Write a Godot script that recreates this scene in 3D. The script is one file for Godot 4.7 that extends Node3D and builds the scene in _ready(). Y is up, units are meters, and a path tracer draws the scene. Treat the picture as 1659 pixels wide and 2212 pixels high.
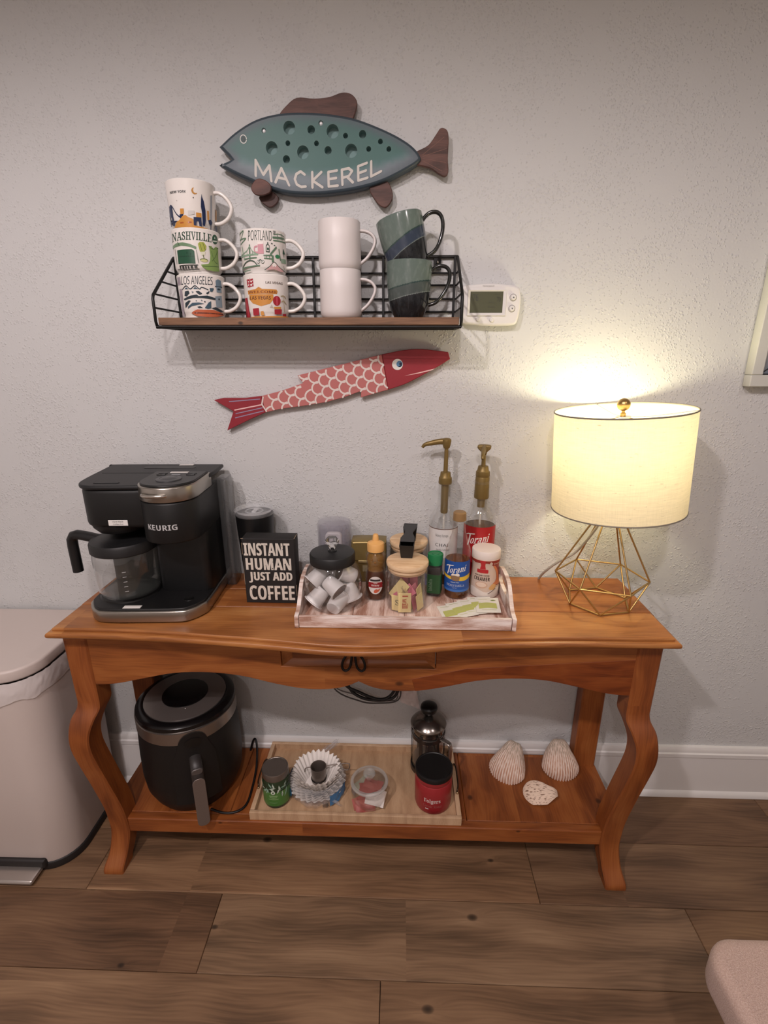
extends Node3D
# A coffee corner: console table against a textured wall, shelf of mugs, fish signs, table lamp.


func _ready() -> void:
	seed(7)
	# ---- camera
	var cam := Camera3D.new()
	cam.name = "camera"
	cam.position = Vector3(0.0009, 1.3541, 1.2861)
	cam.basis = Basis.from_euler(Vector3(-0.30972, 0.03142, 0.0003))
	cam.keep_aspect = Camera3D.KEEP_HEIGHT
	cam.fov = 91.79
	cam.near = 0.02
	add_child(cam)
	# ---- surroundings and exposure
	var env := Environment.new()
	env.background_mode = Environment.BG_COLOR
	env.background_color = Color("1a1c20")
	env.tonemap_mode = Environment.TONE_MAPPER_LINEAR
	env.tonemap_exposure = 1.14
	env.sdfgi_enabled = true
	env.ssao_enabled = true
	env.ssil_enabled = true
	var we := WorldEnvironment.new()
	we.name = "world_environment"
	we.environment = env
	add_child(we)
	# ---- ceiling lamps (x, z, energy)
	for a in [[-0.75, 1.6, 2.1], [0.0, 1.75, 1.25], [0.95, 1.45, 0.4], [-0.45, 2.95, 0.8]]:
		ceiling_lamp(a[0], a[1], a[2])
	lamp_energy = 0.078
	materials()
	room()
	console_table()
	wall_things()
	shelf_and_mugs()
	table_lamp()
	coffee_maker()
	table_left()
	top_tray()
	floor_things()
	lower_tray()
	shells()


var lamp_energy := 0.3
const CEILING := 2.46


func ceiling_lamp(x: float, z: float, energy: float) -> void:
	var warm := Color(1.0, 0.945, 0.945)
	var t := thing("ceiling_light", "small round dome ceiling light %s" % ("nearest the middle of the room" if x == 0.0 else "farthest from the table" if z > 2.0 else "towards the left wall" if x < 0 else "towards the right wall"), "ceiling light", Vector3(x, CEILING, z), 0.0, "dome ceiling lights")
	part(t, "mount_ring", MB.new().lathe(prof([0.0, -0.018, 0.075, -0.018, 0.078, -0.012, 0.078, 0.0]), 40), mat("f2f0ec", 0.5))
	part(t, "dome", MB.new().lathe(prof([0.0, -0.082, 0.03, -0.079, 0.052, -0.066, 0.066, -0.044, 0.070, -0.0185]), 40), mat("ffffff", 0.5, 0.0, {"emission_enabled": true, "emission": warm, "emission_energy_multiplier": 3.0}))
	var l := SpotLight3D.new()
	l.name = "ceiling_light_glow"
	l.light_color = warm
	l.light_energy = energy
	l.light_size = 0.045
	l.spot_angle = 84.0
	l.spot_angle_attenuation = 0.38
	l.spot_range = 8.0
	l.spot_attenuation = 2.0
	l.shadow_enabled = true
	l.position = Vector3(x, CEILING - 0.09, z)
	l.rotation.x = -PI / 2
	add_child(l)


# ------------------------------------------------------------------ shared materials
var M := {}
var T := {}
var F := {}


func font(called: String, weight := 400) -> SystemFont:
	var f := SystemFont.new()
	f.font_names = PackedStringArray([called])
	f.font_weight = weight
	return f


func turned(t: ImageTexture) -> ImageTexture:
	var im := t.get_image().duplicate()
	im.rotate_90(CLOCKWISE)
	return ImageTexture.create_from_image(im)


# spattered drywall relief: low, longish blobs thrown on a smooth ground
func spatter_tex() -> ImageTexture:
	var n := 1024
	var h := PackedFloat32Array()
	h.resize(n * n)
	var r := RandomNumberGenerator.new()
	r.seed = 11
	var cover := noise(5, 0.004, 2)
	for k in 20000:
		var cx := r.randi_range(0, n - 1)
		var cy := r.randi_range(0, n - 1)
		if cover.get_noise_2d(cx, cy) + r.randf_range(-0.45, 0.6) < 0.0:
			continue
		var a := r.randf_range(1.6, 4.4) * (1.0 if r.randf() < 0.85 else 1.6)
		var b := a * r.randf_range(0.5, 0.95)
		var t := r.randf() * PI
		var top := r.randf_range(0.25, 1.0)
		var e := int(ceil(a * 1.2))
		var ct := cos(t)
		var sn := sin(t)
		for dy in range(-e, e + 1):
			for dx in range(-e, e + 1):
				var u := (dx * ct + dy * sn) / a
				var w := (-dx * sn + dy * ct) / b
				var d := u * u + w * w
				if d < 1.0:
					var i := ((cy + dy + n) % n) * n + (cx + dx + n) % n
					h[i] = maxf(h[i], top * (1.0 - d) * (1.0 - d * 0.4))
	var fine := noise(9, 0.09, 3)
	var im := Image.create(n, n, false, Image.FORMAT_RF)
	for y in n:
		for x in n:
			im.set_pixel(x, y, Color(clampf(0.12 + 0.75 * h[y * n + x] + 0.05 * fine.get_noise_2d(x, y), 0, 1), 0, 0))
	return ImageTexture.create_from_image(im)


func materials() -> void:
	F.sans = font("Droid Sans")
	F.bold = font("Droid Sans", 700)
	F.serif = font("Droid Serif")
	F.serifb = font("Droid Serif", 700)
	T.pine = grain_tex(3, 640, 320, "7a4824", "a46a38", "bd8750", 30.0, 3.0, [Vector3(0.22, 0.35, 0.04), Vector3(0.72, 0.72, 0.022)], 2.0, 0.75)
	T.pine_up = turned(T.pine)
	T.oak = grain_tex(21, 1024, 512, "54412f", "80654c", "9d8163", 16.0, 3.4, [Vector3(0.13, 0.28, 0.03), Vector3(0.42, 0.62, 0.045), Vector3(0.63, 0.2, 0.02), Vector3(0.8, 0.75, 0.035), Vector3(0.93, 0.42, 0.02)], 2.0, 0.8)
	T.bamboo = grain_tex(33, 512, 256, "ab9379", "cbb59b", "e0ceb6", 0.0, 6.0, [], 2.0, 0.6)
	T.bamboo_up = turned(T.bamboo)
	T.wash = grain_tex(45, 512, 256, "a5806e", "dccbc2", "f0e8e2", 12.0, 4.0, [], 2.0, 1.25)
	T.ash = grain_tex(47, 256, 128, "c49a6e", "e2c096", "f0d8b4", 22.0, 3.0, [], 2.0, 0.8)
	T.brown = grain_tex(51, 256, 128, "3c251d", "563830", "6b4a3f", 18.0, 3.0, [], 2.0)
	M.wall = mat("c8c9c8", 0.75)
	M.wall.heightmap_enabled = true
	M.wall.heightmap_texture = spatter_tex()
	M.wall.heightmap_scale = 0.155
	M.wall.uv1_triplanar = true
	M.wall.uv1_world_triplanar = true
	M.wall.uv1_scale = Vector3.ONE / 0.72
	M.plain_wall = mat("e0deda", 0.8)
	M.ceiling = mat("e8e6e2", 0.9)
	M.trim = mat("dedcd9", 0.4)
	M.black = mat("121213", 0.42)
	M.black_soft = mat("1a1a1b", 0.6)
	M.wire = mat("151515", 0.45, 0.3)
	M.steel = mat("a9a49c", 0.28, 0.95)
	M.brass = mat("b08d57", 0.3, 0.95)
	M.glass = glass(0.05)
	M.white = mat("e9e5e1", 0.35)


func room() -> void:
	var wx := 2.5
	var dz := 3.4
	struct("wall_back", MB.new().box(Vector3(0, CEILING / 2, -0.06), Vector3(wx * 2 + 0.24, CEILING, 0.12)), M.wall)
	struct("wall_left", MB.new().box(Vector3(-wx - 0.06, CEILING / 2, dz / 2), Vector3(0.12, CEILING, dz)), M.plain_wall)
	struct("wall_right", MB.new().box(Vector3(wx + 0.06, CEILING / 2, dz / 2), Vector3(0.12, CEILING, dz)), M.plain_wall)
	struct("wall_front", MB.new().box(Vector3(0, CEILING / 2, dz + 0.06), Vector3(wx * 2 + 0.24, CEILING, 0.12)), M.plain_wall)
	struct("ceiling", MB.new().box(Vector3(0, CEILING + 0.06, dz / 2), Vector3(wx * 2 + 0.24, 0.12, dz + 0.24)), M.ceiling)
	# floor: a slab and boards of 1.195 m by 0.177 m laid along the wall, ends staggered
	var fl := struct("floor", MB.new().box(Vector3(0, -0.06, dz / 2), Vector3(wx * 2 + 0.24, 0.1, dz + 0.24)), mat("1d1511", 0.9))
	var r := RandomNumberGenerator.new()
	r.seed = 5
	var tones := []
	for k in 7:
		var m := mat(["ffffff", "e6dfdb", "f4eee9", "d6cbc4", "fff6ee", "e9e0d6", "ded4cf"][k], 0.5)
		m.albedo_texture = T.oak
		tones.append(m)
	var pw := 0.1768
	var long := 1.195
	var starts := [1.141, 0.376, -0.453, -0.03, 0.5, 0.1, -0.3]
	for row in 20:
		var z0 := 0.008 + pw * row
		if row == 0:
			z0 = 0.0
		var z1 := minf(0.008 + pw * (row + 1), dz)
		if z1 - z0 < 0.02:
			continue
		var x0: float = starts[row] if row < 7 else r.randf_range(-0.6, 0.6)
		while x0 > -wx:
			x0 -= long
		while x0 < wx:
			var a := maxf(x0, -wx)
			var e := minf(x0 + long, wx)
			if e - a > 0.03:
				var b := MB.new()
				b.prism(plan(PackedVector2Array([Vector2(a + 0.0006, z0 + 0.0006), Vector2(e - 0.0006, z0 + 0.0006), Vector2(e - 0.0006, z1 - 0.0006), Vector2(a + 0.0006, z1 - 0.0006)])), -0.0105, 0.0, 0.0012, up_xf(), 1)
				var o := part(fl, "plank", b, tones[r.randi() % 7].duplicate())
				var mm: StandardMaterial3D = o.material_override
				var tp := r.randi() % 3
				mm.uv1_scale = Vector3(0.78, 1.9, 1)
				mm.uv1_offset = Vector3(r.randf(), [0.0, 0.33, 0.66][tp] + r.randf() * 0.1, 0)
			x0 += long
	# baseboard with a moulded top and a quarter-round shoe
	var outline := poly([0.0, 0.0, 0.022, 0.0, 0.021, 0.008, 0.0175, 0.016, 0.013, 0.02, 0.013, 0.15, 0.0165, 0.153, 0.0165, 0.165, 0.0125, 0.168, 0.0125, 0.178, 0.009, 0.186, 0.0, 0.187])
	var side := Transform3D(Basis(Vector3(0, 0, 1), Vector3(0, 1, 0), Vector3(-1, 0, 0)), Vector3.ZERO)
	var base := MB.new()
	base.prism(outline, -wx, wx, 0.0, side)
	struct("baseboard_back", base, M.trim)


# ------------------------------------------------------------------ the console table
func post(b: MB, levels: Array) -> void:
	# levels: y, x0, x1, z0, z1 from top to bottom
	var rings := []
	for l in levels:
		var c := 0.0035
		var x0: float = l[1]
		var x1: float = l[2]
		var z0: float = l[3]
		var z1: float = l[4]
		rings.append([Vector3(x0 + c, l[0], z1), Vector3(x1 - c, l[0], z1), Vector3(x1, l[0], z1 - c), Vector3(x1, l[0], z0 + c), Vector3(x1 - c, l[0], z0), Vector3(x0 + c, l[0], z0), Vector3(x0, l[0], z0 + c), Vector3(x0, l[0], z1 - c)])
	var g0 := b.g
	for j in rings.size() - 1:
		for k in 8:
			var k2 := (k + 1) % 8
			b.g = g0 + k
			b.quad(rings[j + 1][k], rings[j + 1][k2], rings[j][k2], rings[j][k])
	b.g = g0 + 8
	for k in range(1, 7):
		b.tri(rings[0][0], rings[0][k], rings[0][k + 1])
		b.tri(rings[-1][0], rings[-1][k + 1], rings[-1][k])
	b.g += 1


func smooth_levels(a: Array, from: int, n := 4) -> Array:
	var out := []
	for i in from:
		out.append(a[i])
	for i in range(from, a.size() - 1):
		var p0: Array = a[maxi(i - 1, from)]
		var p3: Array = a[mini(i + 2, a.size() - 1)]
		for k in n:
			var l := []
			for q in 5:
				l.append(cubic_interpolate(a[i][q], a[i + 1][q], p0[q], p3[q], float(k) / n))
			out.append(l)
	out.append(a[-1])
	return out


func console_table() -> void:
	var t := thing("console_table", "honey brown pine console table with curved legs, a serpentine top and a low shelf", "table", Vector3(-0.0905, 0, 0.02))
	var o := Transform3D(Basis(), Vector3(0.0905, 0, -0.02))
	var x0 := -0.795
	var x1 := 0.62
	# top: three boards glued along the length, the front one with a wavy moulded edge
	var wave := poly([x0, 0.330, -0.686, 0.3305, -0.578, 0.334, -0.47, 0.3415, -0.363, 0.351, -0.258, 0.3635, -0.165, 0.376, -0.096, 0.379, -0.027, 0.3765, 0.042, 0.366, 0.143, 0.347, 0.244, 0.3385, 0.346, 0.333, 0.447, 0.330, x1, 0.328])
	wave = curve(wave, 4, false)
	var full := PackedVector2Array([Vector2(x1, 0.205), Vector2(x0, 0.205)])
	full.append_array(wave)
	var inner := PackedVector2Array([Vector2(x1 - 0.011, 0.205), Vector2(x0 + 0.011, 0.205)])
	for p in wave:
		inner.append(Vector2(clampf(p.x, x0 + 0.011, x1 - 0.011), p.y - 0.011))
	var zs := [0.012, 0.108, 0.205]
	for k in 3:
		var m := wood(T.pine, 0, 0.9, 0.36, 0.36, Vector3(0.37 * k, 0.41 * k + 0.12, 0.23 * k + 0.5), ["e8d8cf", "f2e6df", "ffffff"][k])
		var b := MB.new()
		if k < 2:
			b.prism(plan(MB.rrect(x1 - x0, zs[k + 1] - zs[k] - 0.0006, 0.0, 1, (x0 + x1) / 2, (zs[k] + zs[k + 1]) / 2)), 0.738, 0.752, 0.004, o * up_xf())
			b.prism(plan(MB.rrect(x1 - x0 - 0.022, zs[k + 1] - zs[k] - 0.0006, 0.0, 1, (x0 + x1) / 2, (zs[k] + zs[k + 1]) / 2)), 0.751, 0.76, 0.0008, o * up_xf(), 1)
		else:
			b.prism(plan(full), 0.738, 0.7525, 0.006, o * up_xf(), 3)
			b.prism(plan(inner), 0.751, 0.76, 0.003, o * up_xf())
		part(t, "top_board", b, m)
	# front apron with its scalloped lower edge and the drawer notch
	var low := poly([-0.735, 0.588, -0.68, 0.592, -0.61, 0.608, -0.53, 0.6255, -0.45, 0.629, -0.37, 0.621, -0.29, 0.601, -0.225, 0.589, -0.17, 0.588, -0.125, 0.596, -0.0905, 0.612])
	var half := curve(low, 4, false, [10])
	var ap := PackedVector2Array()
	ap.append(Vector2(-0.272, 0.739))
	ap.append(Vector2(-0.735, 0.739))
	ap.append_array(half)
	for i in range(half.size() - 2, -1, -1):
		ap.append(Vector2(-0.181 - half[i].x, half[i].y))
	ap.append(Vector2(0.554, 0.739))
	ap.append(Vector2(0.091, 0.739))
	ap.append(Vector2(0.091, 0.651))
	ap.append(Vector2(-0.272, 0.651))
	part(t, "front_apron", MB.new().prism(ap, 0.27, 0.29, 0.0012, o, 1), wood(T.pine, 0, 0.8, 0.3, 0.45, Vector3(0.1, 0.62, 0.2), "e6d2c4"))
	# a darker strip of pine glued along the lower right of the apron
	var strip := PackedVector2Array([Vector2(0.554, 0.686), Vector2(0.165, 0.654), Vector2(0.035, 0.622)])
	for i in range(half.size() - 1, -1, -1):
		var q := Vector2(-0.181 - half[i].x, half[i].y)
		if q.x > 0.03:
			strip.append(q)
	part(t, "apron_strip", MB.new().prism(strip, 0.288, 0.2904, 0.0004, o, 1), wood(T.pine, 0, 0.5, 0.22, 0.45, Vector3(0.55, 0.1, 0.2), "c39a80"))
	for s in [[0.562, 0.585], [-0.766, -0.743]]:
		part(t, "side_apron", MB.new().box(o * Vector3((s[0] + s[1]) / 2, 0.668, 0.15), Vector3(s[1] - s[0], 0.14, 0.18), 0.001), wood(T.pine_up, 2, 0.8, 0.3, 0.5, Vector3(0.3, 0.2, 0.1), "e6d2c4"))
	part(t, "back_apron", MB.new().box(o * Vector3(-0.09, 0.668, 0.028), Vector3(1.28, 0.14, 0.02), 0.001), wood(T.pine, 0, 0.8, 0.3, 0.5, Vector3(0.5, 0.2, 0.7), "e6d2c4"))
	# drawer: sunk panel in a mitred, sloping frame
	var dw := part(t, "drawer", MB.new().box(o * Vector3(-0.0905, 0.694, 0.272), Vector3(0.357, 0.084, 0.012)), wood(T.pine, 0, 0.8, 0.3, 0.45, Vector3(0.4, 0.33, 0.0), "e0cbbc"))
	var fr := MB.new()
	var a := [Vector2(-0.2695, 0.6525), Vector2(0.0885, 0.6525), Vector2(0.0885, 0.737), Vector2(-0.2695, 0.737)]
	for k in 4:
		var p: Vector2 = a[k]
		var q: Vector2 = a[(k + 1) % 4]
		var c := Vector2(-0.0905, 0.69475)
		var pi := Vector2(p.x + 0.022 * signf(c.x - p.x), p.y + 0.014 * signf(c.y - p.y))
		var qi := Vector2(q.x + 0.022 * signf(c.x - q.x), q.y + 0.014 * signf(c.y - q.y))
		fr.quad(o * Vector3(p.x, p.y, 0.291), o * Vector3(q.x, q.y, 0.291), o * Vector3(qi.x, qi.y, 0.2785), o * Vector3(pi.x, pi.y, 0.2785))
		fr.quad(o * Vector3(q.x, q.y, 0.291), o * Vector3(p.x, p.y, 0.291), o * Vector3(p.x, p.y, 0.27), o * Vector3(q.x, q.y, 0.27))
		fr.g += 1
	part(dw, "drawer_moulding", fr, wood(T.pine, 0, 0.8, 0.3, 0.45, Vector3(0.7, 0.13, 0.0), "eedccd"))
	var pull := MB.new()
	pull.box(o * Vector3(-0.1, 0.705, 0.296), Vector3(0.03, 0.02, 0.012), 0.003)
	for s in [-1.0, 1.0]:
		pull.tube(curve3([Vector3(-0.1 + s * 0.003, 0.712, 0.302), Vector3(-0.1 + s * 0.004, 0.69, 0.305), Vector3(-0.1 + s * 0.008, 0.665, 0.308), Vector3(-0.1 + s * 0.018, 0.655, 0.309), Vector3(-0.1 + s * 0.026, 0.663, 0.309), Vector3(-0.1 + s * 0.024, 0.68, 0.307), Vector3(-0.1 + s * 0.013, 0.698, 0.304), Vector3(-0.1 + s * 0.006, 0.712, 0.302)], 4), 0.003, 8, false, o)
	var pl := part(dw, "drawer_pull", pull, mat("221e1c", 0.4, 0.6))
	pl.set_meta("label", "dark iron double loop pull")
	# legs
	var front := [[0.738, 0.546, 0.603, 0.237, 0.294], [0.538, 0.546, 0.601, 0.237, 0.294], [0.52, 0.5465, 0.604, 0.240, 0.299], [0.497, 0.556, 0.6145, 0.254, 0.314], [0.46, 0.568, 0.620, 0.266, 0.324], [0.42, 0.5705, 0.621, 0.268, 0.325], [0.37, 0.566, 0.615, 0.262, 0.319], [0.29, 0.556, 0.605, 0.250, 0.306], [0.2, 0.547, 0.598, 0.236, 0.290], [0.145, 0.545, 0.5965, 0.231, 0.284], [0.1, 0.544, 0.5965, 0.231, 0.284], [0.05, 0.551, 0.6015, 0.246, 0.298], [0.015, 0.5565, 0.611, 0.264, 0.320], [0.0, 0.557, 0.6125, 0.268, 0.322]]
	var back := [[0.738, 0.54, 0.606, 0.014, 0.058], [0.0, 0.54, 0.606, 0.014, 0.058]]
	for s in [-1.0, 1.0]:
		for f in [smooth_levels(front, 1), back]:
			var lv := []
			for l in f:
				var q: Array = l.duplicate()
				if s < 0:
					q[1] = -0.183 - l[2]
					q[2] = -0.183 - l[1]
				q[1] += 0.0905
				q[2] += 0.0905
				q[3] -= 0.02
				q[4] -= 0.02
				lv.append(q)
			var b := MB.new()
			post(b, lv)
			part(t, "leg", b, wood(T.pine_up, 1, 0.75, 0.34, 0.45, Vector3(0.3 + s * 0.2, 0.15 + s * 0.1, 0.4 + float(lv.size()) * 0.01), "d9bca8"))
	# low shelf of boards laid front to back, with a front rail
	var cuts := [-0.79, -0.455, -0.13, 0.193, 0.61]
	for k in 4:
		var w: float = cuts[k + 1] - cuts[k]
		part(t, "shelf_board", MB.new().prism(plan(MB.rrect(w - 0.0012, 0.24, 0.0, 1, (cuts[k] + cuts[k + 1]) / 2, 0.135)), 0.118, 0.15, 0.0015, o * up_xf(), 1), wood(T.pine_up, 2, 0.7, 0.36, 0.45, Vector3(0.27 * k, 0.3 * k, 0.33 * k), ["d8bda9", "dfc6b3", "d6bba8", "dcc1ae"][k]))
	part(t, "shelf_rail", MB.new().box(o * Vector3(-0.0915, 0.127, 0.2665), Vector3(1.276, 0.046, 0.023), 0.0025), wood(T.pine, 0, 0.8, 0.3, 0.45, Vector3(0.2, 0.8, 0.3), "dfc4b0"))
	part(t, "shelf_bead", MB.new().box(o * Vector3(0.186, 0.1506, 0.135), Vector3(0.007, 0.002, 0.236), 0.0008), wood(T.pine_up, 2, 0.7, 0.36, 0.45, Vector3(0.5, 0.1, 0.2), "c9a791"))


# ------------------------------------------------------------------ on the wall
func wall_things() -> void:
	mackerel()
	red_fish()
	thermostat()
	picture_frame()


func mackerel() -> void:
	var t := thing("fish_sign", "teal wooden fish wall sign with round holes, lettered MACKEREL, above the mug shelf", "wall sign", Vector3(-0.18, 1.765, 0.0))
	var o := Transform3D(Basis(), Vector3(0.18, -1.765, 0))
	var out := curve(poly([-0.3976, 1.7811, -0.3599, 1.8079, -0.314, 1.8299, -0.2629, 1.8404, -0.2094, 1.842, -0.1562, 1.8386, -0.1032, 1.8302, -0.0568, 1.8158, -0.0134, 1.7984, 0.0203, 1.7797, 0.0385, 1.7615, 0.0375, 1.749, 0.0075, 1.7321, -0.0402, 1.7119, -0.0918, 1.699, -0.1439, 1.6919, -0.1961, 1.6887, -0.2482, 1.6912, -0.2894, 1.7006, -0.3335, 1.716, -0.3737, 1.7327, -0.4011, 1.7471, -0.3721, 1.7577]), 4, true, [0, 21, 22])
	out.reverse()
	var spots := [[-0.2417, 1.8136, 0.0128], [-0.282, 1.777, 0.0128], [-0.2144, 1.7686, 0.0128], [-0.1486, 1.8061, 0.0132], [-0.1097, 1.7701, 0.0132], [-0.1948, 1.8095, 0.0081], [-0.1599, 1.7715, 0.0078], [-0.2513, 1.7559, 0.0078], [-0.0847, 1.8001, 0.0078], [-0.2464, 1.7856, 0.0052], [-0.1844, 1.7846, 0.0052], [-0.1213, 1.7979, 0.0052], [-0.0465, 1.7866, 0.0052], [-0.0718, 1.7732, 0.0052], [-0.0284, 1.7727, 0.0052], [-0.1735, 1.8213, 0.005], [-0.2971, 1.8092, 0.005]]
	var holes := []
	for h in spots:
		holes.append(MB.oval(h[2], h[2], h[0], h[1], 20))
	var zf := 0.031
	var zb := 0.012
	var r := 0.006
	var n := out.size()
	var nor := PackedVector2Array()
	for i in n:
		var d0 := (out[i] - out[(i + n - 1) % n]).normalized()
		var d1 := (out[(i + 1) % n] - out[i]).normalized()
		var m := (Vector2(d0.y, -d0.x) + Vector2(d1.y, -d1.x)).normalized()
		nor.append(m / maxf(0.8, m.dot(Vector2(d0.y, -d0.x))))
	# sprayed paint: teal flank, slate belly and outline
	var teal := Color("18564f")
	var slate := Color("5f6d74")
	var rim := Color("3b474f")
	var speck := noise(17, 60.0, 2)
	var tone := func(p: Vector2) -> Color:
		var d := 1.0
		for q in out:
			d = minf(d, q.distance_to(p))
		var belly := smoothstep(0.0, 0.026, 1.743 + 0.9 * (p.x + 0.18) * (p.x + 0.18) - p.y + 0.004 * speck.get_noise_2d(p.x, p.y))
		var c := teal.lerp(slate, belly)
		return c.lerp(rim, 0.9 * (1.0 - smoothstep(0.004, 0.026, d)))
	var b := MB.new()
	var inset := PackedVector2Array()
	for i in n:
		inset.append(out[i] - nor[i] * r)
	b.fill(inset, 0.007, func(p: Vector2) -> Vector3: return o * Vector3(p.x, p.y, zf), holes, tone)
	b.col = rim
	for k in 3:
		var a0 := PI / 2 * k / 3
		var a1 := PI / 2 * (k + 1) / 3
		for i in n:
			var j := (i + 1) % n
			var q := []
			for e in [[i, a0], [j, a0], [j, a1], [i, a1]]:
				var p: Vector2 = out[e[0]] - nor[e[0]] * r * (1 - cos(e[1]))
				q.append(o * Vector3(p.x, p.y, zf - r + r * sin(e[1])))
			b.quad(q[0], q[1], q[2], q[3])
	b.g += 1
	for i in n:
		var j := (i + 1) % n
		b.quad(o * Vector3(out[i].x, out[i].y, zb), o * Vector3(out[j].x, out[j].y, zb), o * Vector3(out[j].x, out[j].y, zf - r), o * Vector3(out[i].x, out[i].y, zf - r))
	b.g += 1
	b.prism(out.duplicate(), zb - 0.002, zb, 0.0, o)
	var body := part(t, "body", b, paint())
	var walls := MB.new()
	for h in holes:
		for i in h.size():
			var p: Vector2 = h[i]
			var q: Vector2 = h[(i + 1) % h.size()]
			walls.quad(o * Vector3(q.x, q.y, zb), o * Vector3(p.x, p.y, zb), o * Vector3(p.x, p.y, zf), o * Vector3(q.x, q.y, zf))
		walls.g += 1
		walls.fill(h, 0.003, func(p: Vector2) -> Vector3: return o * Vector3(p.x, p.y, zb + 0.0005))
	part(body, "hole_lining", walls, mat("7d9a98", 0.7))
	# hand-cut capitals: strokes on a 0..1 grid, set along the belly's curve
	var glyphs := {"M": [[0.0, 0.0, 0.07, 1.0], [0.07, 1.0, 0.5, 0.25], [0.5, 0.25, 0.94, 0.97], [0.94, 0.97, 1.0, 0.0]], "A": [[0.0, 0.0, 0.5, 1.0], [0.5, 1.0, 1.0, 0.0], [0.2, 0.35, 0.82, 0.35]], "C": [[0.95, 0.82, 0.6, 1.0, 0.2, 0.8, 0.03, 0.45, 0.2, 0.12, 0.6, 0.0, 1.0, 0.05]], "K": [[0.08, 1.0, 0.05, 0.0], [0.9, 1.0, 0.1, 0.45, 0.95, 0.0]], "E": [[0.95, 1.0, 0.05, 0.97, 0.05, 0.02, 1.0, 0.0], [0.05, 0.5, 0.85, 0.52]], "R": [[0.08, 0.0, 0.05, 1.0], [0.05, 1.0, 0.65, 1.0, 0.95, 0.76], [0.95, 0.76, 0.65, 0.48, 0.1, 0.46], [0.5, 0.46, 1.0, 0.0]], "L": [[0.05, 1.0, 0.05, 0.0, 1.0, 0.06]]}
	var letters := MB.new()
	var word := "MACKEREL"
	var lift := 0.0
	var x_at := [-0.304, -0.263, -0.2235, -0.1855, -0.151, -0.1195, -0.0855, -0.0565]
	var wide := [0.034, 0.030, 0.024, 0.0245, 0.021, 0.025, 0.021, 0.0225]
	for k in 8:
		for g in glyphs[word[k]]:
			var line := PackedVector2Array()
			for q in MB.dense(poly(g), 5.0):
				var px: float = x_at[k] + (q.x - 0.5) * wide[k] + 0.181
				line.append(Vector2(px, (q.y - 0.5) * 0.029 * (1.0 - 0.3 * px)))
			lift += 0.00003
			letters.stroke(line, 0.0052, 0.02, func(p: Vector2) -> Vector3: return o * Vector3(-0.181 + p.x, 1.7165 + p.y + 1.345 * p.x * p.x + 0.016 * p.x, zf + 0.0004 + lift))
	part(body, "lettering", letters, mat("c9c5bd", 0.6))
	var eye := MB.new()
	eye.stroke(MB.oval(0.0068, 0.0076, -0.3424, 1.794, 24), 0.0016, 0.01, func(p: Vector2) -> Vector3: return o * Vector3(p.x, p.y, zf + 0.0004))
	part(t, "eye_ring", eye, mat("d8d6d0", 0.6))
	var pupil := MB.new()
	pupil.fill(MB.oval(0.0045, 0.0055, -0.3424, 1.794), 0.01, func(p: Vector2) -> Vector3: return o * Vector3(p.x, p.y, zf + 0.0005))
	part(t, "eye_pupil", pupil, mat("22383a", 0.5))
	for s in [[-0.1735, 1.8213], [-0.2971, 1.8092]]:
		part(t, "screw", MB.new().ball(o * Vector3(s[0], s[1], 0.026), Vector3(0.0042, 0.0042, 0.004), 12), mat("f2f2f2", 0.3, 0.2))
	var brown := wood(T.brown, 0, 0.3, 0.15, 0.6)
	part(t, "dorsal_fin", MB.new().prism(curve(poly([-0.2636, 1.832, -0.2645, 1.8399, -0.2486, 1.8555, -0.2245, 1.8702, -0.1882, 1.8684, -0.1551, 1.8707, -0.1286, 1.878, -0.109, 1.8755, -0.0967, 1.8632, -0.0979, 1.8481, -0.1049, 1.8316, -0.106, 1.825]), 4, true, [0, 11]), 0.014, 0.023, 0.0015, o), brown)
	part(t, "tail_fin", MB.new().prism(curve(poly([0.028, 1.768, 0.0322, 1.771, 0.057, 1.7821, 0.0731, 1.8017, 0.0827, 1.8128, 0.0961, 1.8085, 0.1, 1.7916, 0.0997, 1.7574, 0.1018, 1.7313, 0.0943, 1.7231, 0.0823, 1.727, 0.0616, 1.7389, 0.0361, 1.745, 0.028, 1.748]), 4, true, [0, 13]), 0.014, 0.023, 0.0015, o), brown)
	var ray := MB.new()
	for a in [[0.045, 1.764, 0.09, 1.796], [0.045, 1.761, 0.096, 1.775], [0.045, 1.757, 0.096, 1.749], [0.045, 1.753, 0.088, 1.733]]:
		ray.stroke(PackedVector2Array([Vector2(a[0], a[1]), Vector2(a[2], a[3])]), 0.0009, 0.02, func(p: Vector2) -> Vector3: return o * Vector3(p.x, p.y, 0.0232))
	part(t, "tail_groove", ray, mat("7a564a", 0.7))
	part(t, "belly_fin", MB.new().prism(curve(poly([-0.3311, 1.7025, -0.3178, 1.7173, -0.3005, 1.7157, -0.2874, 1.7051, -0.29, 1.6916, -0.308, 1.6857, -0.3252, 1.6888]), 4), 0.032, 0.039, 0.0015, o), wood(T.brown, 0, 0.3, 0.15, 0.6, Vector3(0.2, 0.3, 0), "fff2ee"))
	part(t, "belly_fin", MB.new().prism(curve(poly([-0.3202, 1.6858, -0.30, 1.702, -0.277, 1.6884, -0.2807, 1.6748, -0.2988, 1.6673]), 4), 0.012, 0.02, 0.0015, o), wood(T.brown, 0, 0.3, 0.15, 0.6, Vector3(0.6, 0.1, 0), "c9b8b2"))
	part(t, "belly_fin", MB.new().prism(curve(poly([-0.0711, 1.7033, -0.0367, 1.7163, -0.023, 1.7029, -0.0201, 1.6819, -0.0349, 1.6647, -0.054, 1.6731]), 4), 0.014, 0.022, 0.0015, o), brown)


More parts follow.
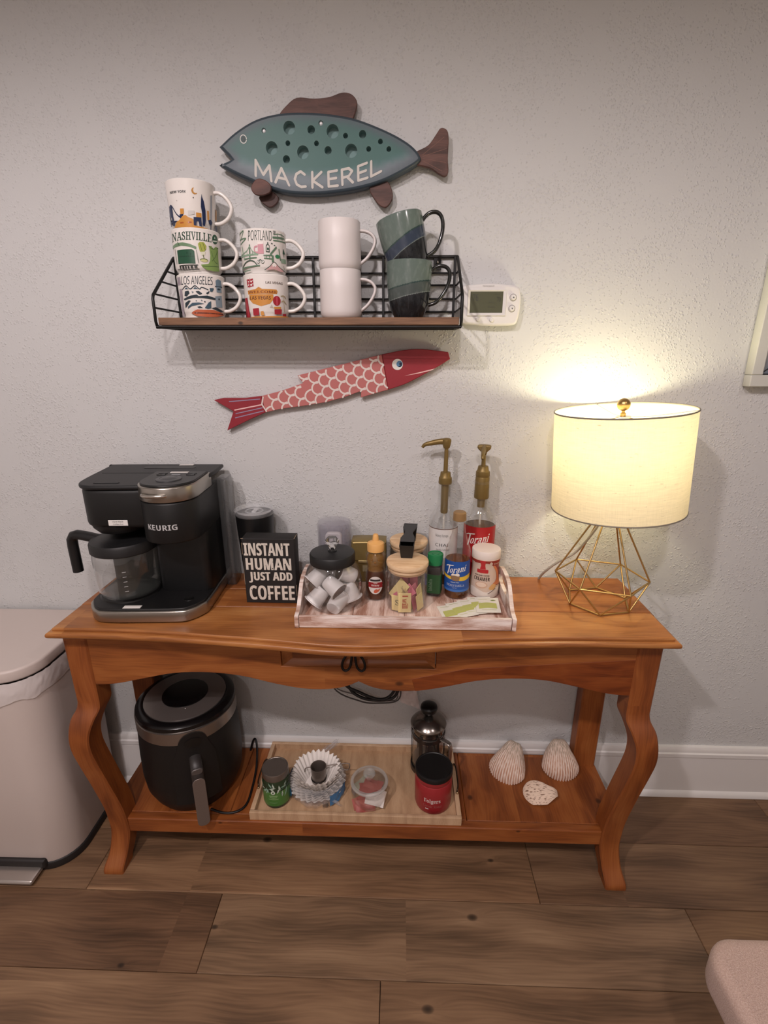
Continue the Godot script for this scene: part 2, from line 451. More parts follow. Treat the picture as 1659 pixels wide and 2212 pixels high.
func red_fish() -> void:
	var t := thing("fish_plaque", "slim red and pink painted wooden fish with white scales, slanting below the mug shelf", "wall decoration", Vector3(-0.18, 1.27, 0.0))
	var o := Transform3D(Basis(), Vector3(0.18, -1.27, 0))
	var zf := 0.02
	var flat := func(p: Vector2) -> Vector3: return o * Vector3(p.x, p.y, zf + 0.0003)
	var over := func(p: Vector2) -> Vector3: return o * Vector3(p.x, p.y, zf + 0.0007)
	var over2 := func(p: Vector2) -> Vector3: return o * Vector3(p.x, p.y, zf + 0.001)
	var body := poly([-0.347, 1.2514, -0.2947, 1.2646, -0.2408, 1.2829, -0.2535, 1.3016, -0.1907, 1.3165, -0.1364, 1.3295, -0.0825, 1.3423, -0.0451, 1.3514, -0.0289, 1.2675, -0.0678, 1.2568, -0.0972, 1.2483, -0.0958, 1.2643, -0.1383, 1.249, -0.1858, 1.2365, -0.2416, 1.2275, -0.3016, 1.2195, -0.3401, 1.2104])
	part(t, "body", MB.new().prism(body.duplicate(), 0.006, zf, 0.0012, o), mat("b56a66", 0.6))
	var head := curve(poly([-0.0443, 1.3514, 0.0088, 1.3612, 0.0541, 1.3634, 0.1165, 1.3569, 0.1217, 1.3407, 0.0857, 1.3187, 0.048, 1.2984, 0.0136, 1.2815, -0.0285, 1.2675]), 4, true, [0, 3, 4, 8])
	part(t, "head", MB.new().prism(head, 0.006, zf, 0.0015, o), mat("8e1d29", 0.5))
	var tail := poly([-0.3405, 1.2103, -0.3475, 1.2514, -0.391, 1.2463, -0.4467, 1.2461, -0.4691, 1.2411, -0.4219, 1.2132, -0.4427, 1.1644, -0.3794, 1.1937])
	part(t, "tail", MB.new().prism(tail, 0.006, zf, 0.0012, o), mat("8a1e2b", 0.5))
	# painted scales: arcs in staggered files, open towards the head
	var ax := Vector2(0.306, 0.078).normalized()
	var ay := Vector2(-ax.y, ax.x)
	var white := MB.new()
	var lift := 0.0
	var r := 0.0158
	for i in 15:
		for j in range(-3, 4):
			var c := Vector2(-0.340, 1.231) + ax * (0.012 + i * 0.0222) + ay * ((j + (0.5 if i % 2 else 0.0)) * 0.0292 + 0.0045)
			var run := PackedVector2Array()
			for k in 13:
				var a := PI * 0.5 + PI * k / 12.0
				var p := c + ax * cos(a) * r * 1.15 + ay * sin(a) * r
				var q := p + (p - c).normalized() * 0.0016
				if Geometry2D.is_point_in_polygon(q, body) and Geometry2D.is_point_in_polygon(p, body):
					run.append(p)
				elif run.size():
					break
			if run.size() > 3:
				lift += 0.000006
				white.stroke(run, 0.0042, 0.02, func(p: Vector2) -> Vector3: return o * Vector3(p.x, p.y, zf + 0.0003 + lift))
	white.stroke(PackedVector2Array([Vector2(-0.343, 1.249), Vector2(-0.3475, 1.231), Vector2(-0.337, 1.2135)]), 0.0034, 0.02, over)
	part(t, "scale_paint", white, mat("d9cdc6", 0.6))
	var mouth := MB.new()
	mouth.fill(poly([0.0107, 1.3009, 0.06, 1.3125, 0.0857, 1.3187, 0.078, 1.314, 0.045, 1.3065]), 0.02, flat)
	part(t, "mouth_paint", mouth, mat("e2b9b4", 0.6))
	part(t, "eye_white", MB.new().fill(MB.oval(0.0132, 0.013, -0.0061, 1.3278), 0.02, flat), mat("dfdcd6", 0.5))
	part(t, "eye_iris", MB.new().fill(MB.oval(0.0074, 0.0074, -0.0012, 1.3290), 0.02, over), mat("4f7ba3", 0.5))
	part(t, "eye_pupil", MB.new().fill(MB.oval(0.0034, 0.0034, 0.0016, 1.3290), 0.02, over2), mat("15233a", 0.4))
	var line := MB.new()
	for a in [[-0.43, 1.2375, -0.352, 1.244], [-0.416, 1.2075, -0.347, 1.2225], [-0.418, 1.197, -0.345, 1.2145]]:
		line.stroke(PackedVector2Array([Vector2(a[0], a[1]), Vector2(a[2], a[3])]), 0.0022, 0.03, flat)
	part(t, "tail_stripe", line, mat("8f86a0", 0.6))
	var pale := MB.new()
	pale.stroke(PackedVector2Array([Vector2(-0.418, 1.2165), Vector2(-0.346, 1.2305)]), 0.003, 0.03, flat)
	part(t, "tail_stripe", pale, mat("e0b5b3", 0.6))


func thermostat() -> void:
	var t := thing("thermostat", "white wall thermostat with a grey display, right of the mug shelf", "thermostat", Vector3(0.21, 1.463, 0))
	var o := Transform3D(Basis(), Vector3(-0.21, -1.463, 0))
	var white := mat("dcdad6", 0.45)
	var out := curve(poly([0.1455, 1.5025, 0.1700, 1.5058, 0.205, 1.5082, 0.245, 1.506, 0.2725, 1.5005, 0.2795, 1.485, 0.281, 1.463, 0.2785, 1.437, 0.2715, 1.4195, 0.245, 1.4165, 0.205, 1.4165, 0.17, 1.4195, 0.1450, 1.4235, 0.1425, 1.445, 0.1425, 1.48]), 4, true, [])
	part(t, "case", MB.new().prism(out, 0.0, 0.025, 0.005, o, 3), white)
	var a := [Vector2(0.156, 1.4375), Vector2(0.2465, 1.4375), Vector2(0.2465, 1.494), Vector2(0.156, 1.494)]
	var i := [Vector2(0.1625, 1.4445), Vector2(0.2385, 1.4445), Vector2(0.2385, 1.4905), Vector2(0.1625, 1.4905)]
	var f := MB.new()
	for k in 4:
		var k2 := (k + 1) % 4
		f.quad(o * Vector3(a[k].x, a[k].y, 0.0252), o * Vector3(a[k2].x, a[k2].y, 0.0252), o * Vector3(a[k2].x * 0.85 + i[k2].x * 0.15, a[k2].y * 0.85 + i[k2].y * 0.15, 0.0285), o * Vector3(a[k].x * 0.85 + i[k].x * 0.15, a[k].y * 0.85 + i[k].y * 0.15, 0.0285))
		f.g += 1
		f.quad(o * Vector3(a[k].x * 0.85 + i[k].x * 0.15, a[k].y * 0.85 + i[k].y * 0.15, 0.0285), o * Vector3(a[k2].x * 0.85 + i[k2].x * 0.15, a[k2].y * 0.85 + i[k2].y * 0.15, 0.0285), o * Vector3(i[k2].x, i[k2].y, 0.0262), o * Vector3(i[k].x, i[k].y, 0.0262))
		f.g += 1
	part(t, "bezel", f, white)
	var sc := part(t, "display", MB.new().box(o * Vector3(0.2005, 1.4675, 0.0257), Vector3(0.076, 0.046, 0.0012)), mat("50523f", 0.25))
	var dig := MB.new()
	dig.text("76", F.sans, 0.0135, 0.0145, on_flat(o * Transform3D(Basis(), Vector3(0.1745, 1.4775, 0.0265))))
	dig.text("70", F.sans, 0.0095, 0.0105, on_flat(o * Transform3D(Basis(), Vector3(0.2285, 1.4735, 0.0265))))
	part(sc, "digits", dig, mat("2c2d24", 0.5))
	var bars := MB.new()
	for q in [[0.228, 1.4845, 0.012], [0.212, 1.4665, 0.012], [0.213, 1.457, 0.016]]:
		bars.box(o * Vector3(q[0], q[1], 0.0265), Vector3(q[2], 0.0022, 0.0002))
	part(sc, "segment", bars, mat("41432f", 0.5))
	part(t, "maker_mark", MB.new().text("Honeywell", F.bold, 0.026, 0.0042, on_flat(o * Transform3D(Basis(), Vector3(0.2035, 1.502, 0.0253)))), mat("9a9894", 0.5))
	for q in [[0.262, 1.4775, 0.0062], [0.2605, 1.4535, 0.0062], [0.1825, 1.4305, 0.0052], [0.2145, 1.429, 0.0052]]:
		var c := Transform3D(Basis(Vector3(1, 0, 0), Vector3(0, 0, 1), Vector3(0, -1, 0)), Vector3(q[0], q[1], 0.0235))
		var bt := part(t, "button", MB.new().lathe(prof([q[2], 0, q[2], 0.0045, q[2] * 0.8, 0.0062, 0.0, 0.0066]), 20, o * c), white)
		if q[2] > 0.006:
			part(bt, "button_rim", MB.new().lathe(prof([q[2] + 0.0004, 0.001, q[2] + 0.0016, 0.0022, q[2] + 0.0026, 0.001]), 20, o * c), mat("9b9893", 0.4))
			var up := 1.0 if q[1] > 1.46 else -1.0
			part(bt, "arrow", MB.new().fill(PackedVector2Array([Vector2(-0.0022, -0.0013 * up), Vector2(0.0022, -0.0013 * up), Vector2(0, 0.002 * up)]), 0.01, on_flat(o * Transform3D(Basis(), Vector3(q[0], q[1], 0.0306)))), mat("4c4b48", 0.5))


func picture_frame() -> void:
	var t := thing("picture_frame", "whitewashed wooden picture frame at the right edge, of blue grey abstract print", "picture", Vector3(1.1, 1.58, 0))
	var w := 0.52
	var h := 0.605
	for k in 4:
		var b := MB.new()
		if k % 2 == 0:
			b.box(Vector3(0, (h / 2 - 0.0135) * (1 if k == 0 else -1), 0.0165), Vector3(w, 0.027, 0.027), 0.002)
		else:
			b.box(Vector3((w / 2 - 0.0135) * (1 if k == 1 else -1), 0, 0.0165), Vector3(0.027, h - 0.0545, 0.027), 0.002)
		part(t, "frame_bar", b, mat("c6c7bf", 0.65))
	part(t, "slip", MB.new().box(Vector3(0, 0, 0.014), Vector3(w - 0.05, h - 0.05, 0.004)), mat("1d1c1a", 0.5))
	var m := mat("ffffff", 0.5)
	m.albedo_texture = noise_tex(4, 0.012, [0.0, "39424e", 0.4, "6f7780", 0.6, "9a9a94", 0.8, "b6ac9a", 1.0, "5a5046"], 256, 5)
	m.uv1_scale = Vector3(3.0, 3.0, 3.0)
	part(t, "print", MB.new().box(Vector3(0, 0, 0.0165), Vector3(w - 0.06, h - 0.06, 0.002)), m)
	var ln := MB.new()
	ln.stroke(PackedVector2Array([Vector2(-0.228, -0.27), Vector2(-0.17, -0.228), Vector2(-0.12, -0.15)]), 0.003, 0.05, on_flat(Transform3D(Basis(), Vector3(0, 0, 0.0178))))
	part(t, "drawn_line", ln, mat("1c1b1a", 0.5))


# ------------------------------------------------------------------ shelf and mugs
func shelf_and_mugs() -> void:
	var t := thing("wire_shelf", "black wire wall shelf with a brown plank, holding stacked mugs", "shelf", Vector3(-0.2, 1.407, 0.0))
	var o := Transform3D(Basis(), Vector3(0.2, -1.407, 0))
	var x0 := -0.5365
	var x1 := 0.1315
	part(t, "plank", MB.new().box(o * Vector3((x0 + x1) / 2, 1.4205, 0.0715), Vector3(x1 - x0 - 0.009, 0.0155, 0.127), 0.0012), wood(T.oak, 0, 0.5, 0.2, 0.55, Vector3(0.1, 0.2, 0.4), "f4e0d4"))
	for x in [x0, x1]:
		var path := [Vector3(x, 1.41, 0.006), Vector3(x, 1.4095, 0.125), Vector3(x, 1.412, 0.1345), Vector3(x, 1.42, 0.1375), Vector3(x, 1.466, 0.1375), Vector3(x, 1.474, 0.134), Vector3(x, 1.561, 0.014), Vector3(x, 1.567, 0.006)]
		part(t, "side_frame", MB.new().tube(path, 0.0034, 8, false, o), M.wire)
		for y in [1.4485, 1.477, 1.5066, 1.5326]:
			var zf: float = 0.1375 if y < 1.47 else 0.134 - (y - 1.474) / 0.087 * 0.12
			part(t, "side_wire", MB.new().tube([Vector3(x, y, 0.006), Vector3(x, y, zf)], 0.0022, 6, false, o), M.wire)
	for a in [[1.567, 0.006, 0.0036], [1.5326, 0.006, 0.0022], [1.5066, 0.006, 0.0022], [1.477, 0.006, 0.0022], [1.4485, 0.006, 0.0022], [1.4105, 0.006, 0.003], [1.4085, 0.1375, 0.0034]]:
		part(t, "long_wire", MB.new().tube([Vector3(x0, a[0], a[1]), Vector3(x1, a[0], a[1])], a[2], 8, false, o), M.wire)
	for x in [x0 + 0.0035, -0.3699, -0.2054, -0.0411, x1 - 0.006]:
		part(t, "upright_wire", MB.new().box(o * Vector3(x, 1.488, 0.0095), Vector3(0.006, 0.158, 0.003), 0.0008), M.wire)
	for x in [-0.49, 0.085]:
		var tab := part(t, "hanging_tab", MB.new().box(o * Vector3(x, 1.554, 0.0065), Vector3(0.018, 0.03, 0.002), 0.0006), M.wire)
		part(tab, "screw", MB.new().ball(o * Vector3(x, 1.556, 0.0075), Vector3(0.0032, 0.0032, 0.002), 10), mat("cfcfcf", 0.2, 1.0))
	city_mugs()
	plain_mugs()
	glazed_mugs()


func c_handle(b: MB, r: float, y0: float, y1: float, out: float, thick: float, turn := 0.0) -> MB:
	var m := (y0 + y1) / 2
	var h := (y1 - y0) / 2
	var p := [Vector3(r - 0.004, y1, 0), Vector3(r + out * 0.35, y1 + h * 0.02, 0), Vector3(r + out * 0.75, m + h * 0.66, 0), Vector3(r + out, m + h * 0.05, 0), Vector3(r + out * 0.8, m - h * 0.6, 0), Vector3(r + out * 0.35, y0 + h * 0.02, 0), Vector3(r - 0.004, y0 - h * 0.02, 0)]
	return b.tube(curve3(p, 6), thick, 12, false, Transform3D(Basis(Vector3.UP, turn), Vector3.ZERO), 1.35, Vector3.ZERO)


# printed motifs are listed in the units of the print sheet: rim and foot rows with centre and half width
func print_art(t: Node3D, r_of: Callable, h: float, turn: float, y_rim: float, y_foot: float, c0: float, c1: float, w0: float, w1: float, art: Array) -> void:
	var unit := func(x: float, y: float) -> Vector2:
		var k := (y - y_rim) / (y_foot - y_rim)
		return Vector2(asin(clampf((x - lerpf(c0, c1, k)) / lerpf(w0, w1, k), -0.995, 0.995)), 1.0 - k)
	var lift := [0.0]
	var put := func(p: Vector2) -> Vector3:
		var a := turn + p.x
		var r: float = r_of.call(p.y) + 0.0003 + lift[0]
		return Vector3(sin(a) * r, p.y * h, cos(a) * r)
	var by := {}
	for e in art:
		lift[0] += 0.00002
		var key: String = e[0]
		if not by.has(key):
			by[key] = MB.new()
		var b: MB = by[key]
		match e[1]:
			"P":
				var p := PackedVector2Array()
				for q in MB.dense(poly(e[2]), 14.0):
					p.append(unit.call(q.x, q.y))
				b.fill(p, 0.09, put)
			"O":
				var p := PackedVector2Array()
				for q in MB.oval(e[4], e[5], e[2], e[3], 20):
					p.append(unit.call(q.x, q.y))
				b.fill(p, 0.09, put)
			"L":
				var p := PackedVector2Array()
				for q in curve(poly(e[2]), 4, false):
					p.append(unit.call(q.x, q.y))
				b.stroke(p, e[3], 0.09, put)
			"T":
				var x0: float = e[3]
				var x1: float = e[4]
				var ya: float = e[5]
				var yb: float = e[6]
				b.text(e[2], e[7], x1 - x0, yb - ya, func(p: Vector2) -> Vector3: return put.call(unit.call((x0 + x1) / 2 + p.x, (ya + yb) / 2 - p.y + (e[8] * p.x * p.x if e.size() > 8 else 0.0))))
	for key in by:
		part(t, "print", by[key], mat(key, 0.3))


func city_mugs() -> void:
	var glaze := mat("e6e2dc", 0.16)
	var made := func(called: String, label: String, at: Vector3, r_top: float, r_low: float, foot: float, h: float) -> Node3D:
		var t := thing(called, label, "mug", at, 0.0, "printed city mugs")
		part(t, "body", MB.new().lathe(prof([0.0, 0.003, foot - 0.004, 0.003, foot - 0.002, 0.0, foot, 0.001, foot, 0.006, r_low - 0.0015, 0.0105, r_low, 0.014, r_top, h - 0.002, r_top - 0.0015, h, r_top - 0.0032, h - 0.002, r_low - 0.004, 0.016, foot - 0.004, 0.009, 0.0, 0.008]), 64), glaze)
		part(t, "handle", c_handle(MB.new(), r_low, 0.017, h - 0.016, 0.0385, 0.0040), glaze)
		return t
	var navy := "1d2b4d"
	var gold := "c48a3c"
	var ny: Node3D = made.call("mug", "white mug printed NEW YORK with a navy and gold skyline, top of the left stack", Vector3(-0.4525, 1.6055, 0.075), 0.0508, 0.047, 0.044, 0.0905)
	print_art(ny, func(k: float) -> float: return lerpf(0.047, 0.0508, k), 0.0905, 0.355, 110, 790, 520, 592, 358, 352, [
		["2b2b30", "T", "NEW YORK", 245.0, 470.0, 278.0, 312.0, F.bold],
		["b8843e", "P", [580, 228, 556, 245, 545, 272, 556, 305, 585, 325, 615, 318, 632, 298, 605, 305, 580, 295, 570, 265]],
		["2b2b30", "P", [575, 358, 582, 370, 575, 384, 566, 370]], ["a9a49c", "P", [341, 402, 347, 412, 341, 422, 335, 412]],
		[navy, "P", [222, 470, 245, 450, 268, 470, 276, 600, 300, 745, 272, 745, 255, 620, 240, 620, 250, 745, 222, 745]],
		[navy, "L", [275, 490, 310, 560, 345, 610, 385, 640], 0.03], [navy, "L", [225, 700, 290, 690, 360, 700], 0.03],
		[navy, "P", [375, 603, 428, 600, 426, 655, 382, 660]],
		[gold, "P", [330, 700, 370, 680, 420, 625, 460, 612, 500, 640, 575, 665, 585, 750, 900, 790, 290, 780]],
		["a8572a", "L", [385, 720, 430, 718], 0.03], ["a8572a", "L", [500, 715, 550, 712], 0.03],
		[gold, "P", [385, 525, 438, 525, 438, 600, 388, 602]], [gold, "P", [615, 570, 690, 570, 695, 632, 615, 632]],
		["c5c2bd", "P", [498, 552, 588, 548, 590, 600, 500, 615]],
		[navy, "P", [578, 635, 690, 632, 700, 755, 665, 755, 655, 695, 640, 685, 622, 700, 618, 755, 582, 752]],
		[navy, "P", [690, 298, 698, 345, 715, 385, 722, 400, 748, 520, 758, 660, 745, 745, 715, 742, 700, 560, 682, 480, 682, 380]],
		[gold, "P", [772, 520, 795, 515, 806, 650, 780, 650]], ["9aa0a6", "P", [812, 290, 835, 275, 850, 700, 826, 700]],
		[navy, "P", [792, 650, 830, 635, 856, 670, 840, 712, 838, 795, 828, 795, 828, 716, 805, 700]],
		[gold, "P", [893, 450, 912, 450, 916, 620, 900, 620]], [navy, "P", [900, 640, 912, 625, 922, 680, 938, 800, 905, 800]]])
	var gr := "23503a"
	var lg := "7d9a55"
	var na: Node3D = made.call("mug", "white mug printed NASHVILLE in green with boot and microphone, middle of the left stack", Vector3(-0.4512, 1.5175, 0.075), 0.0508, 0.0495, 0.0445, 0.0885)
	print_art(na, func(k: float) -> float: return lerpf(0.0495, 0.0508, k), 0.0885, 0.355, 800, 1465, 597, 655, 352, 345, [
		["2f4a3c", "T", "NASHVILLE", 268.0, 822.0, 860.0, 978.0, F.serifb, 0.0001],
		[gr, "O", 872.0, 930.0, 40.0, 72.0], ["d5ddd2", "P", [842, 952, 905, 942, 902, 962, 845, 970]], ["d5ddd2", "P", [866, 890, 880, 912, 862, 925]],
		["6d8a6a", "P", [265, 1040, 330, 1015, 420, 1012, 520, 1035, 612, 1075, 610, 1112, 520, 1078, 400, 1060, 310, 1068, 265, 1085]],
		["2f4a3c", "L", [350, 1000, 372, 1050], 0.025],
		[gr, "P", [340, 1118, 545, 1110, 582, 1135, 598, 1320, 355, 1315]], ["16382a", "L", [362, 1212, 585, 1212], 0.015], ["16382a", "O", 480.0, 1165.0, 8.0, 14.0], ["16382a", "O", 532.0, 1180.0, 8.0, 14.0],
		["a3a29c", "L", [310, 1110, 330, 1300], 0.05], ["a3a29c", "L", [612, 1130, 640, 1300], 0.04],
		["2b2f2b", "P", [372, 1350, 392, 1350, 392, 1390, 376, 1390]], ["2b2f2b", "P", [408, 1352, 436, 1352, 436, 1396, 412, 1396]], ["2b2f2b", "P", [448, 1354, 470, 1354, 472, 1396, 452, 1396]], ["2b2f2b", "P", [486, 1354, 508, 1354, 512, 1396, 490, 1396]], ["2b2f2b", "P", [526, 1352, 560, 1350, 562, 1392, 530, 1394]], ["2b2f2b", "P", [578, 1346, 620, 1340, 624, 1380, 584, 1388]],
		["2b2f2b", "L", [345, 1398, 480, 1412, 650, 1398], 0.02], ["2b2f2b", "L", [370, 1345, 630, 1338], 0.02],
		["a3ab4e", "P", [632, 1030, 660, 1000, 715, 1000, 750, 1050, 745, 1100, 708, 1150, 660, 1140]], ["5e6b33", "L", [660, 1030, 690, 1130], 0.02], ["5e6b33", "L", [700, 1010, 735, 1110], 0.02],
		["d6d7bf", "P", [665, 1145, 738, 1135, 728, 1185, 685, 1195]], ["5e6b33", "L", [706, 1190, 716, 1240], 0.03], ["c7c98f", "O", 718.0, 1266.0, 55.0, 22.0], ["5e6b33", "L", [665, 1258, 690, 1245, 740, 1245, 772, 1262], 0.02],
		[lg, "P", [785, 1045, 820, 1040, 848, 1075, 880, 1035, 915, 1045, 918, 1200, 935, 1400, 860, 1412, 760, 1402, 690, 1360, 672, 1330, 780, 1310, 800, 1260, 805, 1180]],
		["4d6a37", "L", [785, 1050, 845, 1080, 915, 1050], 0.02], ["4d6a37", "L", [820, 1120, 860, 1250, 905, 1290], 0.02], ["4d6a37", "L", [700, 1350, 800, 1345, 925, 1330], 0.02], ["4d6a37", "L", [905, 1100, 870, 1200, 830, 1260], 0.02]])
	var ink := "27353d"
	var slate := "3d5563"
	var la: Node3D = made.call("mug", "white mug printed LOS ANGELES with an orange surfboard, bottom of the left stack", Vector3(-0.4500, 1.4285, 0.075), 0.0512, 0.0478, 0.0445, 0.0890)
	print_art(la, func(k: float) -> float: return lerpf(0.0478, 0.0512, k), 0.0890, 0.355, 1480, 2090, 660, 727, 350, 322, [
		[ink, "T", "LOS ANGELES", 392.0, 832.0, 1515.0, 1625.0, F.sans],
		["9a8f98", "P", [330, 1520, 372, 1515, 388, 1620, 345, 1630]], ["9a8f98", "P", [362, 1680, 400, 1680, 440, 2060, 410, 2060]],
		[ink, "L", [410, 1690, 462, 1645, 520, 1690, 585, 1645, 650, 1690, 680, 1665, 770, 1695], 0.025], [slate, "P", [440, 1690, 462, 1665, 500, 1695]], [slate, "P", [560, 1690, 585, 1662, 640, 1692]],
		[ink, "P", [445, 1720, 495, 1710, 510, 1745, 470, 1790, 440, 1780]], [ink, "P", [595, 1720, 640, 1715, 690, 1750, 655, 1770, 615, 1745]], ["6a7b85", "P", [540, 1720, 570, 1730, 550, 1750]], [ink, "P", [740, 1740, 790, 1710, 780, 1745, 755, 1760]], [slate, "P", [790, 1670, 845, 1665, 850, 1680, 830, 1720, 800, 1720]],
		[ink, "P", [430, 1820, 520, 1780, 610, 1765, 640, 1785, 760, 1775, 860, 1800, 930, 1795, 870, 1830, 700, 1812, 560, 1812, 440, 1840]],
		[ink, "P", [450, 1880, 500, 1845, 525, 1850, 490, 1905, 455, 1950]], [slate, "P", [490, 1930, 550, 1880, 640, 1875, 720, 1890, 640, 1905, 540, 1925, 490, 1960]], [ink, "P", [620, 1935, 660, 1925, 700, 1950, 640, 1955]], ["6a7b85", "O", 680.0, 1845.0, 10.0, 10.0], [ink, "O", 725.0, 1862.0, 10.0, 10.0], ["6a7b85", "O", 605.0, 1850.0, 8.0, 8.0],
		[slate, "P", [725, 1950, 780, 1870, 812, 1850, 815, 1950, 770, 1960]], [ink, "P", [820, 1950, 880, 1930, 1000, 1985, 960, 2000]],
		["6d8494", "P", [872, 1560, 905, 1535, 950, 1550, 962, 1640, 880, 1640]], [ink, "L", [870, 1640, 965, 1640], 0.03], ["7d93a1", "P", [884, 1645, 955, 1645, 962, 1720, 890, 1720]], [ink, "O", 920.0, 1675.0, 22.0, 14.0], ["8597a2", "P", [870, 1780, 960, 1760, 975, 1930, 890, 1935]], [ink, "O", 925.0, 1815.0, 12.0, 14.0],
		["b9603f", "P", [538, 2025, 570, 1995, 620, 1975, 560, 1968, 700, 1975, 860, 1975, 980, 2015, 1000, 2040, 900, 2068, 760, 2075, 620, 2065]], ["5f2f22", "L", [560, 2022, 700, 2022, 860, 2024, 985, 2030], 0.03]])
	var pk := "c78f98"
	var sage := "5c7a62"
	var po: Node3D = made.call("mug", "white mug printed PORTLAND with green and pink line drawings, top of the second stack", Vector3(-0.303, 1.5175, 0.075), 0.0495, 0.0488, 0.0445, 0.0865)
	print_art(po, func(k: float) -> float: return lerpf(0.0488, 0.0495, k), 0.0865, 0.24, 565, 965, 1157, 1190, 218, 210, [
		["3f4c45", "T", "PORTLAND", 1030.0, 1245.0, 585.0, 672.0, F.sans], ["3f4c45", "T", "OR", 1255.0, 1278.0, 578.0, 610.0, F.bold],
		[sage, "L", [948, 600, 985, 580, 965, 640], 0.03], [sage, "L", [950, 650, 1010, 650, 960, 690], 0.03], [sage, "L", [1255, 640, 1360, 630], 0.05], [sage, "L", [1290, 600, 1300, 650], 0.03], [sage, "L", [1335, 595, 1340, 650], 0.03], [sage, "L", [1260, 615, 1310, 600, 1360, 610], 0.02], [sage, "L", [1260, 665, 1370, 660], 0.03],
		[pk, "P", [1118, 705, 1168, 700, 1175, 790, 1122, 792]], ["e9e2dd", "P", [1118, 690, 1168, 686, 1168, 704, 1118, 708]], [pk, "L", [1112, 725, 1090, 735, 1095, 775, 1118, 778], 0.04],
		["3f4c45", "L", [1195, 770, 1195, 720, 1205, 705, 1207, 690], 0.025], ["3f4c45", "L", [1225, 770, 1223, 720, 1212, 705, 1210, 690], 0.025], ["3f4c45", "L", [1195, 770, 1225, 770], 0.025], [gr, "O", 1211.0, 745.0, 9.0, 12.0], ["3f4c45", "O", 1245.0, 695.0, 7.0, 7.0], ["3f4c45", "O", 1270.0, 708.0, 6.0, 6.0],
		["8aa58e", "L", [975, 720, 1000, 830], 0.05], [sage, "L", [1045, 715, 1050, 830], 0.06], ["8aa58e", "L", [965, 790, 1020, 760, 1045, 725, 1070, 765, 1105, 785], 0.025], ["8aa58e", "L", [965, 800, 1120, 795], 0.04], [sage, "L", [1000, 830, 1110, 825], 0.03], ["8aa58e", "L", [1020, 760, 1025, 800], 0.02], ["8aa58e", "L", [1070, 765, 1075, 800], 0.02],
		[sage, "L", [1235, 790, 1285, 725], 0.05], [sage, "L", [1310, 740, 1325, 830], 0.05], [gr, "P", [1350, 720, 1368, 770, 1345, 772]], ["3f4c45", "L", [1355, 770, 1358, 795], 0.03], [sage, "L", [1175, 805, 1250, 800], 0.03], [sage, "L", [1180, 830, 1255, 832], 0.03], [sage, "L", [1195, 800, 1198, 830], 0.025], [sage, "L", [1225, 800, 1228, 830], 0.025], ["2f7a4f", "O", 1297.0, 805.0, 20.0, 18.0], [sage, "P", [1245, 800, 1262, 800, 1265, 860, 1248, 858]], ["8aa58e", "P", [1330, 820, 1375, 815, 1378, 855, 1334, 858]],
		["4a5a50", "L", [985, 900, 1010, 865, 1050, 848, 1090, 860, 1120, 895], 0.03], [sage, "L", [980, 910, 1140, 895], 0.03], ["4a5a50", "O", 1128.0, 862.0, 14.0, 16.0], ["e6e2dc", "O", 1128.0, 862.0, 10.0, 11.0], ["4a5a50", "O", 1166.0, 862.0, 14.0, 16.0], ["e6e2dc", "O", 1166.0, 862.0, 10.0, 11.0], ["4a5a50", "L", [1128, 862, 1145, 842, 1166, 862], 0.02],
		["c99f9e", "P", [1185, 935, 1230, 900, 1268, 858, 1310, 895, 1368, 935, 1330, 940, 1270, 925]], ["e6e2dc", "P", [1250, 882, 1268, 862, 1290, 882, 1280, 905, 1268, 890, 1258, 908]], ["4a5a50", "L", [1185, 935, 1230, 900, 1268, 858, 1310, 895, 1372, 938], 0.02], ["4a5a50", "L", [1355, 880, 1365, 915], 0.02], [sage, "L", [1000, 940, 1060, 935], 0.02]])
	var red := "9e2230"
	var tan := "c78a3f"
	var lv: Node3D = made.call("mug", "white mug printed LAS VEGAS in red and gold, bottom of the second stack", Vector3(-0.303, 1.4285, 0.075), 0.0495, 0.0480, 0.0445, 0.0890)
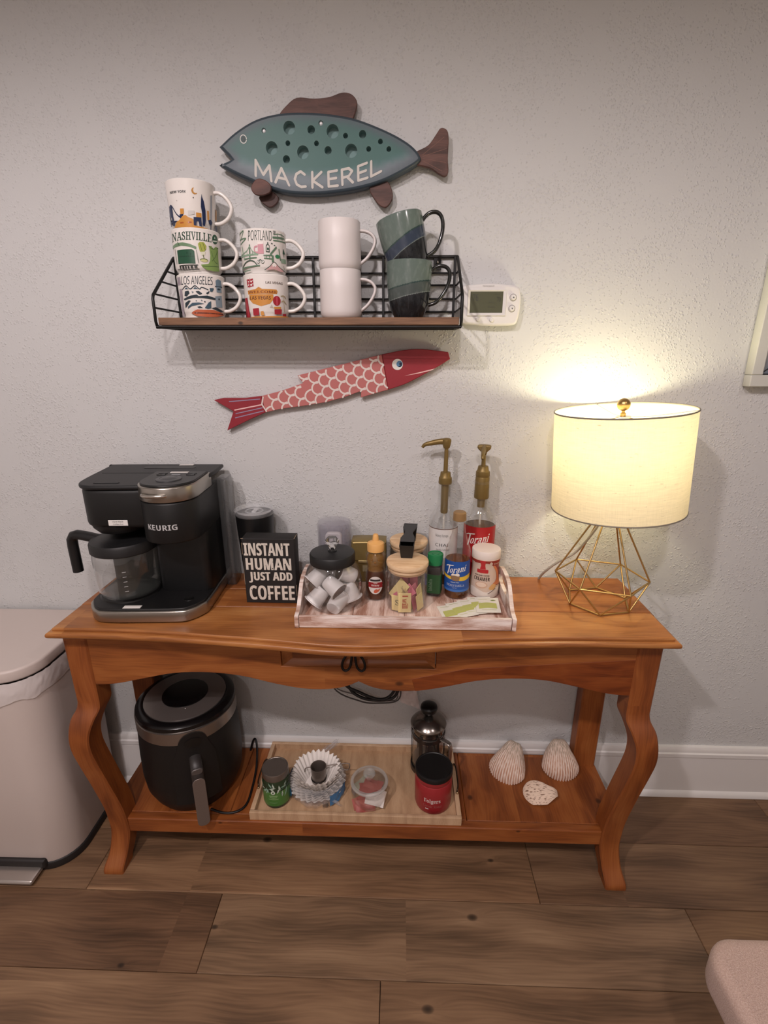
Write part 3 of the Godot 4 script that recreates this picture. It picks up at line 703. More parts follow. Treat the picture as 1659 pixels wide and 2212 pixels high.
	print_art(lv, func(k: float) -> float: return lerpf(0.0480, 0.0495, k), 0.0890, 0.24, 975, 1360, 1190, 1212, 210, 203, [
		["5a4a40", "T", "LAS VEGAS", 1192.0, 1346.0, 1042.0, 1062.0, F.bold],
		[red, "P", [1022, 1022, 1080, 1018, 1085, 1085, 1030, 1090]], ["e6e2dc", "P", [1030, 1032, 1048, 1042, 1050, 1005, 1058, 1042, 1078, 1030, 1066, 1055, 1086, 1062, 1064, 1068, 1074, 1084, 1056, 1074, 1048, 1100, 1046, 1072, 1030, 1082, 1040, 1062, 1024, 1056, 1042, 1052]],
		[red, "P", [1048, 1005, 1055, 1046, 1086, 1058, 1055, 1066, 1050, 1105, 1045, 1066, 1022, 1058, 1045, 1046]],
		[tan, "P", [1030, 1118, 1100, 1110, 1130, 1090, 1160, 1108, 1290, 1110, 1300, 1128, 1292, 1148, 1035, 1152]],
		["7a3d22", "T", "WELCOME", 1036.0, 1292.0, 1122.0, 1144.0, F.bold],
		[tan, "P", [1045, 1155, 1260, 1152, 1262, 1195, 1230, 1235, 1150, 1258, 1075, 1232, 1045, 1195]],
		["5f3420", "T", "LAS VEGAS", 1050.0, 1238.0, 1168.0, 1200.0, F.bold],
		[red, "O", 1292.0, 1208.0, 35.0, 44.0], ["c2495a", "P", [1285, 1170, 1298, 1170, 1300, 1245, 1288, 1245]],
		[red, "P", [1000, 1180, 1025, 1178, 1050, 1355, 1015, 1355]], ["c2495a", "L", [1015, 1190, 1035, 1340], 0.03],
		[red, "P", [1075, 1278, 1130, 1275, 1132, 1338, 1080, 1340]], [tan, "P", [1145, 1305, 1170, 1300, 1180, 1340, 1150, 1342]], [red, "P", [1270, 1285, 1338, 1280, 1335, 1325, 1272, 1328]], [tan, "P", [1265, 1262, 1330, 1258, 1330, 1278, 1268, 1280]], [red, "P", [1345, 1322, 1378, 1318, 1380, 1350, 1348, 1352]],
		["b9a88a", "L", [1355, 1170, 1362, 1300], 0.03], ["a89a7a", "L", [1330, 1165, 1355, 1160, 1375, 1180], 0.03], ["a89a7a", "L", [1335, 1215, 1355, 1205, 1378, 1230], 0.03], ["b9b0a2", "P", [1228, 1270, 1245, 1240, 1262, 1272]], [tan, "P", [1060, 1350, 1400, 1340, 1400, 1362, 1060, 1365]]])


func plain_mugs() -> void:
	var glaze := mat("d8d2cf", 0.42)
	for k in 2:
		var t := thing("mug", ["plain matt white mug, lower of the two in the white stack", "plain matt white mug, upper of the two in the white stack"][k], "mug", Vector3(-0.135, 1.4285 + 0.0965 * k, 0.072), 0.0, "plain white mugs")
		part(t, "body", MB.new().lathe(prof([0.0, 0.002, 0.036, 0.002, 0.038, 0.0, 0.0405, 0.0012, 0.0445, 0.006, 0.0465, 0.013, 0.0468, 0.02, 0.0462, 0.06, 0.0455, 0.099, 0.0445, 0.1005, 0.0432, 0.099, 0.0436, 0.02, 0.041, 0.009, 0.0, 0.007]), 56), glaze)
		var p := [Vector3(0.041, 0.083, 0), Vector3(0.057, 0.0815, 0), Vector3(0.070, 0.076, 0), Vector3(0.0775, 0.066, 0), Vector3(0.0765, 0.054, 0), Vector3(0.069, 0.040, 0), Vector3(0.058, 0.027, 0), Vector3(0.043, 0.016, 0)]
		part(t, "handle", MB.new().tube(curve3(p, 5), 0.0036, 12, false, Transform3D(), 1.9, Vector3.ZERO), glaze)


func glaze_tex(k0: float, k1: float, tilt: float, band: String) -> ImageTexture:
	# glaze dipped at a slant: sage over blue grey over black; u round the mug, v down the profile
	var im := Image.create(512, 256, false, Image.FORMAT_RGB8)
	var n := noise(61, 0.02, 3)
	for y in 256:
		for x in 512:
			var a := TAU * x / 512.0
			var h := 1.0 - y / 256.0
			var e := n.get_noise_2d(x, y) * 0.002
			var s := h - tilt * sin(a) + e
			var c := Color("627069")
			if s < k1:
				c = Color("1c1f22")
			elif s < k1 + 0.005:
				c = Color("77827d")
			elif s < k0:
				c = Color(band)
			elif s < k0 + 0.009:
				c = Color("2f4340")
			im.set_pixel(x, y, c.lightened(clampf(n.get_noise_2d(x * 2.0, y * 2.0) * 0.12, 0, 1)))
	return ImageTexture.create_from_image(im)


func glazed_mugs() -> void:
	var dark := mat("222322", 0.12)
	for k in 2:
		var t := thing("mug", ["sage and black glazed mug standing upright at the right end of the shelf", "sage, blue and black glazed mug tipped over into the upright one below"][k], "mug", Vector3(0.0185, 1.4285, 0.072), 0.0, "glazed green mugs")
		var m := mat("ffffff", 0.14)
		m.albedo_texture = glaze_tex([0.35, 0.36][k], [0.275, 0.285][k], [0.035, 0.06][k], ["49524f", "36404f"][k])
		part(t, "body", MB.new().lathe(prof([0.0, 0.001, 0.028, 0.001, 0.030, 0.0, 0.032, 0.002, 0.039, 0.016, 0.0445, 0.034, 0.0475, 0.052, 0.0497, 0.075, 0.051, 0.108, 0.0508, 0.1155, 0.0495, 0.117, 0.048, 0.1155, 0.047, 0.075, 0.043, 0.04, 0.03, 0.012, 0.0, 0.01]), 64), m)
		var p := [Vector3(0.047, 0.098, 0), Vector3(0.058, 0.106, 0), Vector3(0.071, 0.1095, 0), Vector3(0.0845, 0.105, 0), Vector3(0.0905, 0.092, 0), Vector3(0.087, 0.071, 0), Vector3(0.075, 0.049, 0), Vector3(0.061, 0.035, 0), Vector3(0.044, 0.029, 0)]
		part(t, "handle", MB.new().tube(curve3(p, 5), 0.0042, 12, false, Transform3D(), 1.5, Vector3.ZERO), dark)
		if k == 1:
			t.basis = Basis(Vector3(0, 0, 1), 0.255) * Basis(Vector3(1, 0, 0), -0.02)
			t.position = Vector3(0.0235, 1.5185, 0.074)


# ------------------------------------------------------------------ lamp
func table_lamp() -> void:
	var t := thing("table_lamp", "table lamp with cream drum shade on a gold wire diamond base", "lamp", Vector3(0.502, 0.76, 0.152))
	var gold := mat("b99a63", 0.3, 0.9)
	var low := []
	var mid := []
	for k in 6:
		var a := deg_to_rad(47.0 + 60.0 * k)
		low.append(Vector3(cos(a) * 0.077, 0.003, sin(a) * 0.077))
		a = deg_to_rad(16.0 + 60.0 * k)
		mid.append(Vector3(cos(a) * 0.108, 0.07, sin(a) * 0.108))
	for k in 6:
		var k2 := (k + 1) % 6
		for e in [[low[k], low[k2]], [mid[k], mid[k2]], [mid[k], low[k]], [mid[k2], low[k]]]:
			part(t, "base_rod", MB.new().tube([e[0], e[1]], 0.0021, 8), gold)
		var d: Vector3 = mid[k].normalized()
		part(t, "upper_rod", MB.new().tube([mid[k], Vector3(d.x * 0.011, 0.262, d.z * 0.011)], 0.0021, 8), gold)
	part(t, "socket", MB.new().lathe(prof([0.0, 0.25, 0.014, 0.25, 0.014, 0.262, 0.0165, 0.264, 0.0165, 0.36, 0.013, 0.366, 0.0, 0.367]), 24), gold)
	# shade, harp and finial sit a little askew
	var tip := Transform3D(Basis(Vector3(0, 0, 1), 0.07), Vector3(0.004, 0.361, -0.003))
	var linen := mat("efe6d2", 0.85, 0.0, {"backlight_enabled": true, "backlight": Color(0.74, 0.74, 0.74)})
	linen.albedo_texture = linen_tex()
	linen.uv1_scale = Vector3(3, 1, 1)
	var sh := part(t, "shade", MB.new().lathe(prof([0.1455, -0.113, 0.1455, 0.113]), 96), linen, tip)
	for y in [-0.113, 0.113]:
		var ring := []
		for k in 64:
			ring.append(Vector3(cos(TAU * k / 64.0) * 0.1455, y, sin(TAU * k / 64.0) * 0.1455))
		part(sh, "shade_rim", MB.new().tube(ring, 0.0017, 6, true), mat("7d766a", 0.5))
	var spider := MB.new()
	for k in 3:
		var a := TAU * k / 3.0 + 0.5
		spider.tube([Vector3(0, 0.098, 0), Vector3(cos(a) * 0.05, 0.098, sin(a) * 0.05), Vector3(cos(a) * 0.145, 0.111, sin(a) * 0.145)], 0.0014, 6)
	spider.lathe(prof([0.0, 0.0965, 0.016, 0.0965, 0.016, 0.0995, 0.0, 0.0995]), 20)
	part(sh, "spider", spider, mat("d6d2ca", 0.4, 0.6))
	var fin := MB.new().lathe(prof([0.0, 0.0995, 0.006, 0.0995, 0.006, 0.106, 0.0035, 0.108, 0.0035, 0.112]), 20)
	fin.ball(Vector3(0, 0.125, 0), Vector3(0.0142, 0.0142, 0.0142), 20)
	part(t, "finial", fin, gold, tip)
	var harp := MB.new()
	for s in [-1.0, 1.0]:
		harp.tube(curve3([Vector3(s * 0.012, -0.055, 0), Vector3(s * 0.034, -0.03, 0), Vector3(s * 0.046, 0.03, 0), Vector3(s * 0.036, 0.082, 0), Vector3(s * 0.004, 0.098, 0)], 5), 0.0014, 6)
	part(t, "harp", harp, M.brass, tip)
	var glow := Color(1.0, 0.962, 0.80)
	var at := Vector3(-0.012, 0.425, -0.008)
	var bulb := MB.new().lathe(prof([0.0, 0.366, 0.012, 0.367, 0.013, 0.378, 0.022, 0.395, 0.028, 0.411, 0.029, 0.422, 0.025, 0.436, 0.015, 0.446, 0.0, 0.45]), 28, Transform3D(Basis(), Vector3(-0.010, 0, -0.006)))
	part(t, "bulb", bulb, mat("fff4dc", 0.4, 0.0, {"emission_enabled": true, "emission": glow, "emission_energy_multiplier": 4.0}))
	var l := OmniLight3D.new()
	l.name = "table_lamp_glow"
	l.light_color = glow
	l.light_energy = lamp_energy
	l.light_size = 0.028
	l.omni_range = 8.0
	l.omni_attenuation = 2.0
	l.shadow_enabled = true
	l.position = t.position + at
	add_child(l)
	# grey flex running down inside the frame and off behind the table
	part(t, "flex", MB.new().tube(curve3([Vector3(-0.004, 0.255, -0.004), Vector3(-0.02, 0.19, -0.02), Vector3(-0.05, 0.115, -0.05), Vector3(-0.085, 0.078, -0.07), Vector3(-0.106, 0.045, -0.09), Vector3(-0.112, 0.012, -0.12), Vector3(-0.112, -0.02, -0.1465)], 6), 0.0032, 8), mat("a9a499", 0.4))


func linen_tex() -> ImageTexture:
	var im := Image.create(512, 256, false, Image.FORMAT_RGB8)
	var n := noise(71, 1.0, 3)
	for y in 256:
		for x in 512:
			var a := n.get_noise_2d(x * 0.008, y * 0.45) * 0.055
			var b := n.get_noise_2d(x * 0.5 + 90.0, y * 0.01) * 0.035
			var slub := maxf(0.0, n.get_noise_2d(x * 0.02 + 7.0, y * 0.16 + 40.0) - 0.52) * 0.7
			var v := 0.93 + a + b - slub
			im.set_pixel(x, y, Color(v, v * 0.985, v * 0.95))
	return ImageTexture.create_from_image(im)


# ------------------------------------------------------------------ coffee maker
func coffee_maker() -> void:
	var at := Vector3(-0.595, 0.76, 0.16)
	var t := thing("coffee_maker", "black and steel coffee maker at the left end of the table", "coffee maker", at, 0.05)
	var body := mat("090a0b", 0.5)
	var top := mat("151618", 0.5)
	# local x: -0.14..0.14, z: -0.125..0.135
	var foot := PackedVector2Array()
	foot.append_array(curve(poly([0.140, -0.125, 0.140, 0.06, 0.132, 0.098, 0.110, 0.125, 0.085, 0.134, 0.0, 0.1355, -0.075, 0.134, -0.108, 0.124, -0.132, 0.094, -0.14, 0.055, -0.14, -0.125]), 4, false))
	part(t, "foot_band", MB.new().prism(plan(foot), 0.003, 0.031, 0.003, up_xf()), M.steel)
	part(t, "foot_plate", MB.new().prism(plan(scale2(foot, 0.965)), 0.0, 0.036, 0.002, up_xf()), M.black)
	part(t, "drip_hole", MB.new().lathe(prof([0.0, 0.0362, 0.010, 0.0362, 0.0115, 0.0372, 0.012, 0.0362]), 24, Transform3D(Basis(), Vector3(0.094, 0, 0.082))), mat("060606", 0.4))
	var plate := MB.new().lathe(prof([0.0, 0.0385, 0.066, 0.0385, 0.069, 0.036]), 40, Transform3D(Basis(), Vector3(-0.062, 0, 0.036)))
	part(t, "hot_plate", plate, mat("101010", 0.3))
	# back tower and pod column
	part(t, "tower", MB.new().prism(plan(MB.rrect(0.272, 0.10, 0.016, 4, 0.0, -0.075)), 0.034, 0.24, 0.003, up_xf()), body)
	part(t, "pod_column", MB.new().prism(plan(MB.rrect(0.128, 0.16, 0.02, 4, 0.072, -0.042)), 0.034, 0.24, 0.003, up_xf()), body)
	# brewing head over the carafe
	var head := curve(poly([0.02, -0.122, 0.02, 0.092, -0.05, 0.093, -0.095, 0.088, -0.12, 0.065, -0.131, 0.03, -0.138, -0.05, -0.14, -0.122]), 4, true, [0, 1, 7])
	part(t, "brew_head", MB.new().prism(plan(head), 0.218, 0.309, 0.01, up_xf(), 3), body)
	part(t, "brew_funnel", MB.new().lathe(prof([0.0, 0.200, 0.05, 0.200, 0.060, 0.212, 0.062, 0.222]), 32, Transform3D(Basis(), Vector3(-0.062, 0, 0.03))), mat("0d0d0e", 0.5))
	var lid := curve(poly([0.142, -0.128, 0.142, -0.02, 0.10, 0.0, 0.03, 0.05, 0.028, 0.094, -0.05, 0.096, -0.097, 0.092, -0.123, 0.069, -0.133, 0.032, -0.140, -0.05, -0.143, -0.115, -0.13, -0.13]), 4, true, [0, 3, 4])
	part(t, "lid", MB.new().prism(plan(lid), 0.308, 0.318, 0.004, up_xf(), 3), top)
	part(t, "lid_tab", MB.new().box(Vector3(-0.06, 0.3185, 0.07), Vector3(0.055, 0.0016, 0.008), 0.0006), mat("131314", 0.5))
	part(t, "lid_seam", MB.new().box(Vector3(-0.055, 0.3182, -0.028), Vector3(0.13, 0.0006, 0.0015)), mat("0c0c0c", 0.6))
	var grip := MB.new()
	grip.prism(plan(MB.rrect(0.13, 0.017, 0.0084, 6, 0.02, -0.086)), 0.3165, 0.3192, 0.001, up_xf())
	part(t, "grip_slot", grip, mat("070708", 0.35))
	# pod head: U-shaped in plan, steel collar with a handle, tilted control panel
	var u := PackedVector2Array()
	for k in 25:
		var a := PI * k / 24.0
		u.append(Vector2(0.074 + cos(a) * 0.064, 0.058 + sin(a) * 0.064))
	u.append(Vector2(0.010, -0.10))
	u.append(Vector2(0.138, -0.10))
	part(t, "pod_head", MB.new().prism(plan(u), 0.19, 0.284, 0.004, up_xf(), 2), body)
	var u2 := PackedVector2Array()
	for k in 25:
		var a := PI * k / 24.0
		u2.append(Vector2(0.074 + cos(a) * 0.0655, 0.058 + sin(a) * 0.0655))
	u2.append(Vector2(0.0085, -0.03))
	u2.append(Vector2(0.1395, -0.03))
	part(t, "steel_collar", MB.new().prism(plan(u2), 0.285, 0.319, 0.003, up_xf(), 2), M.steel)
	var hd := MB.new()
	var arc := []
	for k in 9:
		var a := PI * (0.53 + 0.14 * (k - 4) / 4.0)
		var out := 0.010 if k > 0 and k < 8 else 0.0
		arc.append(Vector3(0.068 + cos(a) * (0.0655 + out * 0.7), 0.302, 0.056 + sin(a) * (0.0655 + out * 0.7)))
	hd.tube(arc, 0.0042, 10, false, Transform3D(), 0.8, Vector3.UP)
	part(t, "lift_handle", hd, mat("c6c2bb", 0.22, 0.95))
	var pan := part(t, "control_panel", MB.new().prism(plan(scale2(u2, 0.93, Vector2(0.074, 0.04))), 0.318, 0.3235, 0.0022, up_xf()), mat("18191a", 0.4))
	var c := Vector3(0.074, 0.3235, 0.058)
	part(pan, "dial", MB.new().lathe(prof([0.028, 0, 0.0275, 0.002, 0.02, 0.003, 0.0195, 0.0022, 0.014, 0.0045, 0.0, 0.005]), 36, Transform3D(Basis(), c)), mat("3d3e40", 0.35))
	for k in 4:
		part(pan, "button", MB.new().box(c + Vector3([-0.034, -0.034, 0.034, 0.034][k], 0.0008, [-0.042, -0.054, -0.042, -0.054][k]), Vector3(0.02, 0.0018, 0.005), 0.0007), mat("0b0b0c", 0.3))
	part(pan, "panel_icons", MB.new().box(c + Vector3(0.0, 0.0006, -0.043), Vector3(0.02, 0.0008, 0.004), 0.0002), mat("9a9da0", 0.4))
	var note := mat("dedbd6", 0.6)
	for q in [[0.074, 0.3242, -0.008, 0.042, 0.010], [0.052, 0.3188, -0.115, 0.036, 0.009], [-0.022, 0.0368, 0.121, 0.04, 0.013]]:
		part(t, "sticker", MB.new().box(Vector3(q[0], q[1], q[2]), Vector3(q[3], 0.0008, q[4]), 0.0002), note)
	var hw := part(t, "sticker", MB.new().box(Vector3(-0.036, 0.2325, 0.0942), Vector3(0.043, 0.0135, 0.0012), 0.0005), note)
	var words := MB.new()
	words.text("Hand Wash", F.sans, 0.024, 0.0036, on_flat(Transform3D(Basis(), Vector3(-0.036, 0.2356, 0.0951))))
	words.text("Coffee Pot", F.sans, 0.022, 0.0036, on_flat(Transform3D(Basis(), Vector3(-0.036, 0.2295, 0.0951))))
	part(hw, "handwriting", words, mat("3c3a38", 0.6))
	part(t, "maker_name", MB.new().text("KEURIG", F.bold, 0.068, 0.0125, func(p: Vector2) -> Vector3:
		var a := (p.x - 0.004) / 0.064
		return Vector3(0.074 + sin(a) * 0.0645, 0.2295 + p.y, 0.058 + cos(a) * 0.0645)), mat("b9b9b9", 0.4))
	# clear water tank standing behind on the right
	part(t, "water_tank", MB.new().prism(plan(MB.rrect(0.026, 0.05, 0.006, 4, 0.152, -0.09)), 0.0, 0.295, 0.002, up_xf()), mat(Color("5c6062", 0.3), 0.2, 0.0, {"transparency": BaseMaterial3D.TRANSPARENCY_ALPHA}))
	# the carafe, a thing of its own on the hot plate
	var k := thing("carafe", "empty glass coffee carafe with black lid and handle, inside the coffee maker", "carafe", Vector3(-0.655, 0.7985, 0.199), -0.1)
	part(k, "bowl", MB.new().lathe(prof([0.0, 0.002, 0.055, 0.001, 0.064, 0.004, 0.069, 0.012, 0.0700, 0.03, 0.0725, 0.07, 0.0730, 0.10, 0.070, 0.122, 0.0685, 0.122, 0.0715, 0.10, 0.071, 0.07, 0.0685, 0.03, 0.0675, 0.013, 0.062, 0.006, 0.0, 0.0045]), 48), glass())
	part(k, "collar", MB.new().lathe(prof([0.0725, 0.112, 0.0745, 0.114, 0.0745, 0.132, 0.0715, 0.138, 0.055, 0.142, 0.0, 0.142]), 48), mat("151516", 0.45))
	part(k, "handle", MB.new().tube([Vector3(-0.06, 0.130, 0), Vector3(-0.10, 0.137, 0), Vector3(-0.118, 0.139, 0), Vector3(-0.129, 0.136, 0), Vector3(-0.1355, 0.126, 0), Vector3(-0.1365, 0.108, 0), Vector3(-0.1355, 0.042, 0)], 0.0125, 14, false, Transform3D(), 0.95, Vector3(0, 0, 1)), mat("131314", 0.4))
	# small grey level lines on the glass
	var lines := MB.new()
	for q in 5:
		lines.text("-", F.bold, 0.008, 0.0012, on_cyl(0.0738, 0.03 + 0.012 * q, 0.5))
	part(k, "level_mark", lines, mat("b9b9b9", 0.4))


func scale2(p: PackedVector2Array, k: float, c := Vector2.ZERO) -> PackedVector2Array:
	var out := PackedVector2Array()
	for q in p:
		out.append(c + (q - c) * k)
	return out


# ------------------------------------------------------------------ sign and tumbler
func table_left() -> void:
	var lean := 0.0
	var t := thing("block_sign", "black wooden block sign lettered INSTANT HUMAN JUST ADD COFFEE, beside the coffee maker", "sign", Vector3(-0.313, 0.76, 0.162), 0.0)
	var w := 0.1275
	part(t, "block", MB.new().box(Vector3(0, 0.0855, 0), Vector3(w, 0.171, 0.044), 0.0012), mat("191717", 0.65))
	var worn := MB.new()
	for e in [[-w / 2, 0.05, 0.09, 0.0], [w / 2, 0.02, 0.05, 0.0], [-w / 2, 0.13, 0.16, 0.0]]:
		worn.box(Vector3(e[0], (e[1] + e[2]) / 2, 0.0218), Vector3(0.0008, e[2] - e[1], 0.0008))
	worn.box(Vector3(0.0636, 0.1708, 0.004), Vector3(0.0008, 0.0008, 0.032))
	worn.box(Vector3(-0.062, 0.1708, 0.0217), Vector3(0.006, 0.0008, 0.0008))
	part(t, "worn_edge", worn, mat("a08c74", 0.8))
	var ink := MB.new()
	var put := on_flat(Transform3D(Basis(), Vector3(0, 0, 0.0223)))
	for a in [["INSTANT", -0.004, 0.1435, 0.111, 0.0325], ["HUMAN", -0.002, 0.105, 0.110, 0.031], ["JUST ADD", 0.001, 0.0695, 0.106, 0.0285], ["COFFEE", 0.002, 0.028, 0.111, 0.039]]:
		for q in [[-0.0007, 0.0], [0.0007, 0.0], [0.0, 0.0004]]:
			ink.text(a[0], F.bold, a[3], a[4], on_flat(Transform3D(Basis(), Vector3(a[1] + q[0], a[2], 0.0223 + q[1] * 0.2))))
	part(t, "lettering", ink, mat("d3ccc0", 0.7))
	var nick := MB.new()
	var r := RandomNumberGenerator.new()
	r.seed = 8
	for k in 46:
		var c := Vector2(r.randf_range(-0.056, 0.056), r.randf_range(0.012, 0.155))
		var s := r.randf_range(0.0004, 0.0012)
		nick.fill(PackedVector2Array([c + Vector2(-s, -s * 0.6), c + Vector2(s * 1.4, -s), c + Vector2(s, s * 1.7), c + Vector2(-s * 0.4, s)]), 0.01, on_flat(Transform3D(Basis(), Vector3(0, 0, 0.0225))))
	part(t, "worn_paint", nick, mat("1d1b1b", 0.7))

	var u := thing("tumbler", "black travel tumbler with a clear lid, behind the block sign", "tumbler", Vector3(-0.3755, 0.76, 0.066))
	part(u, "cup", MB.new().lathe(prof([0.0, 0.002, 0.036, 0.0, 0.0375, 0.003, 0.0395, 0.04, 0.0445, 0.12, 0.0485, 0.198, 0.0475, 0.199, 0.046, 0.197, 0.04, 0.06, 0.036, 0.006, 0.0, 0.005]), 48), mat("101011", 0.4))
	part(u, "lid", MB.new().lathe(prof([0.045, 0.19, 0.0505, 0.199, 0.0515, 0.203, 0.051, 0.2085, 0.048, 0.211, 0.0455, 0.2095, 0.044, 0.203, 0.0, 0.203]), 48), glass(0.16, "eef0f2"))
	var tab := MB.new().box(Vector3(0.004, 0.2055, 0.006), Vector3(0.012, 0.005, 0.03), 0.002)
	tab.lathe(prof([0.02, 0.2032, 0.022, 0.2052, 0.024, 0.2032]), 32)
	part(u, "lid_slide", tab, glass(0.3, "eef0f2"))


# ------------------------------------------------------------------ tray on the table
func top_tray() -> void:
	var t := thing("serving_tray", "whitewashed wooden tray with arched handle ends, on the table top, full of coffee things", "tray", Vector3(0.0165, 0.76, 0.172))
	var wash := func(k: float) -> StandardMaterial3D: return wood(T.wash, 0, 0.34, 0.13, 0.75, Vector3(0.31 * k, 0.27 * k, 0.19 * k), "ffffff")
	var x0 := -0.249
	var x1 := 0.249
	var z0 := -0.128
	var z1 := 0.128
	for k in 4:
		var w := (x1 - x0 - 0.014) / 4
		part(t, "floor_board", MB.new().box(Vector3(x0 + 0.007 + w * (k + 0.5), 0.0075, 0), Vector3(w - 0.0008, 0.009, z1 - z0 - 0.018), 0.001), wood(turned(T.wash) if not T.has("wash_up") else T.wash_up, 2, 0.3, 0.12, 0.8, Vector3(0.4 * k, 0.2 * k, 0.3 * k), "f4e6de"))
	for s in [-1.0, 1.0]:
		part(t, "long_side", MB.new().box(Vector3(0, 0.0155, s * (z1 - 0.0045)), Vector3(x1 - x0 - 0.02, 0.029, 0.009), 0.0015), wash.call(1.0 + s))
		# arched ends with a hand hole
		var arch := curve(poly([z0, 0.0, z1, 0.0, z1 + 0.001, 0.03, 0.098, 0.038, 0.072, 0.062, 0.045, 0.082, 0.0, 0.0875, -0.045, 0.082, -0.072, 0.062, -0.098, 0.038, z0 - 0.001, 0.03]), 4, true, [0, 1, 2, 10])
		var hole := curve(poly([0.040, 0.047, 0.047, 0.055, 0.040, 0.064, 0.015, 0.070, -0.015, 0.070, -0.040, 0.064, -0.047, 0.055, -0.040, 0.047, -0.015, 0.044, 0.015, 0.044]), 3)
		var b := MB.new()
		var ex: float = s * (x1 - 0.0045)
		for f in [1.0, -1.0]:
			var put := func(p: Vector2) -> Vector3: return Vector3(ex + f * 0.0045, p.y, -p.x * f)
			var m := PackedVector2Array()
			var hh := PackedVector2Array()
			for p in arch:
				m.append(Vector2(p.x * f, p.y))
			for p in hole:
				hh.append(Vector2(p.x * f, p.y))
			b.fill(m, 0.012, put, [hh])
		for lp in [[arch, 1.0], [hole, -1.0]]:
			var q: PackedVector2Array = lp[0]
			for i in q.size():
				var a := q[i]
				var c := q[(i + 1) % q.size()]
				var e: float = 0.0045
				b.quad(Vector3(ex - e, a.y, -a.x), Vector3(ex - e, c.y, -c.x), Vector3(ex + e, c.y, -c.x), Vector3(ex + e, a.y, -a.x))
			b.g += 1
		part(t, "end_board", b, wood(T.wash, 0, 0.34, 0.13, 0.75, Vector3(0.1, 0.3 + 0.2 * s, 0.6), "ffffff"))
	var f := 0.772
	pod_jar(f)
	clear_canister(f)
	gold_tin(f)
	honey_bear(f)
	sweetener_jars(f)
	scoop()
	spice_jar(f)
	syrups(f)
	creamer(f)
	tea_bags(f)


func pod_jar(f: float) -> void:
	var t := thing("pod_jar", "round glass jar with black lid and crystal knob, holding white coffee pods", "jar", Vector3(-0.1545, f, 0.2075))
	part(t, "jar", MB.new().lathe(prof([0.0, 0.001, 0.045, 0.0005, 0.052, 0.003, 0.061, 0.016, 0.0675, 0.035, 0.0695, 0.055, 0.0675, 0.076, 0.061, 0.096, 0.0535, 0.108, 0.0505, 0.112, 0.0505, 0.118, 0.049, 0.118, 0.0485, 0.111, 0.0595, 0.094, 0.066, 0.075, 0.068, 0.055, 0.066, 0.036, 0.0595, 0.018, 0.05, 0.0055, 0.0, 0.0045]), 56), glass())
	part(t, "lid", MB.new().lathe(prof([0.0, 0.112, 0.05, 0.112, 0.053, 0.1135, 0.0535, 0.117, 0.0535, 0.134, 0.0515, 0.1375, 0.047, 0.139, 0.0, 0.139]), 56), mat("181a1b", 0.45))
	var facet := MB.new().lathe(prof([0.0, 0.139, 0.011, 0.139, 0.0105, 0.1425, 0.0065, 0.145, 0.0095, 0.152, 0.0165, 0.162, 0.0172, 0.167, 0.011, 0.1745, 0.0, 0.1745]), 8, Transform3D(), 0.0, TAU, 0.0)
	var knob := part(t, "knob", facet, mat(Color("f4f4f4", 0.02), 0.02, 0.0, {"refraction_enabled": true, "refraction_scale": 0.05}))
	part(knob, "knob_screw", MB.new().lathe(prof([0.0, 0.1395, 0.0025, 0.14, 0.0025, 0.15, 0.0, 0.151]), 10), mat("17181a", 0.3, 0.7))
	# pods
	var white := mat("dcd8d6", 0.4)
	var foil := mat("8a6a58", 0.4, 0.3)
	foil.albedo_texture = noise_tex(8, 0.03, [0.0, "5a3d30", 0.45, "8c6350", 0.55, "d9cfc8", 1.0, "e8e2dc"], 128, 3)
	var made := []
	var list := [
		[Vector3(-0.032, 0.037, 0.030), Vector3(-0.62, -0.72, 0.32), "white coffee pod low on the left in the round glass jar, lid end down"],
		[Vector3(0.004, 0.0645, 0.034), Vector3(0.74, -0.48, 0.46), "white coffee pod mid-jar, its brown foil lid showing at the right"],
		[Vector3(0.012, 0.023, 0.036), Vector3(0.35, 0.28, -0.89), "white coffee pod at the bottom front of the jar, its round end facing out"],
		[Vector3(-0.035, 0.078, 0.012), Vector3(-0.66, -0.6, 0.45), "white coffee pod high on the left, under the jar's black lid"],
		[Vector3(0.040, 0.040, 0.006), Vector3(0.35, -0.9, 0.1), "white coffee pod low on the right in the round glass jar"],
		[Vector3(0.034, 0.083, 0.004), Vector3(-0.6, 0.3, 0.2), "white coffee pod high on the right, lying sideways in the jar"],
		[Vector3(0.0, 0.085, -0.032), Vector3(0.5, 0.7, -0.4), "white coffee pod at the back of the jar, upper"],
		[Vector3(-0.012, 0.034, -0.028), Vector3(-0.3, 0.9, 0.2), "white coffee pod at the back of the jar, lower"]]
	for k in list.size():
		var y: Vector3 = list[k][1].normalized()
		var x := y.cross(Vector3(0.3, 0.2, 0.9)).normalized()
		var bs := Basis(x, y, x.cross(y))
		var pos: Vector3 = t.position + list[k][0]
		if k == 0:
			var p := thing("coffee_pod", list[k][2], "coffee pod", pos, 0.0, "pods in the round glass jar")
			# local y points to the lid
			part(p, "cup", MB.new().lathe(prof([0.0, -0.021, 0.016, -0.021, 0.0175, -0.019, 0.0185, -0.01, 0.0215, 0.018, 0.0245, 0.0185, 0.0245, 0.0205, 0.021, 0.0208]), 28), white)
			part(p, "foil_lid", MB.new().lathe(prof([0.0215, 0.0207, 0.021, 0.0214, 0.0, 0.0216]), 28), foil)
			p.basis = bs
			made.append(p)
		else:
			copy_of(made[0], list[k][2], pos, bs)


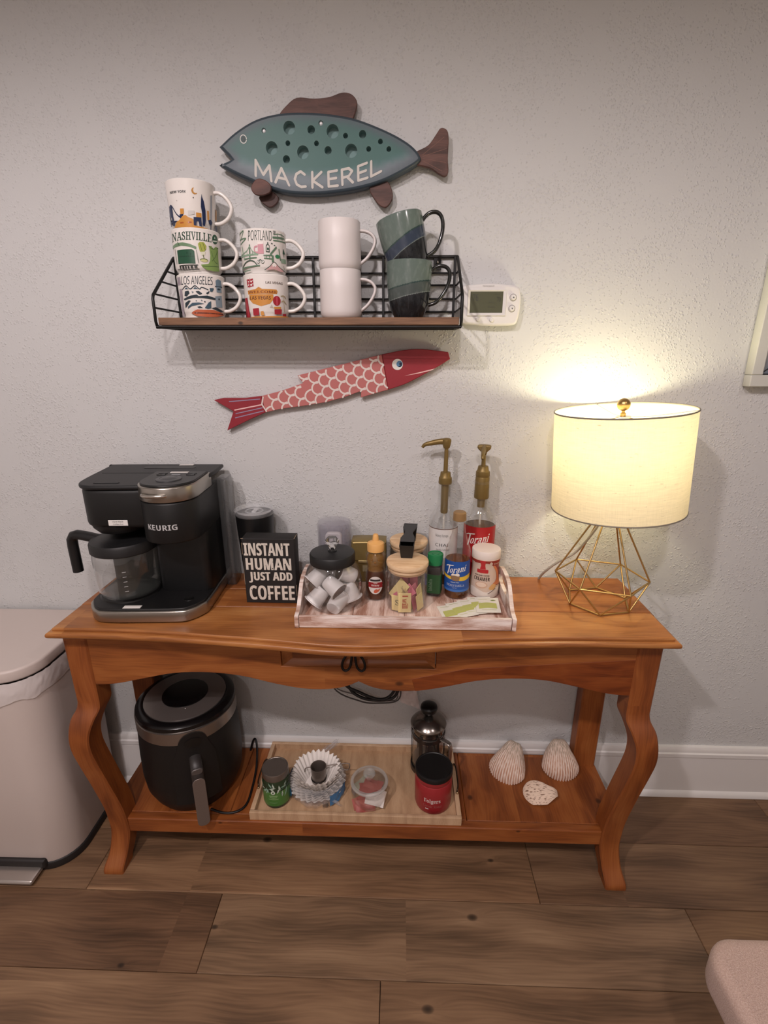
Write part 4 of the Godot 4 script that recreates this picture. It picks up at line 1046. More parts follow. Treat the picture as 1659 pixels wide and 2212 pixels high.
func clear_canister(f: float) -> void:
	var t := thing("canister", "clear plastic canister with a white insert, standing behind the pod jar", "canister", Vector3(-0.168, f, 0.062))
	part(t, "shell", MB.new().lathe(prof([0.044, 0.0, 0.0445, 0.14, 0.0445, 0.157, 0.042, 0.164, 0.037, 0.1655, 0.0, 0.163]), 48), glass(0.22, "8e889e"))
	part(t, "inner_shell", MB.new().lathe(prof([0.0415, 0.003, 0.0415, 0.138, 0.039, 0.15, 0.0, 0.152]), 40), glass(0.08, "8e889e"))
	part(t, "base", MB.new().lathe(prof([0.0, 0.001, 0.044, 0.001, 0.045, 0.006, 0.0, 0.006]), 40), mat("cfc8c4", 0.4))
	var b := MB.new().prism(MB.rrect(0.043, 0.135, 0.011, 5, 0, 0.073), 0.012, 0.028, 0.003)
	part(t, "insert", b, mat("e4e0de", 0.4))
	for s in [-0.013, 0.013]:
		part(t, "insert_rib", MB.new().box(Vector3(s, 0.07, 0.0285), Vector3(0.002, 0.11, 0.0015), 0.0005), mat("d2cecc", 0.4))


func gold_tin(f: float) -> void:
	var t := thing("tin", "dull gold square tin with a hinged lid, between canister and honey bear", "tin", Vector3(-0.077, f, 0.058))
	var g := mat("8f7c4c", 0.38, 0.55)
	part(t, "box", MB.new().prism(MB.rrect(0.088, 0.078, 0.006, 4, 0, 0.039), -0.025, 0.025, 0.003), g)
	part(t, "lid", MB.new().prism(curve(poly([-0.0455, 0.06, 0.0455, 0.06, 0.0455, 0.108, 0.04, 0.115, 0.0, 0.1165, -0.04, 0.115, -0.0455, 0.108]), 4, true, [0, 1]), -0.0265, 0.0265, 0.004), g)
	var c := part(t, "catch", MB.new().box(Vector3(-0.014, 0.060, 0.0275), Vector3(0.028, 0.007, 0.003), 0.001), mat("b9a878", 0.3, 0.7))
	part(t, "paper_label", MB.new().box(Vector3(-0.010, 0.040, 0.0254), Vector3(0.013, 0.018, 0.0008), 0.0002), mat("a89a78", 0.6))


func honey_bear(f: float) -> void:
	var t := thing("honey_bottle", "bear shaped honey bottle with orange cap and red and white label", "bottle", Vector3(-0.0545, f, 0.166))
	var sh := MB.new().lathe(prof([0.0, 0.0005, 0.022, 0.0, 0.0255, 0.003, 0.0262, 0.02, 0.0255, 0.05, 0.0245, 0.066, 0.0225, 0.076, 0.0205, 0.083, 0.0225, 0.093, 0.0242, 0.104, 0.0225, 0.115, 0.0185, 0.123, 0.0165, 0.128]), 40)
	for s in [-1.0, 1.0]:
		sh.ball(Vector3(s * 0.019, 0.117, 0.004), Vector3(0.0065, 0.0075, 0.005), 12)
		sh.ball(Vector3(s * 0.020, 0.012, 0.012), Vector3(0.0095, 0.012, 0.014), 12)
		sh.ball(Vector3(s * 0.022, 0.066, 0.007), Vector3(0.006, 0.017, 0.009), 12)
	sh.ball(Vector3(0, 0.102, 0.021), Vector3(0.0095, 0.0085, 0.008), 12)
	part(t, "bottle", sh, glass())
	part(t, "honey", MB.new().lathe(prof([0.0, 0.002, 0.0205, 0.002, 0.024, 0.005, 0.0248, 0.02, 0.024, 0.05, 0.0228, 0.066, 0.0212, 0.075, 0.0, 0.0755]), 36), liquid("6e3408", 0.45))
	part(t, "honey_film", MB.new().lathe(prof([0.0208, 0.0765, 0.0195, 0.084, 0.0212, 0.094, 0.0228, 0.104, 0.021, 0.114, 0.017, 0.122]), 32), mat(Color("a8772a", 0.45), 0.1, 0.0, {"transparency": BaseMaterial3D.TRANSPARENCY_ALPHA, "refraction_enabled": false}))
	var face := MB.new()
	for s in [-1.0, 1.0]:
		face.ball(Vector3(s * 0.008, 0.109, 0.0222), Vector3(0.0018, 0.0022, 0.0012), 8)
	face.ball(Vector3(0, 0.105, 0.0290), Vector3(0.0028, 0.002, 0.0015), 8)
	part(t, "face", face, mat("8a5c26", 0.2))
	part(t, "cap", MB.new().lathe(prof([0.0, 0.126, 0.0205, 0.126, 0.0208, 0.143, 0.0195, 0.146, 0.012, 0.149, 0.0078, 0.152, 0.0066, 0.165, 0.005, 0.1675, 0.0, 0.168]), 32), mat("e6b068", 0.5))
	var lab := MB.new().fill(MB.oval(0.0185, 0.0235, 0.0, 0.0, 28), 0.005, on_cyl(0.0268, 0.044))
	var lb := part(t, "label", lab, mat("d9d2cc", 0.5))
	part(lb, "label_band", MB.new().fill(PackedVector2Array([Vector2(-0.0182, -0.006), Vector2(0.0182, -0.006), Vector2(0.0182, 0.008), Vector2(-0.0182, 0.008)]), 0.005, on_cyl(0.0271, 0.044)), mat("8e1c20", 0.5))
	part(lb, "label_band", MB.new().fill(MB.rrect(0.026, 0.005, 0.0, 1, 0.0, 0.0132), 0.005, on_cyl(0.0271, 0.044)), mat("2b2322", 0.5))
	var w := MB.new().text("Honey", F.serifb, 0.02, 0.0058, on_cyl(0.0275, 0.0435))
	w.text("100%", F.sans, 0.010, 0.003, on_cyl(0.0275, 0.0497))
	part(lb, "lettering", w, mat("e6ddd6", 0.5))
	part(lb, "label_flower", MB.new().fill(curve(poly([-0.004, -0.018, 0.001, -0.02, 0.008, -0.016, 0.012, -0.009, 0.006, -0.011, 0.003, -0.0095, -0.002, -0.012]), 3), 0.004, on_cyl(0.0273, 0.044)), mat("c25a3c", 0.5))


func sweetener_jars(f: float) -> void:
	var ash := wood(T.ash, 0, 0.3, 0.14, 0.55, Vector3(0.2, 0.3, 0.1))
	var g := glass()
	for k in 2:
		var t := thing("sweetener_jar", ["glass jar with pale wooden lid, in front, filled with pink and yellow sweetener packets", "glass jar with pale wooden lid standing behind the packet jar"][k], "jar", [Vector3(0.0225, f, 0.2055), Vector3(0.0275, f, 0.0685)][k], 0.0, "glass jars with wooden lids")
		part(t, "jar", MB.new().lathe(prof([0.0, 0.001, 0.046, 0.0005, 0.0482, 0.003, 0.0485, 0.106, 0.047, 0.106, 0.0468, 0.005, 0.044, 0.0035, 0.0, 0.0035]), 56), g)
		part(t, "lid", MB.new().lathe(prof([0.0, 0.093, 0.0435, 0.093, 0.0445, 0.096, 0.0465, 0.099, 0.0445, 0.103, 0.0465, 0.1065, 0.0485, 0.107, 0.0497, 0.110, 0.0502, 0.1145, 0.0490, 0.1185, 0.0455, 0.1205, 0.0, 0.121]), 56), ash)
	# packets stand and lean in the front jar
	var c := Vector3(0.0225, f + 0.004, 0.2055)
	var yel := mat("e3cf94", 0.6)
	var pink := mat("d27a8a", 0.6)
	var blade := func(w: float, h: float) -> MB:
		return MB.new().prism(MB.rrect(w, h, 0.0, 1, 0, h / 2), -0.0008, 0.0008, 0.0005)
	var items := [
		# pink?, x, z, turn, lean, roll, w, h, label
		[false, -0.006, 0.0435, 0.03, -0.02, 0.0, 0.030, 0.050, "yellow sweetener packet lettered will, upright at the front of the packet jar"],
		[false, -0.022, 0.037, -0.35, -0.05, 0.0, 0.030, 0.040, "yellow sweetener packet lettered with an S, left of the front packet"],
		[true, 0.008, 0.0, 0.05, 0.03, 0.0, 0.034, 0.085, "tall pink sweetener packet standing in the middle of the packet jar"],
		[false, -0.034, 0.014, -0.55, 0.12, 0.42, 0.030, 0.056, "yellow sweetener packet leaning on the left wall of the packet jar"],
		[true, -0.026, 0.020, -0.35, 0.15, 0.62, 0.028, 0.052, "pink sweetener packet lying across the left of the packet jar"],
		[false, 0.014, 0.022, 0.75, 0.12, -0.30, 0.026, 0.060, "yellow sweetener packet tilted before the tall pink one"],
		[true, 0.024, 0.018, 0.95, 0.10, -0.16, 0.030, 0.062, "pink sweetener packet seen edge on, right of the middle"],
		[false, 0.034, 0.014, 1.15, 0.08, -0.12, 0.028, 0.058, "yellow sweetener packet along the right wall of the packet jar"],
		[false, 0.032, 0.026, 0.9, 0.05, -0.1, 0.024, 0.040, "short yellow sweetener packet at the right front of the packet jar"],
		[true, -0.012, -0.018, 0.3, -0.1, 0.1, 0.032, 0.064, "pink sweetener packet at the back of the packet jar"]]
	for e in items:
		var p := thing("sweetener_packet", e[8], "packet", c + Vector3(e[1], 0.022 if e[5] > 0.3 else 0.0, e[2]), e[3], "sweetener packets in the glass jar")
		p.basis = Basis(Vector3.UP, e[3]) * Basis(Vector3(1, 0, 0), -e[4]) * Basis(Vector3(0, 0, 1), -e[5] * 1.4)
		part(p, "sachet", blade.call(e[6], e[7]), pink if e[0] else yel)
		var ink := MB.new()
		if "will" in e[8]:
			ink.text("will", F.serifb, 0.026, 0.013, func(q: Vector2) -> Vector3: return Vector3(q.y + 0.001, 0.023 - q.x, 0.0012))
			ink.fill(MB.rrect(0.013, 0.003, 0, 1, 0.001, 0.0425), 0.01, on_flat(Transform3D(Basis(), Vector3(0, 0, 0.0012))))
			part(p, "lettering", ink, mat("b23a2c", 0.6))
		elif "an S" in e[8]:
			ink.text("S", F.serif, 0.009, 0.014, on_flat(Transform3D(Basis(), Vector3(-0.001, 0.022, 0.0012))))
			part(p, "lettering", ink, mat("3a3a34", 0.6))
		elif "tall pink" in e[8]:
			ink.text("SweetN", F.sans, 0.022, 0.006, func(q: Vector2) -> Vector3: return Vector3(q.y - 0.003, 0.06 - q.x, 0.0012))
			part(p, "lettering", ink, mat("5a2a44", 0.6))


func scoop() -> void:
	# two-ended: an hourglass bar with a tapered bowl hanging under each end, lying across both wooden lids
	var t := thing("coffee_scoop", "black double ended coffee scoop lying across the two wooden jar lids", "scoop", Vector3(0.0265, 0.893, 0.128), -0.085)
	var m := mat("151516", 0.42)
	var L := 0.081
	part(t, "bridge", MB.new().prism(plan(curve(poly([-0.0165, 0.062, -0.0165, 0.035, -0.010, 0.0, -0.016, -0.035, -0.0175, -0.062, 0.0175, -0.062, 0.016, -0.035, 0.010, 0.0, 0.0165, 0.035, 0.0165, 0.062]), 4, true, [0, 4, 5, 9])), 0.0355, 0.0385, 0.001, up_xf()), mat("2a2a2b", 0.5))
	for s in [-1.0, 1.0]:
		var b := MB.new()
		var za: float = s * L
		var zb: float = s * 0.038
		var rim := [Vector3(-0.0175, 0.0385, zb), Vector3(0.0175, 0.0385, zb), Vector3(0.0175, 0.0335, za), Vector3(-0.0175, 0.0335, za)]
		var bot := [Vector3(-0.0145, 0.001, zb), Vector3(0.0145, 0.001, zb), Vector3(0.0135, 0.001, za - s * 0.006), Vector3(-0.0135, 0.001, za - s * 0.006)]
		var rin := [Vector3(-0.0155, 0.0382, zb), Vector3(0.0155, 0.0382, zb), Vector3(0.0155, 0.0332, za - s * 0.002), Vector3(-0.0155, 0.0332, za - s * 0.002)]
		var flo := [Vector3(-0.013, 0.004, zb), Vector3(0.013, 0.004, zb), Vector3(0.012, 0.004, za - s * 0.008), Vector3(-0.012, 0.004, za - s * 0.008)]
		if s < 0:
			for q in [rim, bot, rin, flo]:
				q.reverse()
		for k in 4:
			var k2 := (k + 1) % 4
			b.quad(bot[k], rim[k], rim[k2], bot[k2])
			b.g += 1
			b.quad(rim[k], rin[k], rin[k2], rim[k2])
			b.g += 1
			b.quad(rin[k], flo[k], flo[k2], rin[k2])
			b.g += 1
		b.quad(bot[0], bot[1], bot[2], bot[3])
		b.g += 1
		b.quad(flo[0], flo[3], flo[2], flo[1])
		b.g += 1
		part(t, "bowl", b, m)


func spice_jar(f: float) -> void:
	var t := thing("spice_jar", "square clear spice jar with green cap and green label", "jar", Vector3(0.0925, f, 0.146), -0.25)
	part(t, "bottle", MB.new().prism(plan(MB.rrect(0.035, 0.035, 0.006, 4)), 0.0, 0.082, 0.003, up_xf()), glass(0.1))
	var m := mat("5a3c28", 0.9)
	m.albedo_texture = noise_tex(12, 0.09, [0.0, "2c1a10", 0.5, "6a4428", 1.0, "8a6a44"], 128, 3)
	part(t, "spice", MB.new().prism(plan(MB.rrect(0.031, 0.031, 0.005, 3)), 0.003, 0.078, 0.001, up_xf()), m)
	part(t, "label", MB.new().prism(plan(MB.rrect(0.0356, 0.0356, 0.0062, 4)), 0.010, 0.060, 0.0, up_xf()), mat("2c5a34", 0.5))
	var txt := MB.new()
	for k in 9:
		txt.box(Vector3(-0.008 + 0.001 * (k % 3), 0.018 + 0.0036 * k, 0.01795), Vector3(0.010 - 0.002 * (k % 3), 0.0009, 0.0002))
	part(t, "label_print", txt, mat("9ab09a", 0.5))
	part(t, "neck", MB.new().lathe(prof([0.0165, 0.081, 0.0155, 0.086]), 28), glass(0.1))
	part(t, "cap", MB.new().lathe(prof([0.0, 0.084, 0.0178, 0.084, 0.0182, 0.09, 0.0195, 0.108, 0.0188, 0.1115, 0.0165, 0.1125, 0.0160, 0.1108, 0.009, 0.1108, 0.0085, 0.1118, 0.0, 0.112]), 36), mat("1f7a48", 0.45))


func bottle(called: String, label: String, at: Vector3, r: float, sh: float, neck: float, top: float) -> Node3D:
	var t := thing(called, label, "bottle", at, 0.0, "syrup bottles on the tray")
	part(t, "bottle", MB.new().lathe(prof([0.0, 0.003, r * 0.8, 0.0, r * 0.96, 0.002, r, 0.008, r, sh, r * 0.94, sh + 0.012, r * 0.72, sh + 0.026, neck * 1.35, sh + 0.036, neck * 1.08, sh + 0.047, neck, sh + 0.058, neck * 0.92, top - 0.012, neck * 0.92, top - 0.008, neck * 1.08, top - 0.007, neck * 1.08, top - 0.002, neck * 0.95, top]), 48), glass())
	return t


func pump(t: Node3D, top: float, big: bool, turn: float) -> void:
	var g := mat("7f6a3c", 0.42, 0.45)
	var b := MB.new()
	if big:
		b.lathe(prof([0.0, top - 0.042, 0.0182, top - 0.042, 0.0188, top - 0.040, 0.0175, top + 0.012, 0.0168, top + 0.014, 0.0178, top + 0.016, 0.0172, top + 0.027, 0.0145, top + 0.030, 0.0125, top + 0.041, 0.0, top + 0.043]), 32)
		b.lathe(prof([0.0, top - 0.066, 0.0095, top - 0.066, 0.0105, top - 0.042]), 20)
	else:
		b.lathe(prof([0.0, top - 0.004, 0.0165, top - 0.004, 0.0172, top - 0.001, 0.0165, top + 0.012, 0.014, top + 0.015, 0.0125, top + 0.026, 0.0, top + 0.028]), 32)
	var p := part(t, "pump", b, g)
	var len := 0.075 if not big else 0.058
	var stem := MB.new().lathe(prof([0.0, top + 0.02, 0.0058, top + 0.022, 0.0048, top + len + 0.02, 0.0, top + len + 0.02]), 16)
	part(p, "pump_stem", stem, g)
	var y := top + len + 0.018
	var x := Transform3D(Basis(Vector3.UP, turn), Vector3(0, y, 0))
	var hd := MB.new()
	if big:
		hd.prism(curve(poly([-0.0055, -0.006, 0.0055, -0.006, 0.0075, 0.001, 0.0150, 0.0085, 0.0165, 0.012, 0.0160, 0.0165, 0.009, 0.0185, -0.009, 0.0185, -0.0160, 0.0165, -0.0165, 0.012, -0.0150, 0.0085, -0.0075, 0.001]), 3), -0.009, 0.009, 0.003, Transform3D(Basis(Vector3.UP, turn + PI / 2), Vector3(0, y, 0)))
	else:
		hd.lathe(prof([0.0, -0.006, 0.0075, -0.006, 0.0095, 0.0, 0.0115, 0.012, 0.0110, 0.016, 0.007, 0.0185, 0.0, 0.019]), 24, x)
	# tapering spout, dipping at its end
	hd.tube(curve3([Vector3(0.002, 0.011, 0), Vector3(-0.02, 0.0095, 0), Vector3(-0.042, 0.0045, 0), Vector3(-0.054, 0.001, 0), Vector3(-0.060, -0.006, 0)], 4), 0.0085, 12, false, x, 0.85, Vector3.ZERO, 0.0035)
	part(p, "pump_head", hd, g)
	var tube := MB.new().lathe(prof([0.0, 0.006, 0.0028, 0.006, 0.0028, top - 0.08, 0.0, top - 0.08]), 12)
	part(p, "dip_tube", tube, glass(0.3, "efeadd"))
	if not big:
		part(p, "pump_barrel", MB.new().lathe(prof([0.0, top - 0.082, 0.0085, top - 0.082, 0.0095, top - 0.078, 0.0095, top - 0.003]), 20), g)


func patch(r: float, y0: float, y1: float, half: float, turn: float, m: Material, t: Node, called: String) -> MeshInstance3D:
	return part(t, called, MB.new().lathe(prof([r, y0, r, y1]), 32, Transform3D(), turn - half, turn + half), m)


func syrups(f: float) -> void:
	# chai
	var t := bottle("syrup_bottle", "clear syrup bottle with gold pump and white label lettered CHAI", Vector3(0.118, f, 0.056), 0.0372, 0.168, 0.0168, 0.270)
	pump(t, 0.270, false, -0.12)
	var turn := -0.09
	var lb := patch(0.0376, 0.03, 0.156, 1.45, turn, mat("dedbd8", 0.5), t, "label")
	patch(0.0378, 0.1538, 0.1558, 1.45, turn, mat("57301c", 0.5), lb, "label_line")
	var ink := MB.new()
	ink.text("CHAI", F.sans, 0.034, 0.0082, on_cyl(0.0380, 0.112, turn, -0.003))
	part(lb, "lettering", ink, mat("2a2523", 0.5))
	var sm := MB.new()
	sm.text("Skinny Syrups", F.serif, 0.034, 0.0085, on_cyl(0.0380, 0.137, turn, -0.004))
	sm.text("Vanilla Collection", F.serif, 0.036, 0.005, on_cyl(0.0380, 0.099, turn, 0.0), 0.2)
	part(lb, "small_lettering", sm, mat("6a6663", 0.5))
	part(t, "syrup", MB.new().lathe(prof([0.0, 0.004, 0.035, 0.004, 0.0355, 0.045, 0.0, 0.045]), 36), liquid("b98a4a", 0.1))
	# red label
	t = bottle("syrup_bottle", "clear syrup bottle with gold pump and red label, at the back right of the tray", Vector3(0.2115, f, 0.058), 0.0405, 0.172, 0.0182, 0.275)
	pump(t, 0.272, true, 1.35)
	turn = -0.17
	lb = patch(0.0409, 0.03, 0.163, 1.42, turn, mat("a81d20", 0.4), t, "label")
	for s in [-1.0, 1.0]:
		patch(0.0411, 0.03, 0.163, 0.025, turn + s * 1.40, mat("dcd2ca", 0.5), lb, "label_edge")
	part(lb, "lettering", script_name(0.062, 0.034, 0.0413, 0.132, turn, -0.004), mat("e6dfd8", 0.5))
	part(t, "syrup", MB.new().lathe(prof([0.0, 0.004, 0.0385, 0.004, 0.039, 0.158, 0.0, 0.158]), 36), liquid("c9a06a", 0.06))
	# blue label
	t = bottle("syrup_bottle", "smaller syrup bottle with tan cap and blue label lettered French Vanilla", Vector3(0.1475, f, 0.1465), 0.0308, 0.120, 0.0158, 0.203)
	turn = -0.17
	lb = patch(0.0311, 0.022, 0.102, 1.5, turn, mat("1f4f9c", 0.4), t, "label")
	patch(0.0313, 0.022, 0.028, 1.49, turn, mat("3d6db4", 0.4), lb, "label_edge")
	var yb := MB.new().fill(curve(poly([-0.044, 0.004, -0.02, 0.0005, 0.0, -0.0005, 0.02, 0.001, 0.044, 0.0055, 0.044, -0.0055, 0.02, -0.0105, 0.0, -0.009, -0.02, -0.007, -0.044, -0.004]), 3, true, [4, 5, 9, 0]), 0.005, on_cyl(0.0314, 0.062, turn))
	part(lb, "label_band", yb, mat("e0b93a", 0.5))
	var cup := MB.new().fill(curve(poly([-0.012, -0.007, -0.014, 0.003, -0.009, 0.0085, -0.003, 0.006, 0.002, 0.010, 0.008, 0.006, 0.007, -0.009, -0.004, -0.0105]), 3), 0.004, on_cyl(0.0317, 0.062, turn))
	part(lb, "label_glass", cup, mat("8a6a4a", 0.5))
	var foam := MB.new().fill(curve(poly([-0.013, 0.003, -0.009, 0.0095, -0.003, 0.0075, 0.002, 0.011, 0.008, 0.007, 0.006, 0.0025, -0.004, 0.004]), 3), 0.004, on_cyl(0.0319, 0.062, turn))
	part(lb, "label_foam", foam, mat("e3dbd0", 0.5))
	part(lb, "lettering", script_name(0.052, 0.025, 0.0318, 0.083, turn, -0.002), mat("e8e4de", 0.5))
	var fv := MB.new().text("FRENCH VANILLA", F.serif, 0.047, 0.0056, on_cyl(0.0318, 0.039, turn, -0.002))
	fv.text("SUGAR FREE", F.bold, 0.021, 0.0024, on_cyl(0.0318, 0.0475, turn, -0.003))
	fv.text("syrup", F.sans, 0.010, 0.0022, on_cyl(0.0318, 0.0325, turn, -0.003))
	part(lb, "lettering", fv, mat("c9cfd9", 0.5))
	part(t, "syrup", MB.new().lathe(prof([0.0, 0.003, 0.0285, 0.003, 0.0292, 0.1, 0.0, 0.1]), 36), liquid("b06a1e", 0.12))
	part(t, "cap", MB.new().lathe(prof([0.0, 0.199, 0.0158, 0.199, 0.0162, 0.202, 0.0155, 0.218, 0.013, 0.2205, 0.0, 0.221]), 36), mat("9a7a50", 0.4, 0.2))


# a flowing, slanting brand word for the syrup labels: tall cross-barred T, then joined lower case
func script_name(w: float, h: float, r: float, y: float, turn: float, dx: float) -> MB:
	var b := MB.new()
	var put := on_cyl(r, y, turn, dx)
	var rise := func(p: Vector2) -> Vector3: return put.call(Vector2(p.x, p.y + 0.16 * p.x))
	b.text("orani", F.serifb, w * 0.78, h * 0.62, func(p: Vector2) -> Vector3: return rise.call(Vector2(p.x + w * 0.12, p.y - h * 0.06)), 0.28)
	b.stroke(PackedVector2Array([Vector2(-w * 0.5, h * 0.36), Vector2(-w * 0.40, h * 0.42), Vector2(-w * 0.12, h * 0.40)]), h * 0.09, 0.004, rise)
	b.stroke(curve(poly([-w * 0.31, h * 0.40, -w * 0.335, h * 0.1, -w * 0.37, -h * 0.2, -w * 0.42, -h * 0.46]), 3, false), h * 0.13, 0.004, rise)
	return b


func creamer(f: float) -> void:
	var t := thing("creamer", "coffee creamer tub with white lid and red and cream printed wrap", "canister", Vector3(0.2185, f, 0.1375))
	var turn := -0.22
	var r_at := func(y: float) -> float: return 0.0343 + 0.0016 * sin(y * 60.0) + (0.0 if y < 0.094 else 0.0012)
	var pr := [Vector2(0.0, 0.001), Vector2(0.030, 0.0005)]
	for k in 23:
		var y := 0.003 + 0.101 * k / 22.0
		pr.append(Vector2(r_at.call(y), y))
	pr.append(Vector2(0.032, 0.108))
	part(t, "tub", MB.new().lathe(pr, 48, Transform3D(), 0.0, TAU, 9.0), mat("cdb6a4", 0.35))
	part(t, "lid", MB.new().lathe(prof([0.0, 0.105, 0.0345, 0.105, 0.0352, 0.107, 0.0352, 0.122, 0.034, 0.1245, 0.031, 0.125, 0.0, 0.1245]), 48), mat("e8dcd2", 0.45))
	var put := func(lift: float) -> Callable:
		return func(p: Vector2) -> Vector3:
			var r: float = r_at.call(p.y) + lift
			var a := turn + p.x / 0.034
			return Vector3(sin(a) * r, p.y, cos(a) * r)
	var red := MB.new().fill(curve(poly([-0.05, 0.103, 0.056, 0.103, 0.056, 0.034, 0.040, 0.035, 0.022, 0.039, 0.034, 0.054, 0.030, 0.076, 0.014, 0.094, -0.012, 0.096, -0.05, 0.090]), 3, true, [0, 1, 2, 9]), 0.006, put.call(0.0003))
	part(t, "wrap_red", red, mat("8e2c20", 0.4))
	var swirl := MB.new().fill(curve(poly([0.020, 0.040, 0.034, 0.052, 0.033, 0.07, 0.022, 0.088, 0.030, 0.086, 0.042, 0.068, 0.044, 0.046, 0.056, 0.040, 0.050, 0.037, 0.036, 0.038]), 3), 0.005, put.call(0.0005))
	part(t, "wrap_swirl", swirl, mat("cc7a4c", 0.4))
	var logo := MB.new().fill(poly([-0.012, 0.103, 0.002, 0.103, 0.001, 0.090, 0.003, 0.080, -0.012, 0.080, -0.009, 0.090]), 0.005, put.call(0.0006))
	logo.fill(MB.rrect(0.029, 0.0095, 0.002, 3, -0.005, 0.0745), 0.005, put.call(0.0006))
	part(t, "wrap_badge", logo, mat("b3262b", 0.4))
	var w := MB.new().text("CREAMER", F.bold, 0.040, 0.0095, func(p: Vector2) -> Vector3: return put.call(0.0008).call(Vector2(p.x - 0.006, p.y + 0.0545)))
	w.text("NON DAIRY COFFEE", F.bold, 0.037, 0.0036, func(p: Vector2) -> Vector3: return put.call(0.0008).call(Vector2(p.x - 0.006, p.y + 0.0635)))
	part(t, "lettering", w, mat("2a1a16", 0.5))
	var cup := MB.new().fill(MB.oval(0.015, 0.0085, -0.006, 0.0385, 28), 0.004, put.call(0.0006))
	part(t, "wrap_cup", cup, mat("c9a58c", 0.4))
	part(t, "wrap_cup", MB.new().fill(MB.oval(0.012, 0.006, -0.006, 0.0395, 24), 0.004, put.call(0.0008)), mat("dcc4b0", 0.4))
	part(t, "wrap_cloud", MB.new().fill(curve(poly([-0.05, 0.022, -0.03, 0.03, -0.012, 0.026, 0.008, 0.02, 0.03, 0.031, 0.056, 0.028, 0.056, 0.004, -0.05, 0.004]), 3, true, [0, 5, 6, 7]), 0.006, put.call(0.0003)), mat("ddd2c8", 0.4))
	part(t, "wrap_biscuit", MB.new().fill(curve(poly([0.012, 0.030, 0.022, 0.042, 0.032, 0.036, 0.024, 0.026]), 4), 0.004, put.call(0.0006)), mat("d3a266", 0.4))
	part(t, "wrap_spoon", MB.new().stroke(PackedVector2Array([Vector2(0.011, 0.016), Vector2(0.030, 0.029)]), 0.0016, 0.004, put.call(0.0008)), mat("5a3a30", 0.4))


func tea_bags(f: float) -> void:
	var paper := mat("e6e4d8", 0.6)
	var list := [[0.1285, 0.2424, 0.2, "tea sachet at the left end of the fanned row on the tray"], [0.1515, 0.2294, 0.27, "tea sachet second from the left in the fan"], [0.1765, 0.2209, 0.13, "tea sachet in the middle of the fan"], [0.1985, 0.2112, -0.02, "tea sachet fourth from the left, mostly under the top one"], [0.2145, 0.2195, -0.08, "uppermost tea sachet, at the right end of the fan, fully in view"]]
	var first: Node3D
	for k in 5:
		var pos := Vector3(list[k][0], f + 0.0018 + 0.0022 * k, list[k][1])
		if k == 0:
			first = thing("tea_sachet", list[0][3], "tea bag", pos, list[0][2], "tea sachets fanned out on the tray")
			part(first, "sachet", MB.new().sheet(func(u: float, v: float) -> Vector3: return Vector3((u - 0.5) * 0.056, 0.0016 * sin(PI * u) * sin(PI * v), (0.5 - v) * 0.072), 8, 8), paper)
			part(first, "sachet_back", MB.new().box(Vector3(0, -0.0006, 0), Vector3(0.056, 0.0008, 0.072), 0.0002), paper)
			var on := func(p: Vector2) -> Vector3: return Vector3(p.x, 0.0004 + 0.0016 * sin(PI * (p.x / 0.056 + 0.5)) * sin(PI * (p.y / 0.072 + 0.5)), -p.y)
			part(first, "printed_panel", MB.new().fill(curve(poly([-0.021, 0.007, 0.0, 0.009, 0.021, 0.006, 0.021, -0.019, 0.0, -0.017, -0.021, -0.020]), 3, true, [0, 2, 3, 5]), 0.006, on), mat("bcc16c", 0.6))
			part(first, "printed_leaf", MB.new().fill(curve(poly([0.008, 0.02, 0.014, 0.024, 0.021, 0.021, 0.014, 0.018]), 3), 0.004, on), mat("8a9a5a", 0.6))
			var lines := MB.new()
			for q in [[-0.010, 0.027, 0.022], [-0.006, 0.004, 0.026], [-0.002, -0.003, 0.03], [0.0, -0.009, 0.02], [0.002, -0.025, 0.034]]:
				lines.fill(MB.rrect(q[2], 0.0012, 0, 1, q[0], q[1]), 0.006, func(p: Vector2) -> Vector3: return on.call(p) + Vector3(0, 0.0003, 0))
			part(first, "printed_line", lines, mat("c3c58a", 0.6))
			first.basis = Basis(Vector3.UP, list[0][2]) * Basis(Vector3(0, 0, 1), 0.03)
		else:
			copy_of(first, list[k][3], pos, Basis(Vector3.UP, list[k][2]) * Basis(Vector3(0, 0, 1), 0.05))


